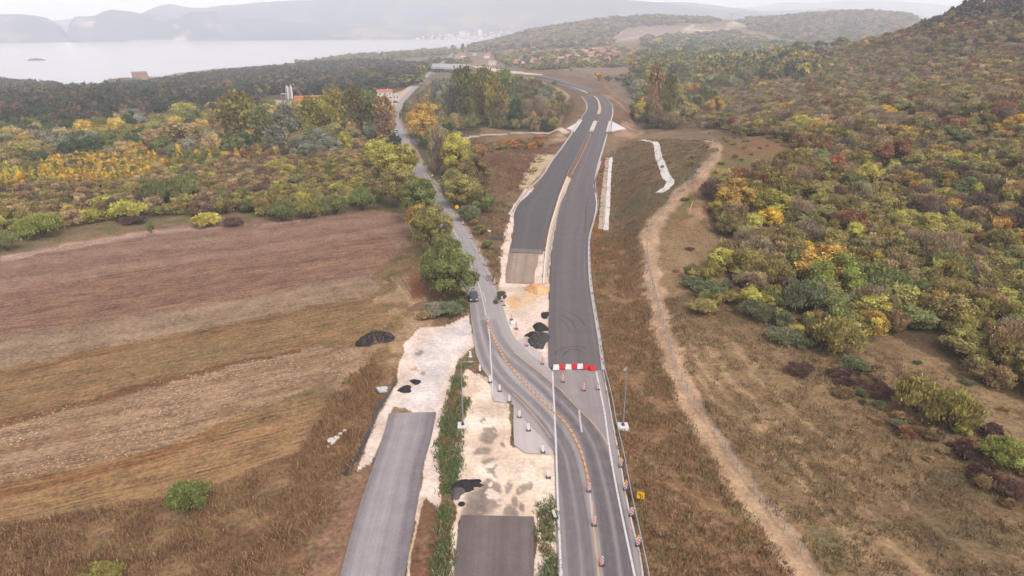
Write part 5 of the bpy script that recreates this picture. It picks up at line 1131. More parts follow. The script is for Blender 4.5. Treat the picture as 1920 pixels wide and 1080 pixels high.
# named, single trees and bushes ------------------------------------------------
S1 = [
 ('oak',850,566,96,118,'green','leafy green tree overhanging the old road just above the dark car'),
 ('oak',832,548,92,112,'green','broad green tree leaning to the road, second above the dark car'),
 ('oak',815,478,84,104,'olive','olive green roadside tree beneath the orange-topped one'),
 ('oak',792,440,62,66,'gold','roadside tree with an orange yellow top between two green ones'),
 ('oak',788,409,84,84,'green','round green roadside tree above the orange-topped one'),
 ('oak',748,388,66,92,'olive','olive roadside tree with a yellow top at the corner of the ploughed field'),
 ('oak',796,375,40,46,'green','small bright green tree hard against the old road'),
 ('oak',745,340,90,80,'ygreen','yellow green tree above the corner of the ploughed field'),
 ('oak',762,330,54,66,'olive','olive tree close to the road below the blue sign'),
 ('oak',712,322,70,66,'ygreen','yellow green tree at the end of the shrub belt'),
 ('oak',742,280,26,32,'dark','small dark tree on the left verge by the blue sign'),
 ('oak',790,262,60,72,'gold','big yellow-crowned tree right of the old road beyond the blue sign'),
 ('oak',814,284,40,52,'olive','olive tree under the big yellow-crowned one'),
 ('bare',820,326,44,86,'grey','tall grey leafless tree right of the old road'),
 ('oak',858,330,62,88,'ygreen','yellow green tree in the thicket between the old road and the mound'),
 ('oak',838,296,44,50,'rust','rusty red bushy tree behind the grey leafless one'),
 ('oak',868,390,82,72,'olive','olive brown tree at the lower end of the thicket by the mound'),
 ('oak',858,374,44,52,'green','dark green tree by the old road in front of the thicket'),
 ('oak',890,350,70,66,'drab','drab tree on the mound side of the thicket'),
 ('oak',905,400,50,50,'green','green bush tree at the foot of the mound'),
 ('shrub',880,414,50,40,'teal','blue green bush right of the round yellow sign'),
 ('shrub',902,440,30,24,'drab','low drab bush on the right verge below the round yellow sign'),
 ('shrub',914,466,24,20,'green','low green bush on the right verge above the traffic beacons'),
 ('shrub',940,562,22,22,'teal','dark straggly bush at the corner of the gravel entrance'),
 ('shrub',930,570,12,12,'teal','small dark bush behind the two close beacons'),
 ('shrub',846,592,60,40,'teal','dark green bush at the corner of the gravel track left of the dark car'),
 ('shrub',818,592,56,36,'silver','silvery grey bush left of the grey sign back'),
 ('shrub',866,586,30,34,'green','green bush in front of the grey sign back'),
 ('shrub',798,598,40,24,'brush','brown weedy bush at the left of the track corner'),
 ('oak',838,506,64,78,'green','green tree filling the gap in the roadside row above the dark car'),
 ('oak',800,446,58,66,'green','green tree under the orange topped one on the field side'),
 ('oak',770,374,54,60,'olive','olive tree in the roadside row left of the bright green one'),
 ('shrub',836,522,44,34,'drab','drab bush between the two nearest roadside trees'),
 ('shrub',864,562,26,24,'green','small green bush at the road edge just left of the dark car'),
 ('shrub',800,448,44,32,'olive','olive bush under the roadside trees by the ploughed field'),
 ('shrub',357,956,92,76,'green','round dense green bush alone in the stubble field'),
 ('shrub',190,1092,92,44,'olive','pale green bush cut by the lower left edge of the photo'),
 ('shrub',284,437,14,28,'green','narrow green sapling in the grass above the ploughed field'),
 ('shrub',252,420,52,22,'wine','low purple brown bramble in front of the yellow green bush'),
 ('shrub',438,424,46,24,'wine','purple brown bramble at the upper edge of the ploughed field'),
 ('bush',240,414,78,52,'ygreen','yellow green bush tree above the purple bramble'),
 ('bush',78,446,84,62,'bright','bright green bush tree near the left edge above the field'),
 ('shrub',14,470,50,50,'green','green bush at the very left edge above the field'),
 ('bush',300,388,60,66,'green','dark green tree standing out of the pale shrub belt, left one'),
 ('bush',346,384,66,72,'green','dark green tree standing out of the pale shrub belt, right one'),
 ('bush',530,414,62,52,'green','green bushy tree, left of four in the thicket above the ploughed field'),
 ('bush',580,408,62,50,'olive','olive bushy tree, second of four in the thicket above the ploughed field'),
 ('bush',628,402,62,52,'green','green bushy tree, third of four in the thicket above the ploughed field'),
 ('bush',680,394,60,56,'green','green bushy tree, right of four in the thicket above the ploughed field'),
 ('shrub',390,425,60,36,'ygreen','yellow green bush left of the purple bramble by the field'),
 ('oak',1440,412,86,70,'ygreen','yellow green tree nearest the earth heap with planks'),
 ('oak',1375,402,80,76,'gold','golden topped tree right of the tan earth heap'),
 ('oak',1352,404,44,40,'ygreen','small yellow green tree beside the tan earth heap'),
 ('oak',1442,430,52,48,'yellow','bright golden tree above the olive wood on the right'),
 ('oak',1500,488,54,44,'yellow','small golden tree in the middle of the right hand wood'),
 ('oak',1560,560,110,100,'bright','bright green tree in the heart of the right hand wood'),
 ('bush',1640,560,120,90,'green','large green tree right of centre in the right hand wood'),
 ('oak',1652,578,24,32,'gold','tiny golden tree in front of the large green one'),
 ('oak',1665,448,62,52,'olive','rounded olive tree high in the right hand wood'),
 ('bush',1510,590,90,90,'teal','blue green bushy tree in the lower wood beside the yellowish ones'),
 ('bush',1570,660,110,90,'olive','olive bushy tree at the lower tip of the wood'),
 ('oak',1540,540,110,100,'gold','wide yellow olive tree on the slope edge of the wood'),
 ('bush',1450,540,90,76,'olive','olive tree with yellow sprays on the outer edge of the wood'),
 ('shrub',1430,600,60,44,'teal','low blue green bush before the outer trees'),
 ('shrub',1470,640,80,40,'teal','spreading green bush at the lower edge of the wood'),
 ('shrub',1330,556,70,44,'teal','blue green bush nearest the earth track'),
 ('shrub',1296,540,50,32,'teal','small green bush on the left of the pair near the earth track'),
 ('bush',1715,772,90,90,'olive','left half of the olive yellow clump in the lower right clearing'),
 ('bush',1780,806,110,110,'olive','right half of the olive yellow clump in the lower right clearing'),
 ('shrub',1800,812,44,32,'ygreen','small yellow sapling under the big olive bush tree'),
 ('oak',1882,876,84,74,'bright','bright green tree with yellow leaves near the right edge'),
 ('shrub',1838,896,54,34,'wine','dark wine red bush left under the bright green tree'),
 ('shrub',1895,930,70,44,'wine','dark wine red bush right under the bright green tree'),
 ('shrub',1500,700,60,30,'wine','wine red low bush below the lower tip of the wood'),
 ('shrub',1590,722,50,26,'wine','wine red brush left in the clearing below the wood'),
 ('shrub',1645,742,60,30,'wine','wine red brush right in the clearing below the wood'),
 ('oak',1672,318,82,64,'rust','large rusty brown oak on the hillside'),
 ('oak',1565,326,42,40,'pinkrust','small pink orange tree low on the hillside'),
 ('oak',1620,232,34,30,'yellow','bright yellow tree on the hillside left of the power pole'),
 ('oak',1655,230,52,36,'yellow','bright yellow tree on the hillside at the foot of the power pole'),
 ('oak',1905,250,50,40,'yellow','bright yellow tree on the hillside at the right edge'),
 ('oak',1500,248,52,36,'ygreen','yellow green bush tree left of the hillside clearing'),
 ('oak',1770,272,64,40,'green','green tree on the hillside below the power pole'),
 ('oak',1302,198,34,44,'orange','orange topped tree in the wood beyond the cut slope'),
 ('oak',1262,196,34,40,'rust','rusty red tree in the wood beyond the cut slope'),
 ('oak',1340,218,42,40,'gold','golden orange tree at the front of the wood beyond the slope'),
 ('tall',1225,236,36,104,'tan','tall thin tan tree at the tip of the bulldozed track'),
 ('tall',1248,240,38,92,'green','tall thin green tree right of the tan one'),
 ('oak',1012,168,1,1,'green',''),
]
for s in S1:
    if s[6]: tree_px(*s)
# grove of poplars left of the bend
grove = [(872,232,46,96,'green','tall green poplar with a pale trunk, leftmost in the grove'),(898,234,40,86,'olive','green poplar second in the grove left of the bend'),(924,238,40,90,'ygreen','yellow green poplar in the middle of the grove'),(938,240,34,70,'olive','shorter poplar with a bright trunk in the grove'),(846,226,36,66,'silver','silvery tree at the left foot of the grove'),(862,214,42,78,'green','dark poplar at the left rear of the grove'),(905,205,46,72,'green','green poplar at the back of the grove'),(950,208,50,72,'green','green poplar at the back right of the grove'),(965,242,30,60,'dark','dark slender tree in the right half of the grove'),(985,236,34,52,'grey','brownish grey tree with light limbs in the grove'),(1010,236,34,56,'grey','greyish tree near the sandy lane'),(1000,238,14,32,'orange','small orange tree at the foot of the grove'),(962,242,14,22,'yellow','tiny yellow tree at the foot of the grove'),(1032,232,34,50,'drab','brown green tree nearest the sandy lane'),(1045,225,30,46,'drab','small drab tree at the edge of the sandy lane'),(1000,200,44,56,'drab','drab tree at the rear right of the grove'),(1025,205,40,52,'silver','silvery brown tree at the rear right'),(975,190,44,50,'green','green tree far back in the grove'),(930,190,44,52,'green','green tree far back on the left of the grove'),(890,185,40,50,'olive','olive tree behind the left poplars'),(840,190,34,40,'green','green tree beside the old road opposite the forecourt'),(822,200,34,56,'silver','grey green tree right of the yellow-crowned one'),(816,186,16,38,'dark','dark conifer by the old road opposite the parked cars')]
for px, py, w, h, t, lab in grove: tree_px('tall' if h > 60 else ('bare' if t == 'grey' else 'oak'), px, py, w, h, t, lab)
# poplars and big trees in the middle distance on the left
mid = [(455,275,84,96,'olive','massive olive poplar group left of the cement works'),(415,280,40,62,'tan','tan tree left of the massive poplar group'),(400,225,36,36,'gold','golden tree above the tan ones on the left'),(500,285,50,80,'green','green poplar below the silos'),(545,278,50,76,'silver','silvery poplar below the orange shed'),(585,268,60,80,'ygreen','yellow green poplar right of the orange shed'),(630,262,62,86,'ygreen','tall yellow green poplar in the middle row'),(668,262,62,90,'olive','tall olive poplar in the middle row'),(700,262,56,86,'green','dark green poplar near the old road bend'),(724,268,50,80,'tan','tan tree beside the old road bend'),(520,300,50,62,'silver','silver leaved tree in front of the poplars'),(570,305,54,54,'silver','dark silver tree at the foot of the poplars'),(620,300,56,50,'silver','grey green tree below the yellow green poplars'),(650,296,30,54,'ygreen','thin bright poplar in front of the dark ones'),(120,296,56,56,'silver','pale silvery domed tree, left one of the pair'),(190,296,64,54,'silver','pale silvery domed tree, right one of the pair'),(340,290,90,62,'tan','wide tan tree with a yellow flank'),(290,290,60,52,'tan','tan tree left of the wide one'),(265,290,46,44,'ygreen','yellow green tree left of the tan trees'),(350,235,70,34,'ygreen','broad light green crown behind the tan trees'),(255,240,60,34,'silver','grey crown behind the silvery pair'),(60,300,60,50,'gold','orange tinged tree at the left'),(20,300,50,50,'drab','drab tree at the left edge'),(690,165,56,34,'green','pale green dome rising from the pine wood'),(385,270,60,40,'tan','tan tree at the back left of the poplars'),(470,250,50,60,'olive','olive poplar behind the massive group'),(610,245,60,60,'ygreen','yellowish poplar behind the middle row')]
for px, py, w, h, t, lab in mid: tree_px('tall' if h > 58 else 'oak', px, py, w, h, t, lab)
# pole-like single trees around the overpass and the village
vil = [(866,163,14,24,'dark','dark conical tree at the right end of the overpass'),(830,165,14,18,'dark','dark round tree right of the road under the overpass'),(868,100,8,20,'dark','dark tree on the lake point'),(850,98,14,14,'silver','grey tree on the lake point'),(912,102,5,16,'dark','thin dark cypress before the village'),(1122,152,20,16,'gold','yellow orange bush in the field below the village'),(1140,152,16,10,'green','green bush right of the yellow orange one'),(1158,152,12,12,'green','small green bush on the slope above the bend'),(1072,134,8,8,'ygreen','tiny yellow bush in the field below the village'),(790,148,30,26,'olive','olive tree left of the road before the overpass'),(775,160,40,24,'green','green tree mass left of the road'),(900,140,20,14,'brush','yellowish bush on the sandy embankment'),(948,138,9,10,'ygreen','small round bush at the sandy road base'),(1040,160,10,10,'green','small green bush on the inner bend')]
for px, py, w, h, t, lab in vil: tree_px('far', px, py, w, h, t, lab, name='distant_tree')

# ------------------------------------------------------------------ woods: largest and nearest as single trees, the rest as one wood each
def region(pl): return [G(*p)[:2] for p in pl]
def scatter(pl, sp, seed, avoid=True, dmin=0, dmax=1e9, jit=.42):
    x0 = min(p[0] for p in pl); x1 = max(p[0] for p in pl); y0 = min(p[1] for p in pl); y1 = max(p[1] for p in pl); r = np.random.default_rng(seed)
    X, Y = np.meshgrid(np.arange(x0, x1, sp), np.arange(y0, y1, sp)); X[1::2] += sp / 2
    X = X.ravel() + r.uniform(-jit, jit, X.size) * sp; Y = Y.ravel() + r.uniform(-jit, jit, Y.size) * sp
    k = inpoly(X + (fbm(X, Y, sp * 4, seed, 3) - .5) * sp * 5, Y + (fbm(X, Y, sp * 4, seed + 7, 3) - .5) * sp * 5, pl); X, Y = X[k], Y[k]; D = np.hypot(X, Y); a = np.degrees(np.arctan2(X, Y)); k = (D > dmin) & (D < dmax) & (np.abs(a) < 47); X, Y = X[k], Y[k]
    if len(X) == 0: return X, Y
    d, _ = near_poly(X, Y, med); k = d > 19; d, _ = near_poly(X, Y, oldc); k &= d > 6.5; k &= Z(X, Y) > LAKE + .6
    for q in KEEPOUT: k &= ~inpoly(X + (fbm(X, Y, 14, 3, 3) - .5) * 14, Y + (fbm(X, Y, 14, 5, 3) - .5) * 14, q)
    for cx, cy, cr in CIRC: k &= np.hypot(X - cx, Y - cy) > cr
    X, Y = X[k], Y[k]
    if avoid and PLACED:
        P_ = np.array(PLACED); k = np.ones(len(X), bool)
        for s in range(0, len(X), 4000):
            dd = np.hypot(X[s:s + 4000, None] - P_[:, 0], Y[s:s + 4000, None] - P_[:, 1]); k[s:s + 4000] = (dd > P_[:, 2] * .75).all(1)
        X, Y = X[k], Y[k]
    return X, Y
CIRC = [(*G(px, py)[:2], r) for px, py, r in [(722,186,16),(714,189,8),(742,186,10),(844,166,12),(815,163,8),(812,180,7),(798,121,9),(923,122,12),(868,109,10),(858,109,8),(912,109,10),(545,192,26),(580,195,26),(600,195,20),(264,152,26),(137,172,16),(1085,206,4)] + [(px, py, 9) for px, py in [(1000,104),(1014,101),(1047,98),(1017,115),(1001,117),(972,119),(1067,110),(1097,100),(1105,105),(1120,104),(1127,96),(1142,106),(1157,103),(1184,105),(1080,111),(1093,112),(1110,113),(1139,115),(1052,113),(1062,83)]]]
KEEPOUT = [region([(125,160),(150,160),(240,156),(250,168),(160,176),(120,172)]), region([(716,222),(733,192),(655,196),(700,176),(775,158),(783,148),(806,136),(800,150),(770,178),(745,215)]), region([(490,180),(665,180),(668,213),(490,216)]), region([(700,176),(745,168),(752,214),(700,206)]), region([(1290,250),(1460,262),(1500,300),(1420,330),(1350,345),(1300,400),(1280,300)])]
W_ = lambda n_, v: n_
def pick(r, table, u):
    t = np.cumsum([p for _, p in table]); return [table[min(len(table) - 1, int(np.searchsorted(t / t[-1], q)))][0] for q in u]
# zones: polygon, spacing, [(kind,tint) weights], radius range, height range, drift colours
Z_ = []
def zone(name, pl, sp, table, rr, hr, seed, dmin=0, dmax=1e9): 
    X, Y = scatter(region(pl), sp, seed, True, dmin, dmax); r = np.random.default_rng(seed + 99)
    if not len(X): return
    u = np.clip(fbm(X, Y, 22, seed, 3) * 1.5 - .25 + r.normal(0, .22, len(X)), 0, .999) if len(table) > 1 else r.random(len(X))
    ch = pick(r, table, u); rad = r.uniform(*rr, len(X)); hh = r.uniform(*hr, len(X)) * (rad / np.mean(rr)) ** .5
    for i in range(len(X)): Z_.append((name, ch[i][0], ch[i][1], X[i], Y[i], rad[i], hh[i]))
O, SH, AI, BA, TA, SL, PI_, FA, FP = 'oak', 'shrub', 'airy', 'bare', 'tall', 'slim', 'pine', 'far', 'farpine'
# right hand wood and hillside
zone('woodland', [(1285,530),(1340,485),(1400,490),(1560,590),(1620,690),(1560,700),(1480,650),(1400,600),(1330,585)], 3.9, [((SH,'teal'),.22),((O,'olive'),.26),((O,'ygreen'),.16),((SH,'olive'),.16),((AI,'gold'),.08),((SH,'green'),.12)], (1.5,3.2), (2.2,5), 140)
zone('scrub', [(1530,690),(1640,700),(1760,760),(1935,850),(1935,960),(1800,890),(1690,820),(1560,740)], 2.6, [((SH,'wine'),.45),((SH,'brush'),.25),((AI,'rust'),.1),((SH,'teal'),.2)], (.9,1.9), (.8,1.9), 141)
HILL = [((BA,'grey'),.06),((AI,'brush'),.2),((O,'drab'),.08),((AI,'olive'),.2),((O,'olive'),.16),((O,'green'),.09),((AI,'tan'),.08),((SH,'teal'),.03),((O,'ygreen'),.07),((AI,'rust'),.04),((AI,'gold'),.07),((BA,'mauve'),.03)]
zone('woodland', [(1385,520),(1335,425),(1345,335),(1450,320),(1600,290),(1930,270),(2500,280),(2500,900),(1930,750),(1750,660),(1640,640),(1560,665),(1480,600)], 4.0, HILL, (1.7,4.2), (3.2,6.8), 101)
HILL2 = [((BA,'grey'),.12),((AI,'brush'),.26),((O,'drab'),.1),((AI,'olive'),.18),((O,'green'),.05),((AI,'tan'),.12),((O,'gold'),.05),((BA,'mauve'),.04),((AI,'rust'),.06)]
zone('woodland', [(1345,335),(1450,320),(1600,290),(1930,270),(2500,280),(2500,10),(1920,46),(1800,54),(1720,64),(1600,80),(1500,98),(1430,116),(1400,140),(1330,180),(1300,240),(1420,262),(1500,260),(1520,310),(1400,330)], 6.0, HILL2, (2.6,5.4), (3.8,8), 102, 0, 1000)
zone('crest_wood', [(1600,80),(1700,50),(1820,-5),(2000,-40),(2500,-70),(2500,14),(1920,50),(1800,58),(1720,68)], 6, [((FP,'pine'),.5),((FA,'drab'),.12),((FA,'mauve'),.38)], (3,4.2), (6,9.5), 103, 540, 1200)
zone('crest_wood', [(1400,140),(1480,108),(1600,78),(1700,56),(1800,52),(1920,42),(2500,20),(2500,70),(1920,90),(1600,110),(1480,130)], 7, [((FA,'grey'),.3),((FA,'brush'),.3),((FA,'rust'),.15),((FP,'pine'),.12),((FA,'drab'),.2)], (3.2,4.6), (5,8), 104, 1000, 1001)
# wood beyond the cut slope, poplar belts
zone('poplar_belt', [(1205,240),(1200,180),(1215,150),(1240,128),(1400,130),(1420,170),(1330,190),(1300,235),(1240,245)], 8, [((O,'silver'),.1),((O,'dark'),.16),((TA,'green'),.2),((O,'olive'),.2),((O,'drab'),.15),((O,'gold'),.09),((BA,'grey'),.1)], (4,6), (9,15), 105)
zone('poplar_belt', [(1195,140),(1240,118),(1500,112),(1520,150),(1400,165),(1300,160),(1215,165)], 10, [((FA,'green'),.4),((FA,'olive'),.3),((FA,'dark'),.2),((FA,'ygreen'),.1)], (5,7), (13,18), 106)
zone('valley_wood', [(1190,112),(1250,88),(1400,82),(1560,86),(1560,112),(1400,120),(1240,120)], 17, [((FA,'green'),.4),((FA,'silver'),.15),((FA,'dark'),.25),((FA,'olive'),.15),((FA,'gold'),.05)], (7,10), (12,18), 107)
# shrub belt on the left
SHB = [((AI,'olive'),.3),((AI,'ygreen'),.1),((SH,'olive'),.14),((AI,'brush'),.2),((BA,'mauve'),.1),((SH,'green'),.06),((AI,'tan'),.12)]
zone('shrub_belt', [(-300,470),(-300,340),(0,345),(300,330),(520,300),(700,300),(745,330),(735,380),(700,384),(500,402),(380,418),(240,408),(120,436),(0,456)], 4.2, SHB, (2.0,4.2), (3.2,6), 108)
zone('shrub_belt', [(-300,345),(-300,310),(0,330),(20,300),(300,300),(520,280),(740,262),(748,300),(700,312),(520,320),(300,340),(0,355)], 5.5, [((AI,'olive'),.3),((AI,'tan'),.2),((BA,'mauve'),.12),((SH,'drab'),.2),((AI,'brush'),.2)], (2.8,4.2), (4,6.5), 109)
zone('young_poplars', [(50,352),(60,325),(150,308),(300,300),(305,335),(230,352),(120,362)], 2.7, [((SL,'green'),.22),((SL,'gold'),.3),((SL,'yellow'),.3),((SL,'green'),.18)], (1.3,2.0), (4.5,6.5), 110)
zone('young_poplars', [(-200,380),(-200,320),(0,318),(30,345),(45,375),(0,385)], 2.8, [((SL,'ygreen'),.4),((SL,'gold'),.3),((SL,'yellow'),.3)], (1.4,2.1), (5,8), 111)
zone('young_poplars', [(300,318),(340,305),(520,298),(520,312),(330,330)], 4, [((SL,'green'),.5),((SL,'gold'),.3),((AI,'rust'),.2)], (1.3,2), (6,8), 112)
# mid row between shrubs and pine wood
MIDW = [((O,'drab'),.24),((O,'silver'),.14),((O,'tan'),.12),((O,'olive'),.22),((O,'green'),.12),((O,'gold'),.08),((O,'dark'),.14)]
zone('mixed_wood', [(-300,318),(-300,262),(0,262),(200,252),(380,232),(480,222),(600,208),(715,205),(735,240),(742,262),(600,285),(500,298),(300,302),(60,318)], 8, MIDW, (4.2,6), (8,13), 113)
# the pine wood
PW = [((PI_,'pine'),.45),((PI_,'mauve'),.2),((PI_,'dark'),.22),((PI_,'pine'),.14)]
zone('pine_wood', [(-300,262),(-300,205),(0,205),(300,195),(600,185),(720,185),(720,205),(600,212),(480,224),(380,232),(200,252),(0,262)], 6.6, PW, (3.6,5.2), (10,13), 114)
zone('pine_wood', [(-300,205),(-300,150),(0,158),(130,172),(160,178),(250,168),(330,158),(430,143),(560,130),(650,122),(760,124),(806,136),(780,150),(770,158),(700,180),(600,186),(300,196),(0,206)], 8.2, [((FP,'pine'),.6),((FP,'mauve'),.12),((FA,'dark'),.22),((FA,'drab'),.06)], (4.6,6.4), (10,13), 115)
zone('shore_trees', [(700,110),(640,116),(560,122),(650,108),(760,100),(845,94),(850,104),(760,110)], 15, [((FA,'silver'),.4),((FA,'green'),.3),((FA,'olive'),.3)], (4,8), (6,12), 116)
zone('shore_trees', [(180,162),(235,150),(262,150),(250,164),(200,172)], 9, [((FA,'olive'),.5),((FA,'green'),.5)], (4,6), (6,9), 117)
# thickets between old road and highway
zone('thicket', [(842,345),(806,280),(775,225),(802,180),(830,160),(990,158),(1050,185),(1040,210),(1045,238),(900,240),(840,245),(860,300),(890,320),(890,400),(878,425),(862,400)], 7, [((O,'olive'),.25),((O,'green'),.25),((O,'drab'),.2),((AI,'tan'),.1),((O,'gold'),.08),((O,'dark'),.12)], (2.8,4.4), (5,9), 118)
zone('thicket', [(870,275),(1040,262),(1000,285),(960,278),(905,292),(880,300)], 4.5, [((AI,'brush'),.4),((AI,'orange'),.25),((SH,'drab'),.2),((AI,'rust'),.2)], (1.8,3), (2,3.6), 119)
zone('verge_bushes', [(858,425),(890,405),(930,430),(930,480),(915,490),(895,465)], 3.6, [((SH,'drab'),.4),((SH,'green'),.25),((SH,'brush'),.35)], (.8,1.7), (.8,1.9), 120)
# behind the bend and around the village
zone('village_trees', [(900,112),(960,100),(1060,94),(1180,92),(1230,104),(1240,122),(1180,122),(1060,124),(960,124),(880,118)], 26, [((FA,'green'),.35),((FA,'olive'),.25),((FA,'drab'),.2),((FP,'dark'),.12),((FA,'ygreen'),.08)], (5,8), (6,10), 121)
zone('village_trees', [(980,126),(1060,122),(1180,122),(1200,128),(1100,128),(1000,134)], 13, [((FA,'green'),.5),((FA,'olive'),.3),((FA,'ygreen'),.2)], (4.5,6.5), (5,8), 122)
zone('village_trees', [(770,150),(806,134),(812,124),(880,122),(882,116),(800,114),(770,128)], 13, [((FA,'green'),.5),((FA,'dark'),.3),((FA,'olive'),.2)], (5,7), (7,10), 123)
zone('village_trees', [(1165,168),(1180,148),(1215,152),(1205,176),(1190,180)], 8, [((FA,'green'),.4),((FA,'dark'),.3),((FA,'grey'),.3)], (4,6), (5,8), 124)
# hills behind the village
HW = [((FA,'dark'),.25),((FA,'drab'),.25),((FA,'brush'),.2),((FA,'mauve'),.1),((FA,'olive'),.15),((FP,'pine'),.1)]
zone('hill_forest', [(900,100),(905,84),(940,74),(1000,58),(1060,44),(1110,34),(1250,30),(1320,33),(1330,42),(1250,48),(1180,50),(1150,62),(1145,82),(1080,88),(980,92)], 24, HW, (10,14), (10,15), 125)
zone('hill_forest', [(1390,46),(1420,34),(1500,28),(1640,22),(1760,38),(1700,60),(1600,80),(1500,92),(1480,80),(1440,66),(1400,54)], 25, HW, (10,14), (10,15), 126)
zone('hill_forest', [(1190,88),(1200,78),(1300,68),(1390,62),(1460,82),(1560,90),(1400,88),(1250,92)], 20, [((FA,'green'),.3),((FA,'drab'),.3),((FA,'dark'),.3),((FA,'gold'),.1)], (9,12), (10,15), 127)
zone('hill_forest', [(1265,40),(1280,30),(1345,32),(1342,48),(1300,44)], 24, HW, (10,13), (9,13), 128)
zone('hill_forest', [(895,92),(900,84),(990,80),(1140,74),(1150,86),(1040,90),(960,92)], 22, HW, (9,12), (10,14), 129)

KEEP_ = KEEPOUT; KEEPOUT = []
zone('scrub', [(1290,250),(1520,250),(1540,320),(1360,340),(1330,400),(1280,380)], 10, [((SH,'olive'),.4),((SH,'teal'),.2),((SH,'brush'),.4)], (.8,1.8), (.8,1.7), 130)
zone('scrub', [(1290,470),(1380,500),(1500,620),(1640,690),(1930,800),(1930,1000),(1700,900),(1500,720),(1340,600)], 8, [((SH,'brush'),.4),((SH,'teal'),.3),((SH,'wine'),.3)], (.6,1.5), (.5,1.2), 131)
KEEPOUT = KEEP_
# nearest of each kind become single trees, up to a limit; the others go to the woods
LIM = {'oak': 170, 'shrub': 90, 'airy': 120, 'bare': 90, 'slim': 90, 'pine': 150, 'tall': 12, 'far': 70, 'farpine': 50}
WHERE = {'woodland': 'on the right hand wooded hillside', 'crest_wood': 'on the crest of the right hand hill', 'poplar_belt': 'in the tree belt beyond the cut slope', 'valley_wood': 'in the valley wood', 'shrub_belt': 'in the shrub belt above the ploughed field', 'young_poplars': 'in the young poplar plot on the left', 'mixed_wood': 'in the mixed wood before the pines', 'pine_wood': 'in the dark pine wood by the lake', 'shore_trees': 'along the lake shore', 'scrub': 'on the right hand dry slope', 'thicket': 'between the old road and the highway', 'verge_bushes': 'on the weedy verge by the traffic beacons', 'village_trees': 'around the distant village', 'hill_forest': 'on the hills behind the village'}
TW = {'olive': 'olive green', 'green': 'green', 'bright': 'bright green', 'ygreen': 'yellow green', 'yellow': 'bright yellow', 'gold': 'golden', 'orange': 'orange', 'rust': 'rust red', 'pinkrust': 'pinkish', 'grey': 'grey', 'silver': 'silvery', 'dark': 'dark green', 'pine': 'dark', 'mauve': 'mauve brown', 'tan': 'tan', 'wine': 'wine red', 'teal': 'blue green', 'brush': 'brownish', 'drab': 'drab olive'}
KW = {'oak': 'bushy tree', 'tall': 'poplar', 'slim': 'young poplar', 'pine': 'pine', 'shrub': 'shrub', 'airy': 'thin-leaved tree', 'bare': 'nearly leafless tree', 'far': 'tree', 'farpine': 'conifer'}
seen = {}
def prio(q): return math.hypot(q[3], q[4]) / q[5] * (1 if abs(math.atan2(q[3], q[4])) < .66 else 5)
Z_.sort(key=prio); rest = {}
for q in Z_:
    nm, kd, tn, x, y, r_, h_ = q
    if seen.get(kd, 0) < LIM[kd] and abs(math.atan2(x, y)) < .66:
        seen[kd] = seen.get(kd, 0) + 1
        lab = f"{TW[tn]} {KW[kd]} {WHERE[nm]}"; plant(kd, x, y, r_, h_, tn, lab, f"{KW[kd]}s {WHERE[nm]}")
    else: rest.setdefault(nm, []).append(q)
PROTO = {}
for k_, (ms, _) in KIND.items():
    for i, me in enumerate(ms):
        for o in bpy.data.objects:
            if o.type == 'MESH' and o.data == me: PROTO[(k_, i)] = o; break
def wood_nodes(kinds):
    g = bpy.data.node_groups.new('wood', 'GeometryNodeTree'); g.interface.new_socket('Geometry', in_out='INPUT', socket_type='NodeSocketGeometry'); g.interface.new_socket('Geometry', in_out='OUTPUT', socket_type='NodeSocketGeometry')
    nd = g.nodes; gi = nd.new('NodeGroupInput'); go = nd.new('NodeGroupOutput'); jn = nd.new('GeometryNodeJoinGeometry')
    def attr(nm, ty):
        a = nd.new('GeometryNodeInputNamedAttribute'); a.data_type = ty; a.inputs['Name'].default_value = nm; return a.outputs['Attribute']
    ka = attr('kind_id', 'INT'); ro = attr('turn', 'FLOAT_VECTOR'); sc_ = attr('size', 'FLOAT_VECTOR')
    for idx, key in enumerate(kinds):
        cmp_ = nd.new('FunctionNodeCompare'); cmp_.data_type = 'INT'; cmp_.operation = 'EQUAL'; g.links.new(ka, cmp_.inputs[2]); cmp_.inputs[3].default_value = idx
        oi = nd.new('GeometryNodeObjectInfo'); oi.transform_space = 'ORIGINAL'; oi.inputs['Object'].default_value = PROTO[key]; oi.inputs['As Instance'].default_value = True
        ip = nd.new('GeometryNodeInstanceOnPoints'); g.links.new(gi.outputs[0], ip.inputs['Points']); g.links.new(cmp_.outputs[0], ip.inputs['Selection']); g.links.new(oi.outputs['Geometry'], ip.inputs['Instance'])
        e2r = nd.new('FunctionNodeEulerToRotation'); g.links.new(ro, e2r.inputs[0]); g.links.new(e2r.outputs[0], ip.inputs['Rotation']); g.links.new(sc_, ip.inputs['Scale']); g.links.new(ip.outputs[0], jn.inputs[0])
    g.links.new(jn.outputs[0], go.inputs[0]); return g
total = 0
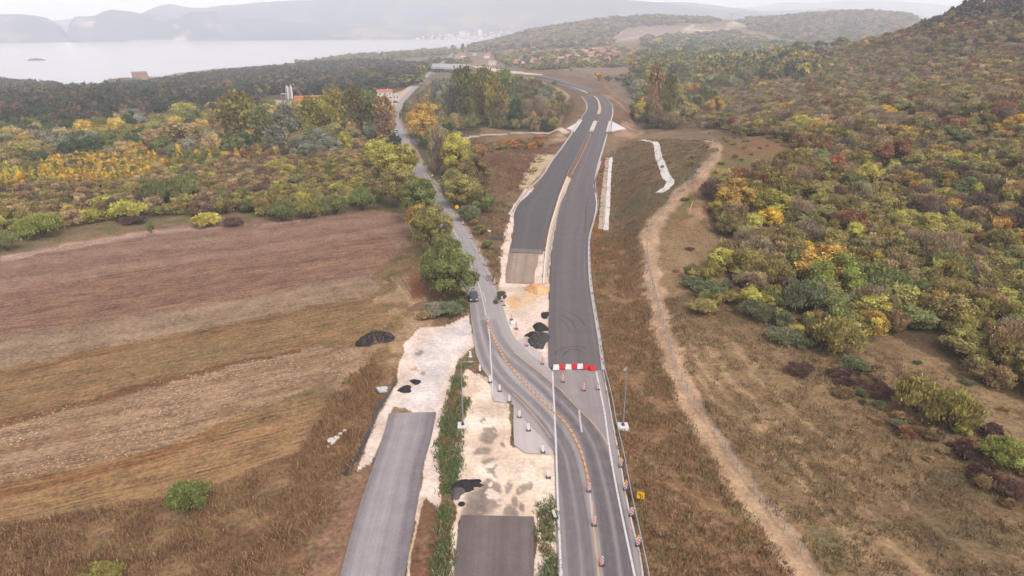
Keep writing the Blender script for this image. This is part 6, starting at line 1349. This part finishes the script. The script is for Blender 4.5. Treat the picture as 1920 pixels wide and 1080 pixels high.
for nm, lst in rest.items():
    keys = []; rows = []
    for q in lst:
        _, kd, tn, x, y, r_, h_ = q; ok = [i for i in range(len(KIND[kd][0])) if (kd, i) in PROTO]; i = random.choice(ok)
        if (kd, i) not in keys: keys.append((kd, i))
        rows.append((x, y, keys.index((kd, i)), r_, h_ / KIND[kd][1], tvar(tn)))
    me = bpy.data.meshes.new(nm); X = np.array([r[0] for r in rows]); Y = np.array([r[1] for r in rows]); n = len(rows); total += n
    me.vertices.add(n); me.vertices.foreach_set('co', np.stack([X, Y, Z(X, Y) - .05], -1).astype(np.float32).ravel())
    a = me.attributes.new('kind_id', 'INT', 'POINT'); a.data.foreach_set('value', np.array([r[2] for r in rows], np.int32))
    a = me.attributes.new('turn', 'FLOAT_VECTOR', 'POINT'); a.data.foreach_set('vector', np.stack([rng.uniform(-.06, .06, n), rng.uniform(-.06, .06, n), rng.uniform(0, 6.28, n)], -1).astype(np.float32).ravel())
    a = me.attributes.new('size', 'FLOAT_VECTOR', 'POINT'); a.data.foreach_set('vector', np.array([(r[3], r[3], r[4]) for r in rows], np.float32).ravel())
    a = me.attributes.new('tint', 'FLOAT_VECTOR', 'POINT'); a.data.foreach_set('vector', np.array([r[5] for r in rows], np.float32).ravel())
    o = bpy.data.objects.new(nm, me); link(o); tag(o, kind='stuff'); md = o.modifiers.new('wood', 'NODES'); md.node_group = wood_nodes(keys)
print('wood instances', total, 'single', seen)

# ------------------------------------------------------------------ grass and weeds as real blades (uncountable)
M_blade = mat('dry_blades', (.2, .14, .08), .9, spec=.1); ab = N(M_blade, 'ShaderNodeVertexColor', layer_name='tint'); L(M_blade, ab.outputs[0], bsdf(M_blade).inputs['Base Color'])
def blades(name, pl, dens, h, w, cols, seed, nb=5, world_pts=None, lump=None, spread=.3):
    q = world_pts or [G(*p)[:2] for p in pl]; r = np.random.default_rng(seed)
    x0 = min(p[0] for p in q); x1 = max(p[0] for p in q); y0 = min(p[1] for p in q); y1 = max(p[1] for p in q); n = int((x1 - x0) * (y1 - y0) * dens)
    X = r.uniform(x0, x1, n); Y = r.uniform(y0, y1, n); k = inpoly(X + (fbm(X, Y, 3, 4, 3) - .5) * 2, Y + (fbm(X, Y, 3, 14, 3) - .5) * 2, q)
    lm = fbm(X, Y, 3.5, seed, 3)
    if lump: k &= lm > lump
    k &= near_poly(X, Y, TRACK)[0] > 1.5
    X, Y, lm = X[k], Y[k], lm[k]; n = len(X)
    X = np.repeat(X, nb) + r.normal(0, spread, n * nb); Y = np.repeat(Y, nb) + r.normal(0, spread, n * nb); lm = np.repeat(lm, nb); n *= nb; zz = Z(X, Y)
    hh = h * r.uniform(.4, 1.2, n) * (.6 + lm); a = r.uniform(0, 6.28, n); ww = w * r.uniform(.6, 1.4, n); lx = r.normal(0, .35, n) * hh; ly = r.normal(0, .35, n) * hh
    B = np.stack([X, Y, zz - .03], -1); dx = np.stack([np.cos(a) * ww, np.sin(a) * ww, a * 0], -1)
    V = np.stack([B - dx, B + dx, B + dx * .8 + np.stack([lx, ly, hh], -1), B - dx * .5 + np.stack([lx * .8, ly * .8, hh * .9], -1)], 1).reshape(-1, 3)
    me = np_mesh(name, V, np.arange(4 * n).reshape(n, 4), M_blade); cs_ = np.array(cols); t = np.clip(fbm(X, Y, 2.5, seed + 5, 3) * 1.4 - .2 + r.normal(0, .2, n), 0, .999) * len(cs_)
    cc = cs_[t.astype(int)] * (1 + r.uniform(-.3, .3, (n, 1))); ca = me.color_attributes.new('tint', 'FLOAT_COLOR', 'POINT'); ca.data.foreach_set('color', np.concatenate([np.repeat(cc, 4, 0), np.ones((4 * n, 1))], 1).astype(np.float32).ravel())
    o = bpy.data.objects.new(name, me); link(o); return tag(o, kind='stuff')
GRN = [c(112,132,82), c(128,138,88), c(96,116,74), c(150,140,96), c(150,122,86)]
blades('green_weeds', [(868,680),(880,674),(882,694),(874,714),(872,790),(868,880),(858,900),(846,925),(820,930),(824,870),(822,800),(838,740),(852,690)], 8, .42, .055, GRN, 1, 11, lump=.36)
blades('green_weeds', [(826,945),(850,940),(852,1000),(846,1100),(800,1110),(812,1030)], 8, .42, .055, GRN, 2, 11, lump=.36)
blades('green_weeds', [(1010,938),(1038,932),(1042,975),(1046,1110),(1016,1110),(1012,1030),(1004,960)], 8, .42, .055, GRN, 3, 11, lump=.38)
DRY = [c(150,114,80), c(168,132,94), c(136,104,74), c(148,134,90)]
blades('dry_grass', [(1132,690),(1118,560),(1112,450),(1160,430),(1205,455),(1215,560),(1260,690),(1330,830),(1500,1060),(1560,1180),(1222,1180),(1212,1050),(1175,900)], 3.2, .45, .045, DRY, 4, 9, lump=.36, spread=.35)
blades('dry_grass', [(-200,1160),(0,985),(250,945),(420,905),(560,850),(620,745),(700,668),(720,700),(700,790),(660,880),(600,990),(540,1180)], 3.4, .5, .045, [c(146,110,80), c(166,130,94), c(132,102,74)], 5, 9, lump=.38, spread=.35)
blades('dry_grass', [(1240,560),(1400,560),(1500,610),(1650,650),(1930,780),(2000,1180),(1600,1180),(1500,1040),(1360,830),(1280,700)], 2.2, .42, .045, [c(152,120,86), c(140,116,82), c(144,128,88), c(134,104,78)], 6, 8, lump=.4, spread=.35)
blades('dry_grass', [(870,400),(900,330),(930,290),(1040,270),(1020,300),(960,380),(935,520),(920,540),(905,470)], 1.2, .5, .07, [c(134,98,74), c(124,106,74), c(146,114,84)], 7, 6, lump=.42)
blades('dry_grass', [(1112,440),(1120,340),(1140,285),(1200,262),(1340,262),(1300,340),(1230,400),(1205,450)], .9, .4, .07, [c(134,106,78), c(124,112,80)], 8, 6, lump=.45)
# ------------------------------------------------------------------ houses
M_wall = noisy('pale_render', c(220,210,200), c(236,228,220), .6); M_wallb = noisy('brick_render', c(176,128,108), c(196,148,126), .8); M_roofr = noisy('red_tiles', c(184,106,90), c(204,132,112), 1.2); M_roofo = noisy('orange_tiles', c(206,122,88), c(220,146,110), 1.2)
M_roofp = noisy('faded_tiles', c(196,132,112), c(212,156,134), 1.0); M_roofg = noisy('grey_sheet', c(190,186,184), c(214,210,208), .8); M_roofb = noisy('brown_tiles', c(140,96,84), c(160,116,100), 1.0); M_glass = mat('window_glass', c(70,76,84), .15, spec=.6)
RO = {'r': M_roofr, 'o': M_roofo, 'p': M_roofp, 'g': M_roofg, 'b': M_roofb}
def house_at(x, y, z, w, d, h, rz, roof, label, group=None, wall=None, hip=False, windows=True, name='house', cat='house', flat=False):
    r = empty(name, (x, y, z), label, cat, group, rz); wall = wall or M_wall; ov = .4
    b = MB().box(-w / 2, w / 2, -d / 2, d / 2, -2.5, h)
    rh = 0 if flat else d * .32
    if not hip and not flat: b.add([(-w / 2, -d / 2, h), (-w / 2, d / 2, h), (-w / 2, 0, h + rh), (w / 2, -d / 2, h), (w / 2, d / 2, h), (w / 2, 0, h + rh)], [(0, 2, 1), (3, 4, 5)])
    b.build('wall', wall, r)
    t = MB()
    if flat: t.box(-w / 2 - ov, w / 2 + ov, -d / 2 - ov, d / 2 + ov, h + .003, h + .5)
    else:
        hw = w / 2 + ov; hd = d / 2 + ov; e = min(w * .3, d * .45) if hip else 0; k = ov / (d / 2) * rh
        v = [(-hw, -hd, h - k), (hw, -hd, h - k), (hw, hd, h - k), (-hw, hd, h - k), (-hw + e, 0, h + rh), (hw - e, 0, h + rh)]
        v2 = [(a, b_, q + .22) for a, b_, q in v]
        t.add(v + v2, [(6, 7, 11, 10), (8, 9, 10, 11), (7, 8, 11), (9, 6, 10), (0, 1, 7, 6), (2, 3, 9, 8), (1, 2, 8, 7), (3, 0, 6, 9), (0, 4, 5, 1), (2, 5, 4, 3)])
    rf = t.build('roof', RO[roof], r)
    if not flat: MB().box(w * .18, w * .18 + .7, .1, .8, h + rh * .5, h + rh + 1.0).build('chimney', wall, rf)
    if windows:
        n_ = max(2, int(w / 3.5))
        for s in range(max(1, int(h / 2.9))):
            for i in range(n_):
                xx = -w / 2 + w * (i + .5) / n_
                MB().box(xx - .6, xx + .6, -d / 2 - .04, -d / 2 + .02, 1 + s * 2.9, 2.3 + s * 2.9).build('window', M_glass, r)
    return r
def house(px, py, wpx, roof, label, group=None, rz=None, h=3.4, dr=.75, **kw):
    x, y, z = G(px, py); dd = depth(x, y, z); w = wpx * dd / F; base = -math.atan2(x, y)
    return house_at(x, y, z, w, w * dr, h, base + (random.uniform(-.5, .5) if rz is None else rz), roof, label, group, **kw)
house(722, 186, 28, 'r', 'long white two storey building with a red roof at the edge of the pine wood', rz=.05, h=6.4, dr=.4)
house(714, 189, 8, 'g', 'small white flat roofed hut in front of the long red roofed building', rz=0, h=2.8, flat=True)
house(742, 186, 13, 'g', 'low pale annex between the pines and the forecourt', rz=.1, h=3, flat=True)
house(844, 166, 18, 'o', 'hipped bright orange roofed house behind the poplar grove', rz=.3, h=3.6, hip=True)
house(815, 163, 13, 'r', 'white walled house with a red roof just below the overpass', rz=.1, h=3.6)
house(812, 180, 10, 'p', 'gabled house with a faded red roof half hidden beside the old road', rz=1.3, h=4)
house(798, 121, 9, 'r', 'white house with a red roof above the pine wood beside the overpass', rz=.7, h=4)
house(923, 122, 14, 'g', 'white house under a broad pale flat canopy right of the overpass', rz=.1, h=6, flat=True)
house(868, 109, 11, 'r', 'red roofed house with pale walls beyond the overpass, right one of the two', rz=.2, h=5)
house(858, 109, 8, 'r', 'red roofed house beyond the overpass, left one of the two', rz=-.4, h=4)
house(912, 109, 11, 'r', 'pale house with a steep red roof alone left of the village', rz=.3, h=5)
house(824, 96, 9, 'b', 'brown house on the lake shore left of the road end', rz=.1, h=4)
house(887, 88, 8, 'r', 'small red roofed house on the lake point', rz=.2, h=4)
house(137, 172, 18, 'p', 'wide roofed reddish house on the lake shore at the left', rz=.1, h=4, wall=M_wallb, dr=.7)
house(131, 169, 10, 'o', 'smaller orange roofed wing behind the wide roofed shore house', rz=.9, h=4)
house(215, 165, 8, 'o', 'orange roof showing between the shore trees', rz=.1, h=3)
house(288, 151, 9, 'p', 'pale roofed house right of the big brick building on the shore', rz=.1, h=3)
bb = house(264, 152, 25, 'b', 'large brown brick four storey building on the lake shore above the pines', rz=.15, h=12, dr=.45, wall=M_wallb, name='apartment_building', cat='building')
vill = [(1000,104,13,'p'),(1014,101,10,'r'),(1047,98,12,'r'),(1017,115,13,'r'),(1001,117,11,'o'),(972,119,13,'p'),(983,122,10,'g'),(966,122,9,'r'),(1052,113,12,'p'),(1067,110,15,'o'),(1097,100,15,'p'),(1105,105,17,'r'),(1120,104,17,'o'),(1127,96,14,'r'),(1142,106,13,'p'),(1157,103,14,'r'),(1172,106,10,'b'),(1184,105,14,'r'),(1080,111,15,'p'),(1093,112,13,'r'),(1110,113,14,'p'),(1139,115,11,'r'),(1123,109,11,'p'),(1084,102,11,'p'),(1037,86,7,'r'),(1012,80,6,'g'),(987,77,7,'r'),(1062,83,11,'g'),(1088,82,6,'g'),(1107,83,6,'p'),(1152,74,6,'r'),(942,84,8,'p'),(1075,116,11,'r'),(1100,117,12,'p'),(1060,117,9,'r'),(1131,101,10,'r'),(1150,109,10,'p'),(1026,104,8,'p'),(992,108,9,'r'),(1040,106,9,'o'),(1072,95,9,'p'),(1112,96,10,'p'),(1150,97,9,'r'),(1165,108,10,'o'),(1190,110,9,'p'),(1160,116,9,'r'),(1118,118,9,'r'),(1044,119,8,'r'),(985,96,8,'r'),(960,98,8,'p'),(936,112,8,'r'),(1000,92,7,'p'),(890,104,7,'p'),(878,98,7,'r'),(975,108,8,'o'),(1205,106,8,'r'),(1020,90,6,'r'),(1050,88,7,'p')]
RN = {'p': 'faded red tiled', 'r': 'red tiled', 'o': 'orange tiled', 'g': 'pale grey', 'b': 'brown'}
for px, py, w, ro in vill: house(px, py, w, ro, f'village house with a {RN[ro]} roof among the trees beyond the bend', f'village houses with {RN[ro]} roofs', h=3.6)
# town on the far shore
rs = random.Random(5)
def shore_house(px, py, w, h, ro, lab, grp):
    dx, dy, dz = ray(px, py); hh = math.hypot(dx, dy); D = _S[(_S > 3800)]; zz = Z(dx / hh * D, dy / hh * D); k = np.nonzero((CAMH + dz / hh * D) < zz)[0]; Dd = D[k[0]] if len(k) else 4100
    x, y = dx / hh * Dd, dy / hh * Dd; house_at(x, y, float(Z(x, y)), w, w * .8, h, rs.uniform(-.6, .6), ro, lab, grp, windows=False)
for i in range(46):
    px = rs.uniform(775, 960); py = rs.uniform(67, 74.5) - max(0, (px - 900) * .03); shore_house(px, py, rs.uniform(12, 20), rs.uniform(5, 9), rs.choice('rrppg'), 'hazy little house of the town on the far shore of the lake', 'far shore town houses')
for px, py, w, h, lab in [(867,70,34,24,'pale tower block of the far shore town, left one'),(899,70,30,30,'white tower block of the far shore town, right one'),(845,73,34,14,'wide pale block by the water in the far shore town'),(876,71,24,20,'grey block between the two tower blocks of the far shore town')]: shore_house(px, py, w, h, 'g', lab, None)

# ------------------------------------------------------------------ cement works
x, y, z = G(545, 197); base = Vector((x, y, z)); rzb = -math.atan2(x, y); dd = depth(x, y, z); U = dd / F
pl_ = empty('cement_silo', base + Vector((-3.6 * U, 0, 0)), 'white cylindrical cement silo, left one of the pair above the poplars', 'silo')
def silo(root, h, r):
    MB().tube([(0, 0, 3), (0, 0, 5.5), (0, 0, h - 1), (0, 0, h)], [.5, r, r, r * .4], 18).build('tank', M_concw, root)
    MB().tube([(0, 0, h), (0, 0, h + 1.2)], .5, 8).build('filter', M_galv, root)
    for a in range(4): MB().box(math.cos(a * 1.57 + .8) * r * .8 - .2, math.cos(a * 1.57 + .8) * r * .8 + .2, math.sin(a * 1.57 + .8) * r * .8 - .2, math.sin(a * 1.57 + .8) * r * .8 + .2, -1, 5).build('leg', M_galvd, root)
    MB().box(-.25, .25, -r - .3, -r - .05, 0, h).build('ladder', M_galvd, root)
hs_ = 34 * U
silo(pl_, hs_, 2.9 * U)
p2 = empty('cement_silo', base + Vector((3.2 * U, 0, 0)), 'white cylindrical cement silo, right one of the pair above the poplars', 'silo'); silo(p2, hs_, 2.9 * U)
tw = empty('mixing_tower', base + Vector((-11 * U, 1, 0)), 'boxy grey mixing tower left of the cement silos', 'tower'); s = 4.5 * U
MB().box(-s, s, -s, s, 9, 20 * U).build('cabin', M_roofg, tw); MB().box(-s * 1.1, s * 1.1, -s * 1.1, s * 1.1, 20 * U + .003, 20.8 * U).build('roof', M_roofg, tw)
for a, b in ((-1, -1), (1, -1), (1, 1), (-1, 1)): MB().box(a * s * .8 - .3, a * s * .8 + .3, b * s * .8 - .3, b * s * .8 + .3, -1, 8.99).build('leg', M_galvd, tw)
x, y, z = G(580, 197); oh = empty('orange_shed', (x, y, z), 'long bright orange steel shed right of the cement silos', 'shed', None, -math.atan2(x, y)); M_orange = noisy('orange_steel', c(240,140,40), c(230,124,30), .5)
MB().box(-25 * U, 25 * U, -3, 3, 8 * U, 15.5 * U).build('gantry', M_orange, oh); MB().box(-25.5 * U, 25.5 * U, -3.4, 3.4, 15.5 * U + .003, 16.2 * U).build('roof', M_roofo, oh)
for i in range(7): q = (-24 + 8 * i) * U; MB().box(q - .3, q + .3, -3.2, -2.6, -1, 8 * U - .003).build('column', M_galvd, oh)
x, y, z = G(578, 203); ag = empty('storage_bay', (x, y, z), 'pale concrete storage bays in front of the orange shed', 'storage bay', None, -math.atan2(x, y) + .25)
MB().box(-12 * U, 12 * U, 0, .6, -1, 4).build('wall', M_conc, ag)
for i in range(4): q = (-12 + 8 * i) * U; MB().box(q - .3, q + .3, -7, -.003, -1, 4).build('partition', M_conc, ag)

# ------------------------------------------------------------------ cars
M_tyre = mat('tyre', c(46,44,46), .9); M_hub = mat('hub', c(170,170,172), .4, .6); M_lampw = mat('headlight_glass', c(230,232,236), .2); M_lampr = mat('tail_lamp', c(180,40,40), .3); M_win = mat('car_glass', c(86,98,104), .08, spec=.8)
def car(x, y, z, rz, col_, label, L_=4.3, Wd=1.78, H=1.5, van=False):
    r = empty('car', (x, y, z), label, 'car', None, rz); paint_ = mat('car_paint', col_, .3, .2, .6)
    w = Wd / 2; n_ = 14
    # cross-sections along y (front at -y): (y, half width, bottom, belt height)
    prof = [(-.5, .78, .34, .55), (-.485, .86, .26, .68), (-.44, .93, .24, .78), (-.3, .98, .22, .90), (-.18, 1.0, .22, .97), (.1, 1.0, .22, 1.0), (.3, 1.0, .22, 1.02), (.43, .96, .24, 1.0), (.48, .9, .28, .92), (.5, .84, .36, .7)]
    secs = []
    for t, k, zb, zt in prof:
        hw = w * k; yy = t * L_; zt *= H / 1.5 * .95
        secs.append([(-hw * .9, yy, zb), (hw * .9, yy, zb), (hw, yy, zb + .12), (hw, yy, zt - .14), (hw * .93, yy, zt - .03), (hw * .6, yy, zt + .015), (-hw * .6, yy, zt + .015), (-hw * .93, yy, zt - .03), (-hw, yy, zt - .14), (-hw, yy, zb + .12)])
    body = MB().loft(secs).build('body', paint_, r, smooth=False)
    b = .95 * H / 1.5; cab = []
    for t, k, zt in ([(-.22, .86, b - .02), (-.06, .74, H - .06), (.06, .74, H), (.26, .73, H - .03), (.44, .80, b + .03)] if not van else [(-.3, .9, b), (-.2, .84, H), (.3, .84, H), (.47, .84, H - .03), (.49, .88, b)]):
        hw = w * k; yy = t * L_; zb = b - .08
        cab.append([(-w * .9, yy, zb), (w * .9, yy, zb), (w * .9, yy, zb + .03), (hw, yy, max(zt, zb + .04)), (-hw, yy, max(zt, zb + .04)), (-w * .9, yy, zb + .03)])
    g = MB().loft(cab).build('window_glass', M_win, r)
    rf = MB(); ts = [c_ for c_ in cab[1:4]]
    rf.loft([[(q[4][0] * 1.01, q[4][1] + o, q[4][2] - .03), (q[3][0] * 1.01, q[3][1] + o, q[3][2] - .03), (q[3][0] * .97, q[3][1] + o, q[3][2] + .03), (q[4][0] * .97, q[4][1] + o, q[4][2] + .03)] for q, o in zip(ts, (.05, 0, 0))]).build('roof', paint_, r)
    for sx_ in (-1, 1):
        for yy in (-.30, .29):
            wh = MB().tube([(sx_ * (w - .2), yy * L_, .32), (sx_ * (w + .01), yy * L_, .32)], .32, 16).build('wheel', M_tyre, r); MB().tube([(sx_ * (w + .0), yy * L_, .32), (sx_ * (w + .03), yy * L_, .32)], .18, 10).build('rim', M_hub, wh)
        MB().box(sx_ * w * .7 - .2, sx_ * w * .7 + .2, -L_ * .492, -L_ * .45, .62, .76).build('headlight', M_lampw, r); MB().box(sx_ * w * .74 - .14, sx_ * w * .74 + .14, L_ * .47, L_ * .5, .72, .9).build('tail_light', M_lampr, r)
        MB().box(sx_ * (w + .09) - .09, sx_ * (w + .09) + .09, -L_ * .17, -L_ * .14, .95, 1.08).build('wing_mirror', paint_, r)
    MB().box(-.42, .42, -L_ * .505, -L_ * .47, .4, .58).build('grille', M_tyre, r)
    return r
x, y = W(888.5, 561); car(x, y, .06, .07, c(84,80,84), 'dark grey hatchback driving toward the camera on the old road')
for px, py, rz, cc_, lab, kw in [(742,193,1.2,c(60,62,72),'dark parked car on the pale forecourt by the red roofed building',{}),(758,203,.3,c(236,234,234),'white car on the old road beside the forecourt',{}),(751,214,.2,c(70,74,86),'dark blue car following the white one on the old road',{}),(741.5,249,-.2,c(232,232,234),'white car on the old road at the bend among the trees',{}),(768,194,.3,c(190,200,212),'pale blue car on the old road farthest up before the pines',{}),(788,193,1.4,c(80,84,90),'dark van parked right of the old road opposite the forecourt',dict(van=True,H=2,L_=5)),(813,141,.2,c(90,110,96),'green truck on the old road before the overpass',dict(van=True,H=2.8,L_=7,Wd=2.4))]:
    x, y, z = G(px, py); car(x, y, z + .15, rz, cc_, lab, **kw)

# ------------------------------------------------------------------ poles and crane
def pole(px, py, top, label, arms=True):
    x, y, z = G(px, py); h = zat(*top, x, y) - z; r = empty('utility_pole', (x, y, z), label, 'utility pole', None, -math.atan2(x, y)); MB().tube([(0, 0, -.5), (0, 0, h)], [.22, .13], 8).build('mast', M_bark if False else M_galvd, r)
    if arms: MB().box(-1.2, 1.2, -.08, .08, h - .9, h - .7).build('crossarm', M_galvd, r)
    for q in (-1, 0, 1):
        if arms: MB().tube([(q, 0, h - .7), (q, 0, h - .4)], .07, 6).build('insulator', M_wp, r)
pole(1636, 232, (1644, 178), 'grey concrete power pole among yellow trees on the hillside'); pole(1085, 206, (1085, 165), 'thin tall pole on the inner bank of the bend', False); pole(1015, 172, (1015, 146), 'thin pole beside the highway before the bend', False); pole(960, 140, (960, 118), 'thin pole by the sandy road base', False); pole(932, 140, (932, 121), 'second thin pole farther along the sandy road base', False); pole(1382, 240, (1382, 185), 'thin grey pole at the foot of the hillside wood', False)
x, y, z = G(1370, 52); cr_ = empty('tower_crane', (x, y, z), 'yellow tower crane over the distant tunnel works on the hill', 'crane'); dd = depth(x, y, z); M_cy = mat('crane_yellow', c(230,180,110), .6)
h = 24 * dd / F; b = MB()
for a, q in ((-1, -1), (1, -1), (1, 1), (-1, 1)): b.box(a * 1.2 - .25, a * 1.2 + .25, q * 1.2 - .25, q * 1.2 + .25, 0, h)
for k in range(12): b.box(-1.2, 1.2, -1.4, -1.2, h * k / 12, h * k / 12 + .4)
b.build('mast', M_cy, cr_); MB().box(-8, 22, -.6, .6, h + .003, h + 1.4).build('jib', M_cy, cr_); MB().box(-8, -5, -1, 1, h - 2, h - .003).build('counterweight', M_conc, cr_)
x, y, z = G(1718, 36); pole(1718, 38, (1718, 17), 'thin mast on the skyline of the distant wooded hill', False)
# islet in the lake
for i, (px, py, w, lab) in enumerate([(68,113,34,'low dark wooded islet in the lake at the left'),(96,113,4,'tiny rock right of the lake islet'),(105,113,4,'outermost tiny rock right of the lake islet')]):
    x, y = W(px, py, LAKE); dd = depth(x, y, LAKE); r_ = w * dd / F / 2; n = 16; pts_ = [(0, 0, 0)]
    U_, V_ = np.meshgrid(np.linspace(-1, 1, n), np.linspace(-1, 1, n)); q = np.clip(1 - np.hypot(U_, V_), 0, 1); hh = 5 * (q ** .5) * min(1, r_ / 15) * (.5 + fbm(U_ * 3, V_ * 3, .6, i)) - .6 * (q <= 0)
    ix = np.arange(n * n).reshape(n, n); o = bpy.data.objects.new('islet', np_mesh('islet', np.stack([(U_ * r_).ravel(), (V_ * r_ * .6).ravel(), hh.ravel()], -1), np.stack([ix[:-1, :-1], ix[:-1, 1:], ix[1:, 1:], ix[1:, :-1]], -1).reshape(-1, 4), noisy('islet_scrub', c(90,92,84), c(120,118,104), .1))); link(o); o.location = (x, y, LAKE); tag(o, lab, 'islet')
# planks on the earth heap, white dead branch
x, y, z = G(1292, 398); o = MB().tube([(0, 0, .3), (2.2, 5.5, 1.6)], .14, 4).build('plank', noisy('yellow_timber', c(214,176,110), c(190,150,90), 2)); o.location = (x, y, z); tag(o, 'yellowish plank leaning on the tan earth heap', 'plank')
# ------------------------------------------------------------------ air
hz = mesh_obj('haze', [(x, y, z) for z in (-75, 900) for x, y in ((-14500,-400),(14500,-400),(14500,16500),(-14500,16500))], [(0,3,2,1),(4,5,6,7),(0,1,5,4),(1,2,6,5),(2,3,7,6),(3,0,4,7)])
hm = bpy.data.materials.new('haze'); hm.use_nodes = True; hm.node_tree.nodes.clear()
pv = hm.node_tree.nodes.new('ShaderNodeVolumePrincipled'); pv.inputs['Color'].default_value = (.92, .94, 1.0, 1); pv.inputs['Density'].default_value = 2.0e-4; pv.inputs['Anisotropy'].default_value = 0.0
ho = hm.node_tree.nodes.new('ShaderNodeOutputMaterial'); hm.node_tree.links.new(pv.outputs[0], ho.inputs['Volume'])
hz.data.materials.append(hm); tag(hz, kind='stuff')
# ------------------------------------------------------------------ labels: what each repeat stands nearest to
ORD = ['nearest', 'second nearest', 'third nearest', 'fourth nearest', 'fifth nearest', 'sixth nearest', 'seventh nearest', 'eighth nearest', 'ninth nearest', 'tenth nearest', 'eleventh nearest', 'twelfth nearest'] + [w + ' nearest' for w in ('thirteenth','fourteenth','fifteenth','sixteenth','seventeenth','eighteenth','nineteenth','twentieth','21st','22nd','23rd','24th','25th','26th','27th','28th','29th','30th','31st','32nd','33rd','34th','35th')]
def project(p):
    dx, dy, dz = p[0], p[1], p[2] - CAMH; d = dy * cp - dz * sp
    return 960 + F * dx / d, 540 - F * (dy * sp + dz * cp) / d
LM = [('the hillside power pole',1636,225),('the tan earth heap',1308,395),('the large rusty oak',1672,300),('the bright green tree inside the wood',1560,530),('the lower right clearing',1745,760),('the right photo edge at mid height',1915,480),('the top right skyline',1860,40),('the golden topped tree',1375,370),('the hillside yellow pair',1500,240),('the bulldozed track',1215,215),
 ('the concrete bridge',1110,238),('the lone round sign',856,388),('the red white warning sign',811,328),('the narrow green sapling',284,425),('the left purple bramble',252,412),('the right purple bramble',438,415),('the dark green pair',320,360),('the ploughed field corner',740,388),('the bushes at the left photo edge',14,450),
 ('the silvery domed pair',155,270),('the massive olive poplars',455,230),('the cement silos',545,175),('the long red roofed building',722,178),('the overpass',835,126),('the brick building on the shore',264,148),('the wide roofed shore house',137,168),('the pale green dome',690,150),('the left photo edge',5,190),('the lake point',860,92),
 ('the poplar grove',920,200),('the white canopy house',923,116),('the overpass red house',868,105),('the crane',1370,40),('the skyline mast',1718,30),('the sandy hill cut',1200,55),('the village centre',1120,102),('the village right end',1184,102),('the village left end',975,118),('the left tower block',867,68),('the right tower block',899,66),('the far town left end',780,74),('the orange mound bushes',1000,265),('the orange shed',590,186)]
def near_labels(cond):
    B_ = {}
    bpy.context.view_layer.update()
    for o in COL.objects:
        if o.parent is None and 'group' in o and 'label' in o and cond(o):
            px, py = project(o.location); k = min(LM, key=lambda q: math.hypot(px - q[1], (py - q[2]) * 1.5)); B_.setdefault((o['label'].split(' in the ')[0].split(' on the ')[0].split(' around the ')[0], k[0]), []).append((math.hypot(px - k[1], py - k[2]), o))
    for (lb, lm), lst in B_.items():
        lst.sort(key=lambda t: t[0]); short = lb.split(' on the ')[0].split(' in the ')[0].split(' around the ')[0].split(' among the ')[0].split(' above the ')[0].split(' of the ')[0].split(' between the ')[0].split(' along the ')[0].split(' before the ')[0]
        for i, (_, o) in enumerate(lst):
            if i < len(ORD): o['label'] = f"{short} {ORD[i]} {lm}" if ORD[i] != 'nearest' else f"{short} closest to {lm}"
            else: o['label'] = f"{short} far from {lm}"
near_labels(lambda o: not o['group'].startswith('little orange'))
W20 = ['first','second','third','fourth','fifth','sixth','seventh','eighth','ninth','tenth','eleventh','twelfth','thirteenth','fourteenth','fifteenth','sixteenth','seventeenth','eighteenth','nineteenth','twentieth']
ps = sorted([o for o in COL.objects if o.parent is None and o.get('group', '').startswith('little orange')], key=lambda o: -o.location.y)
for i, o in enumerate(ps):
    j = len(ps) - 1 - i; e, k = ('upper', i) if i <= j else ('lower', j)
    if k < 20: o['label'] = f"small orange and white lane post, {W20[k]} from the {e} end of the row"
    else: o['label'] = 'small orange and white lane post in the very middle of the row'
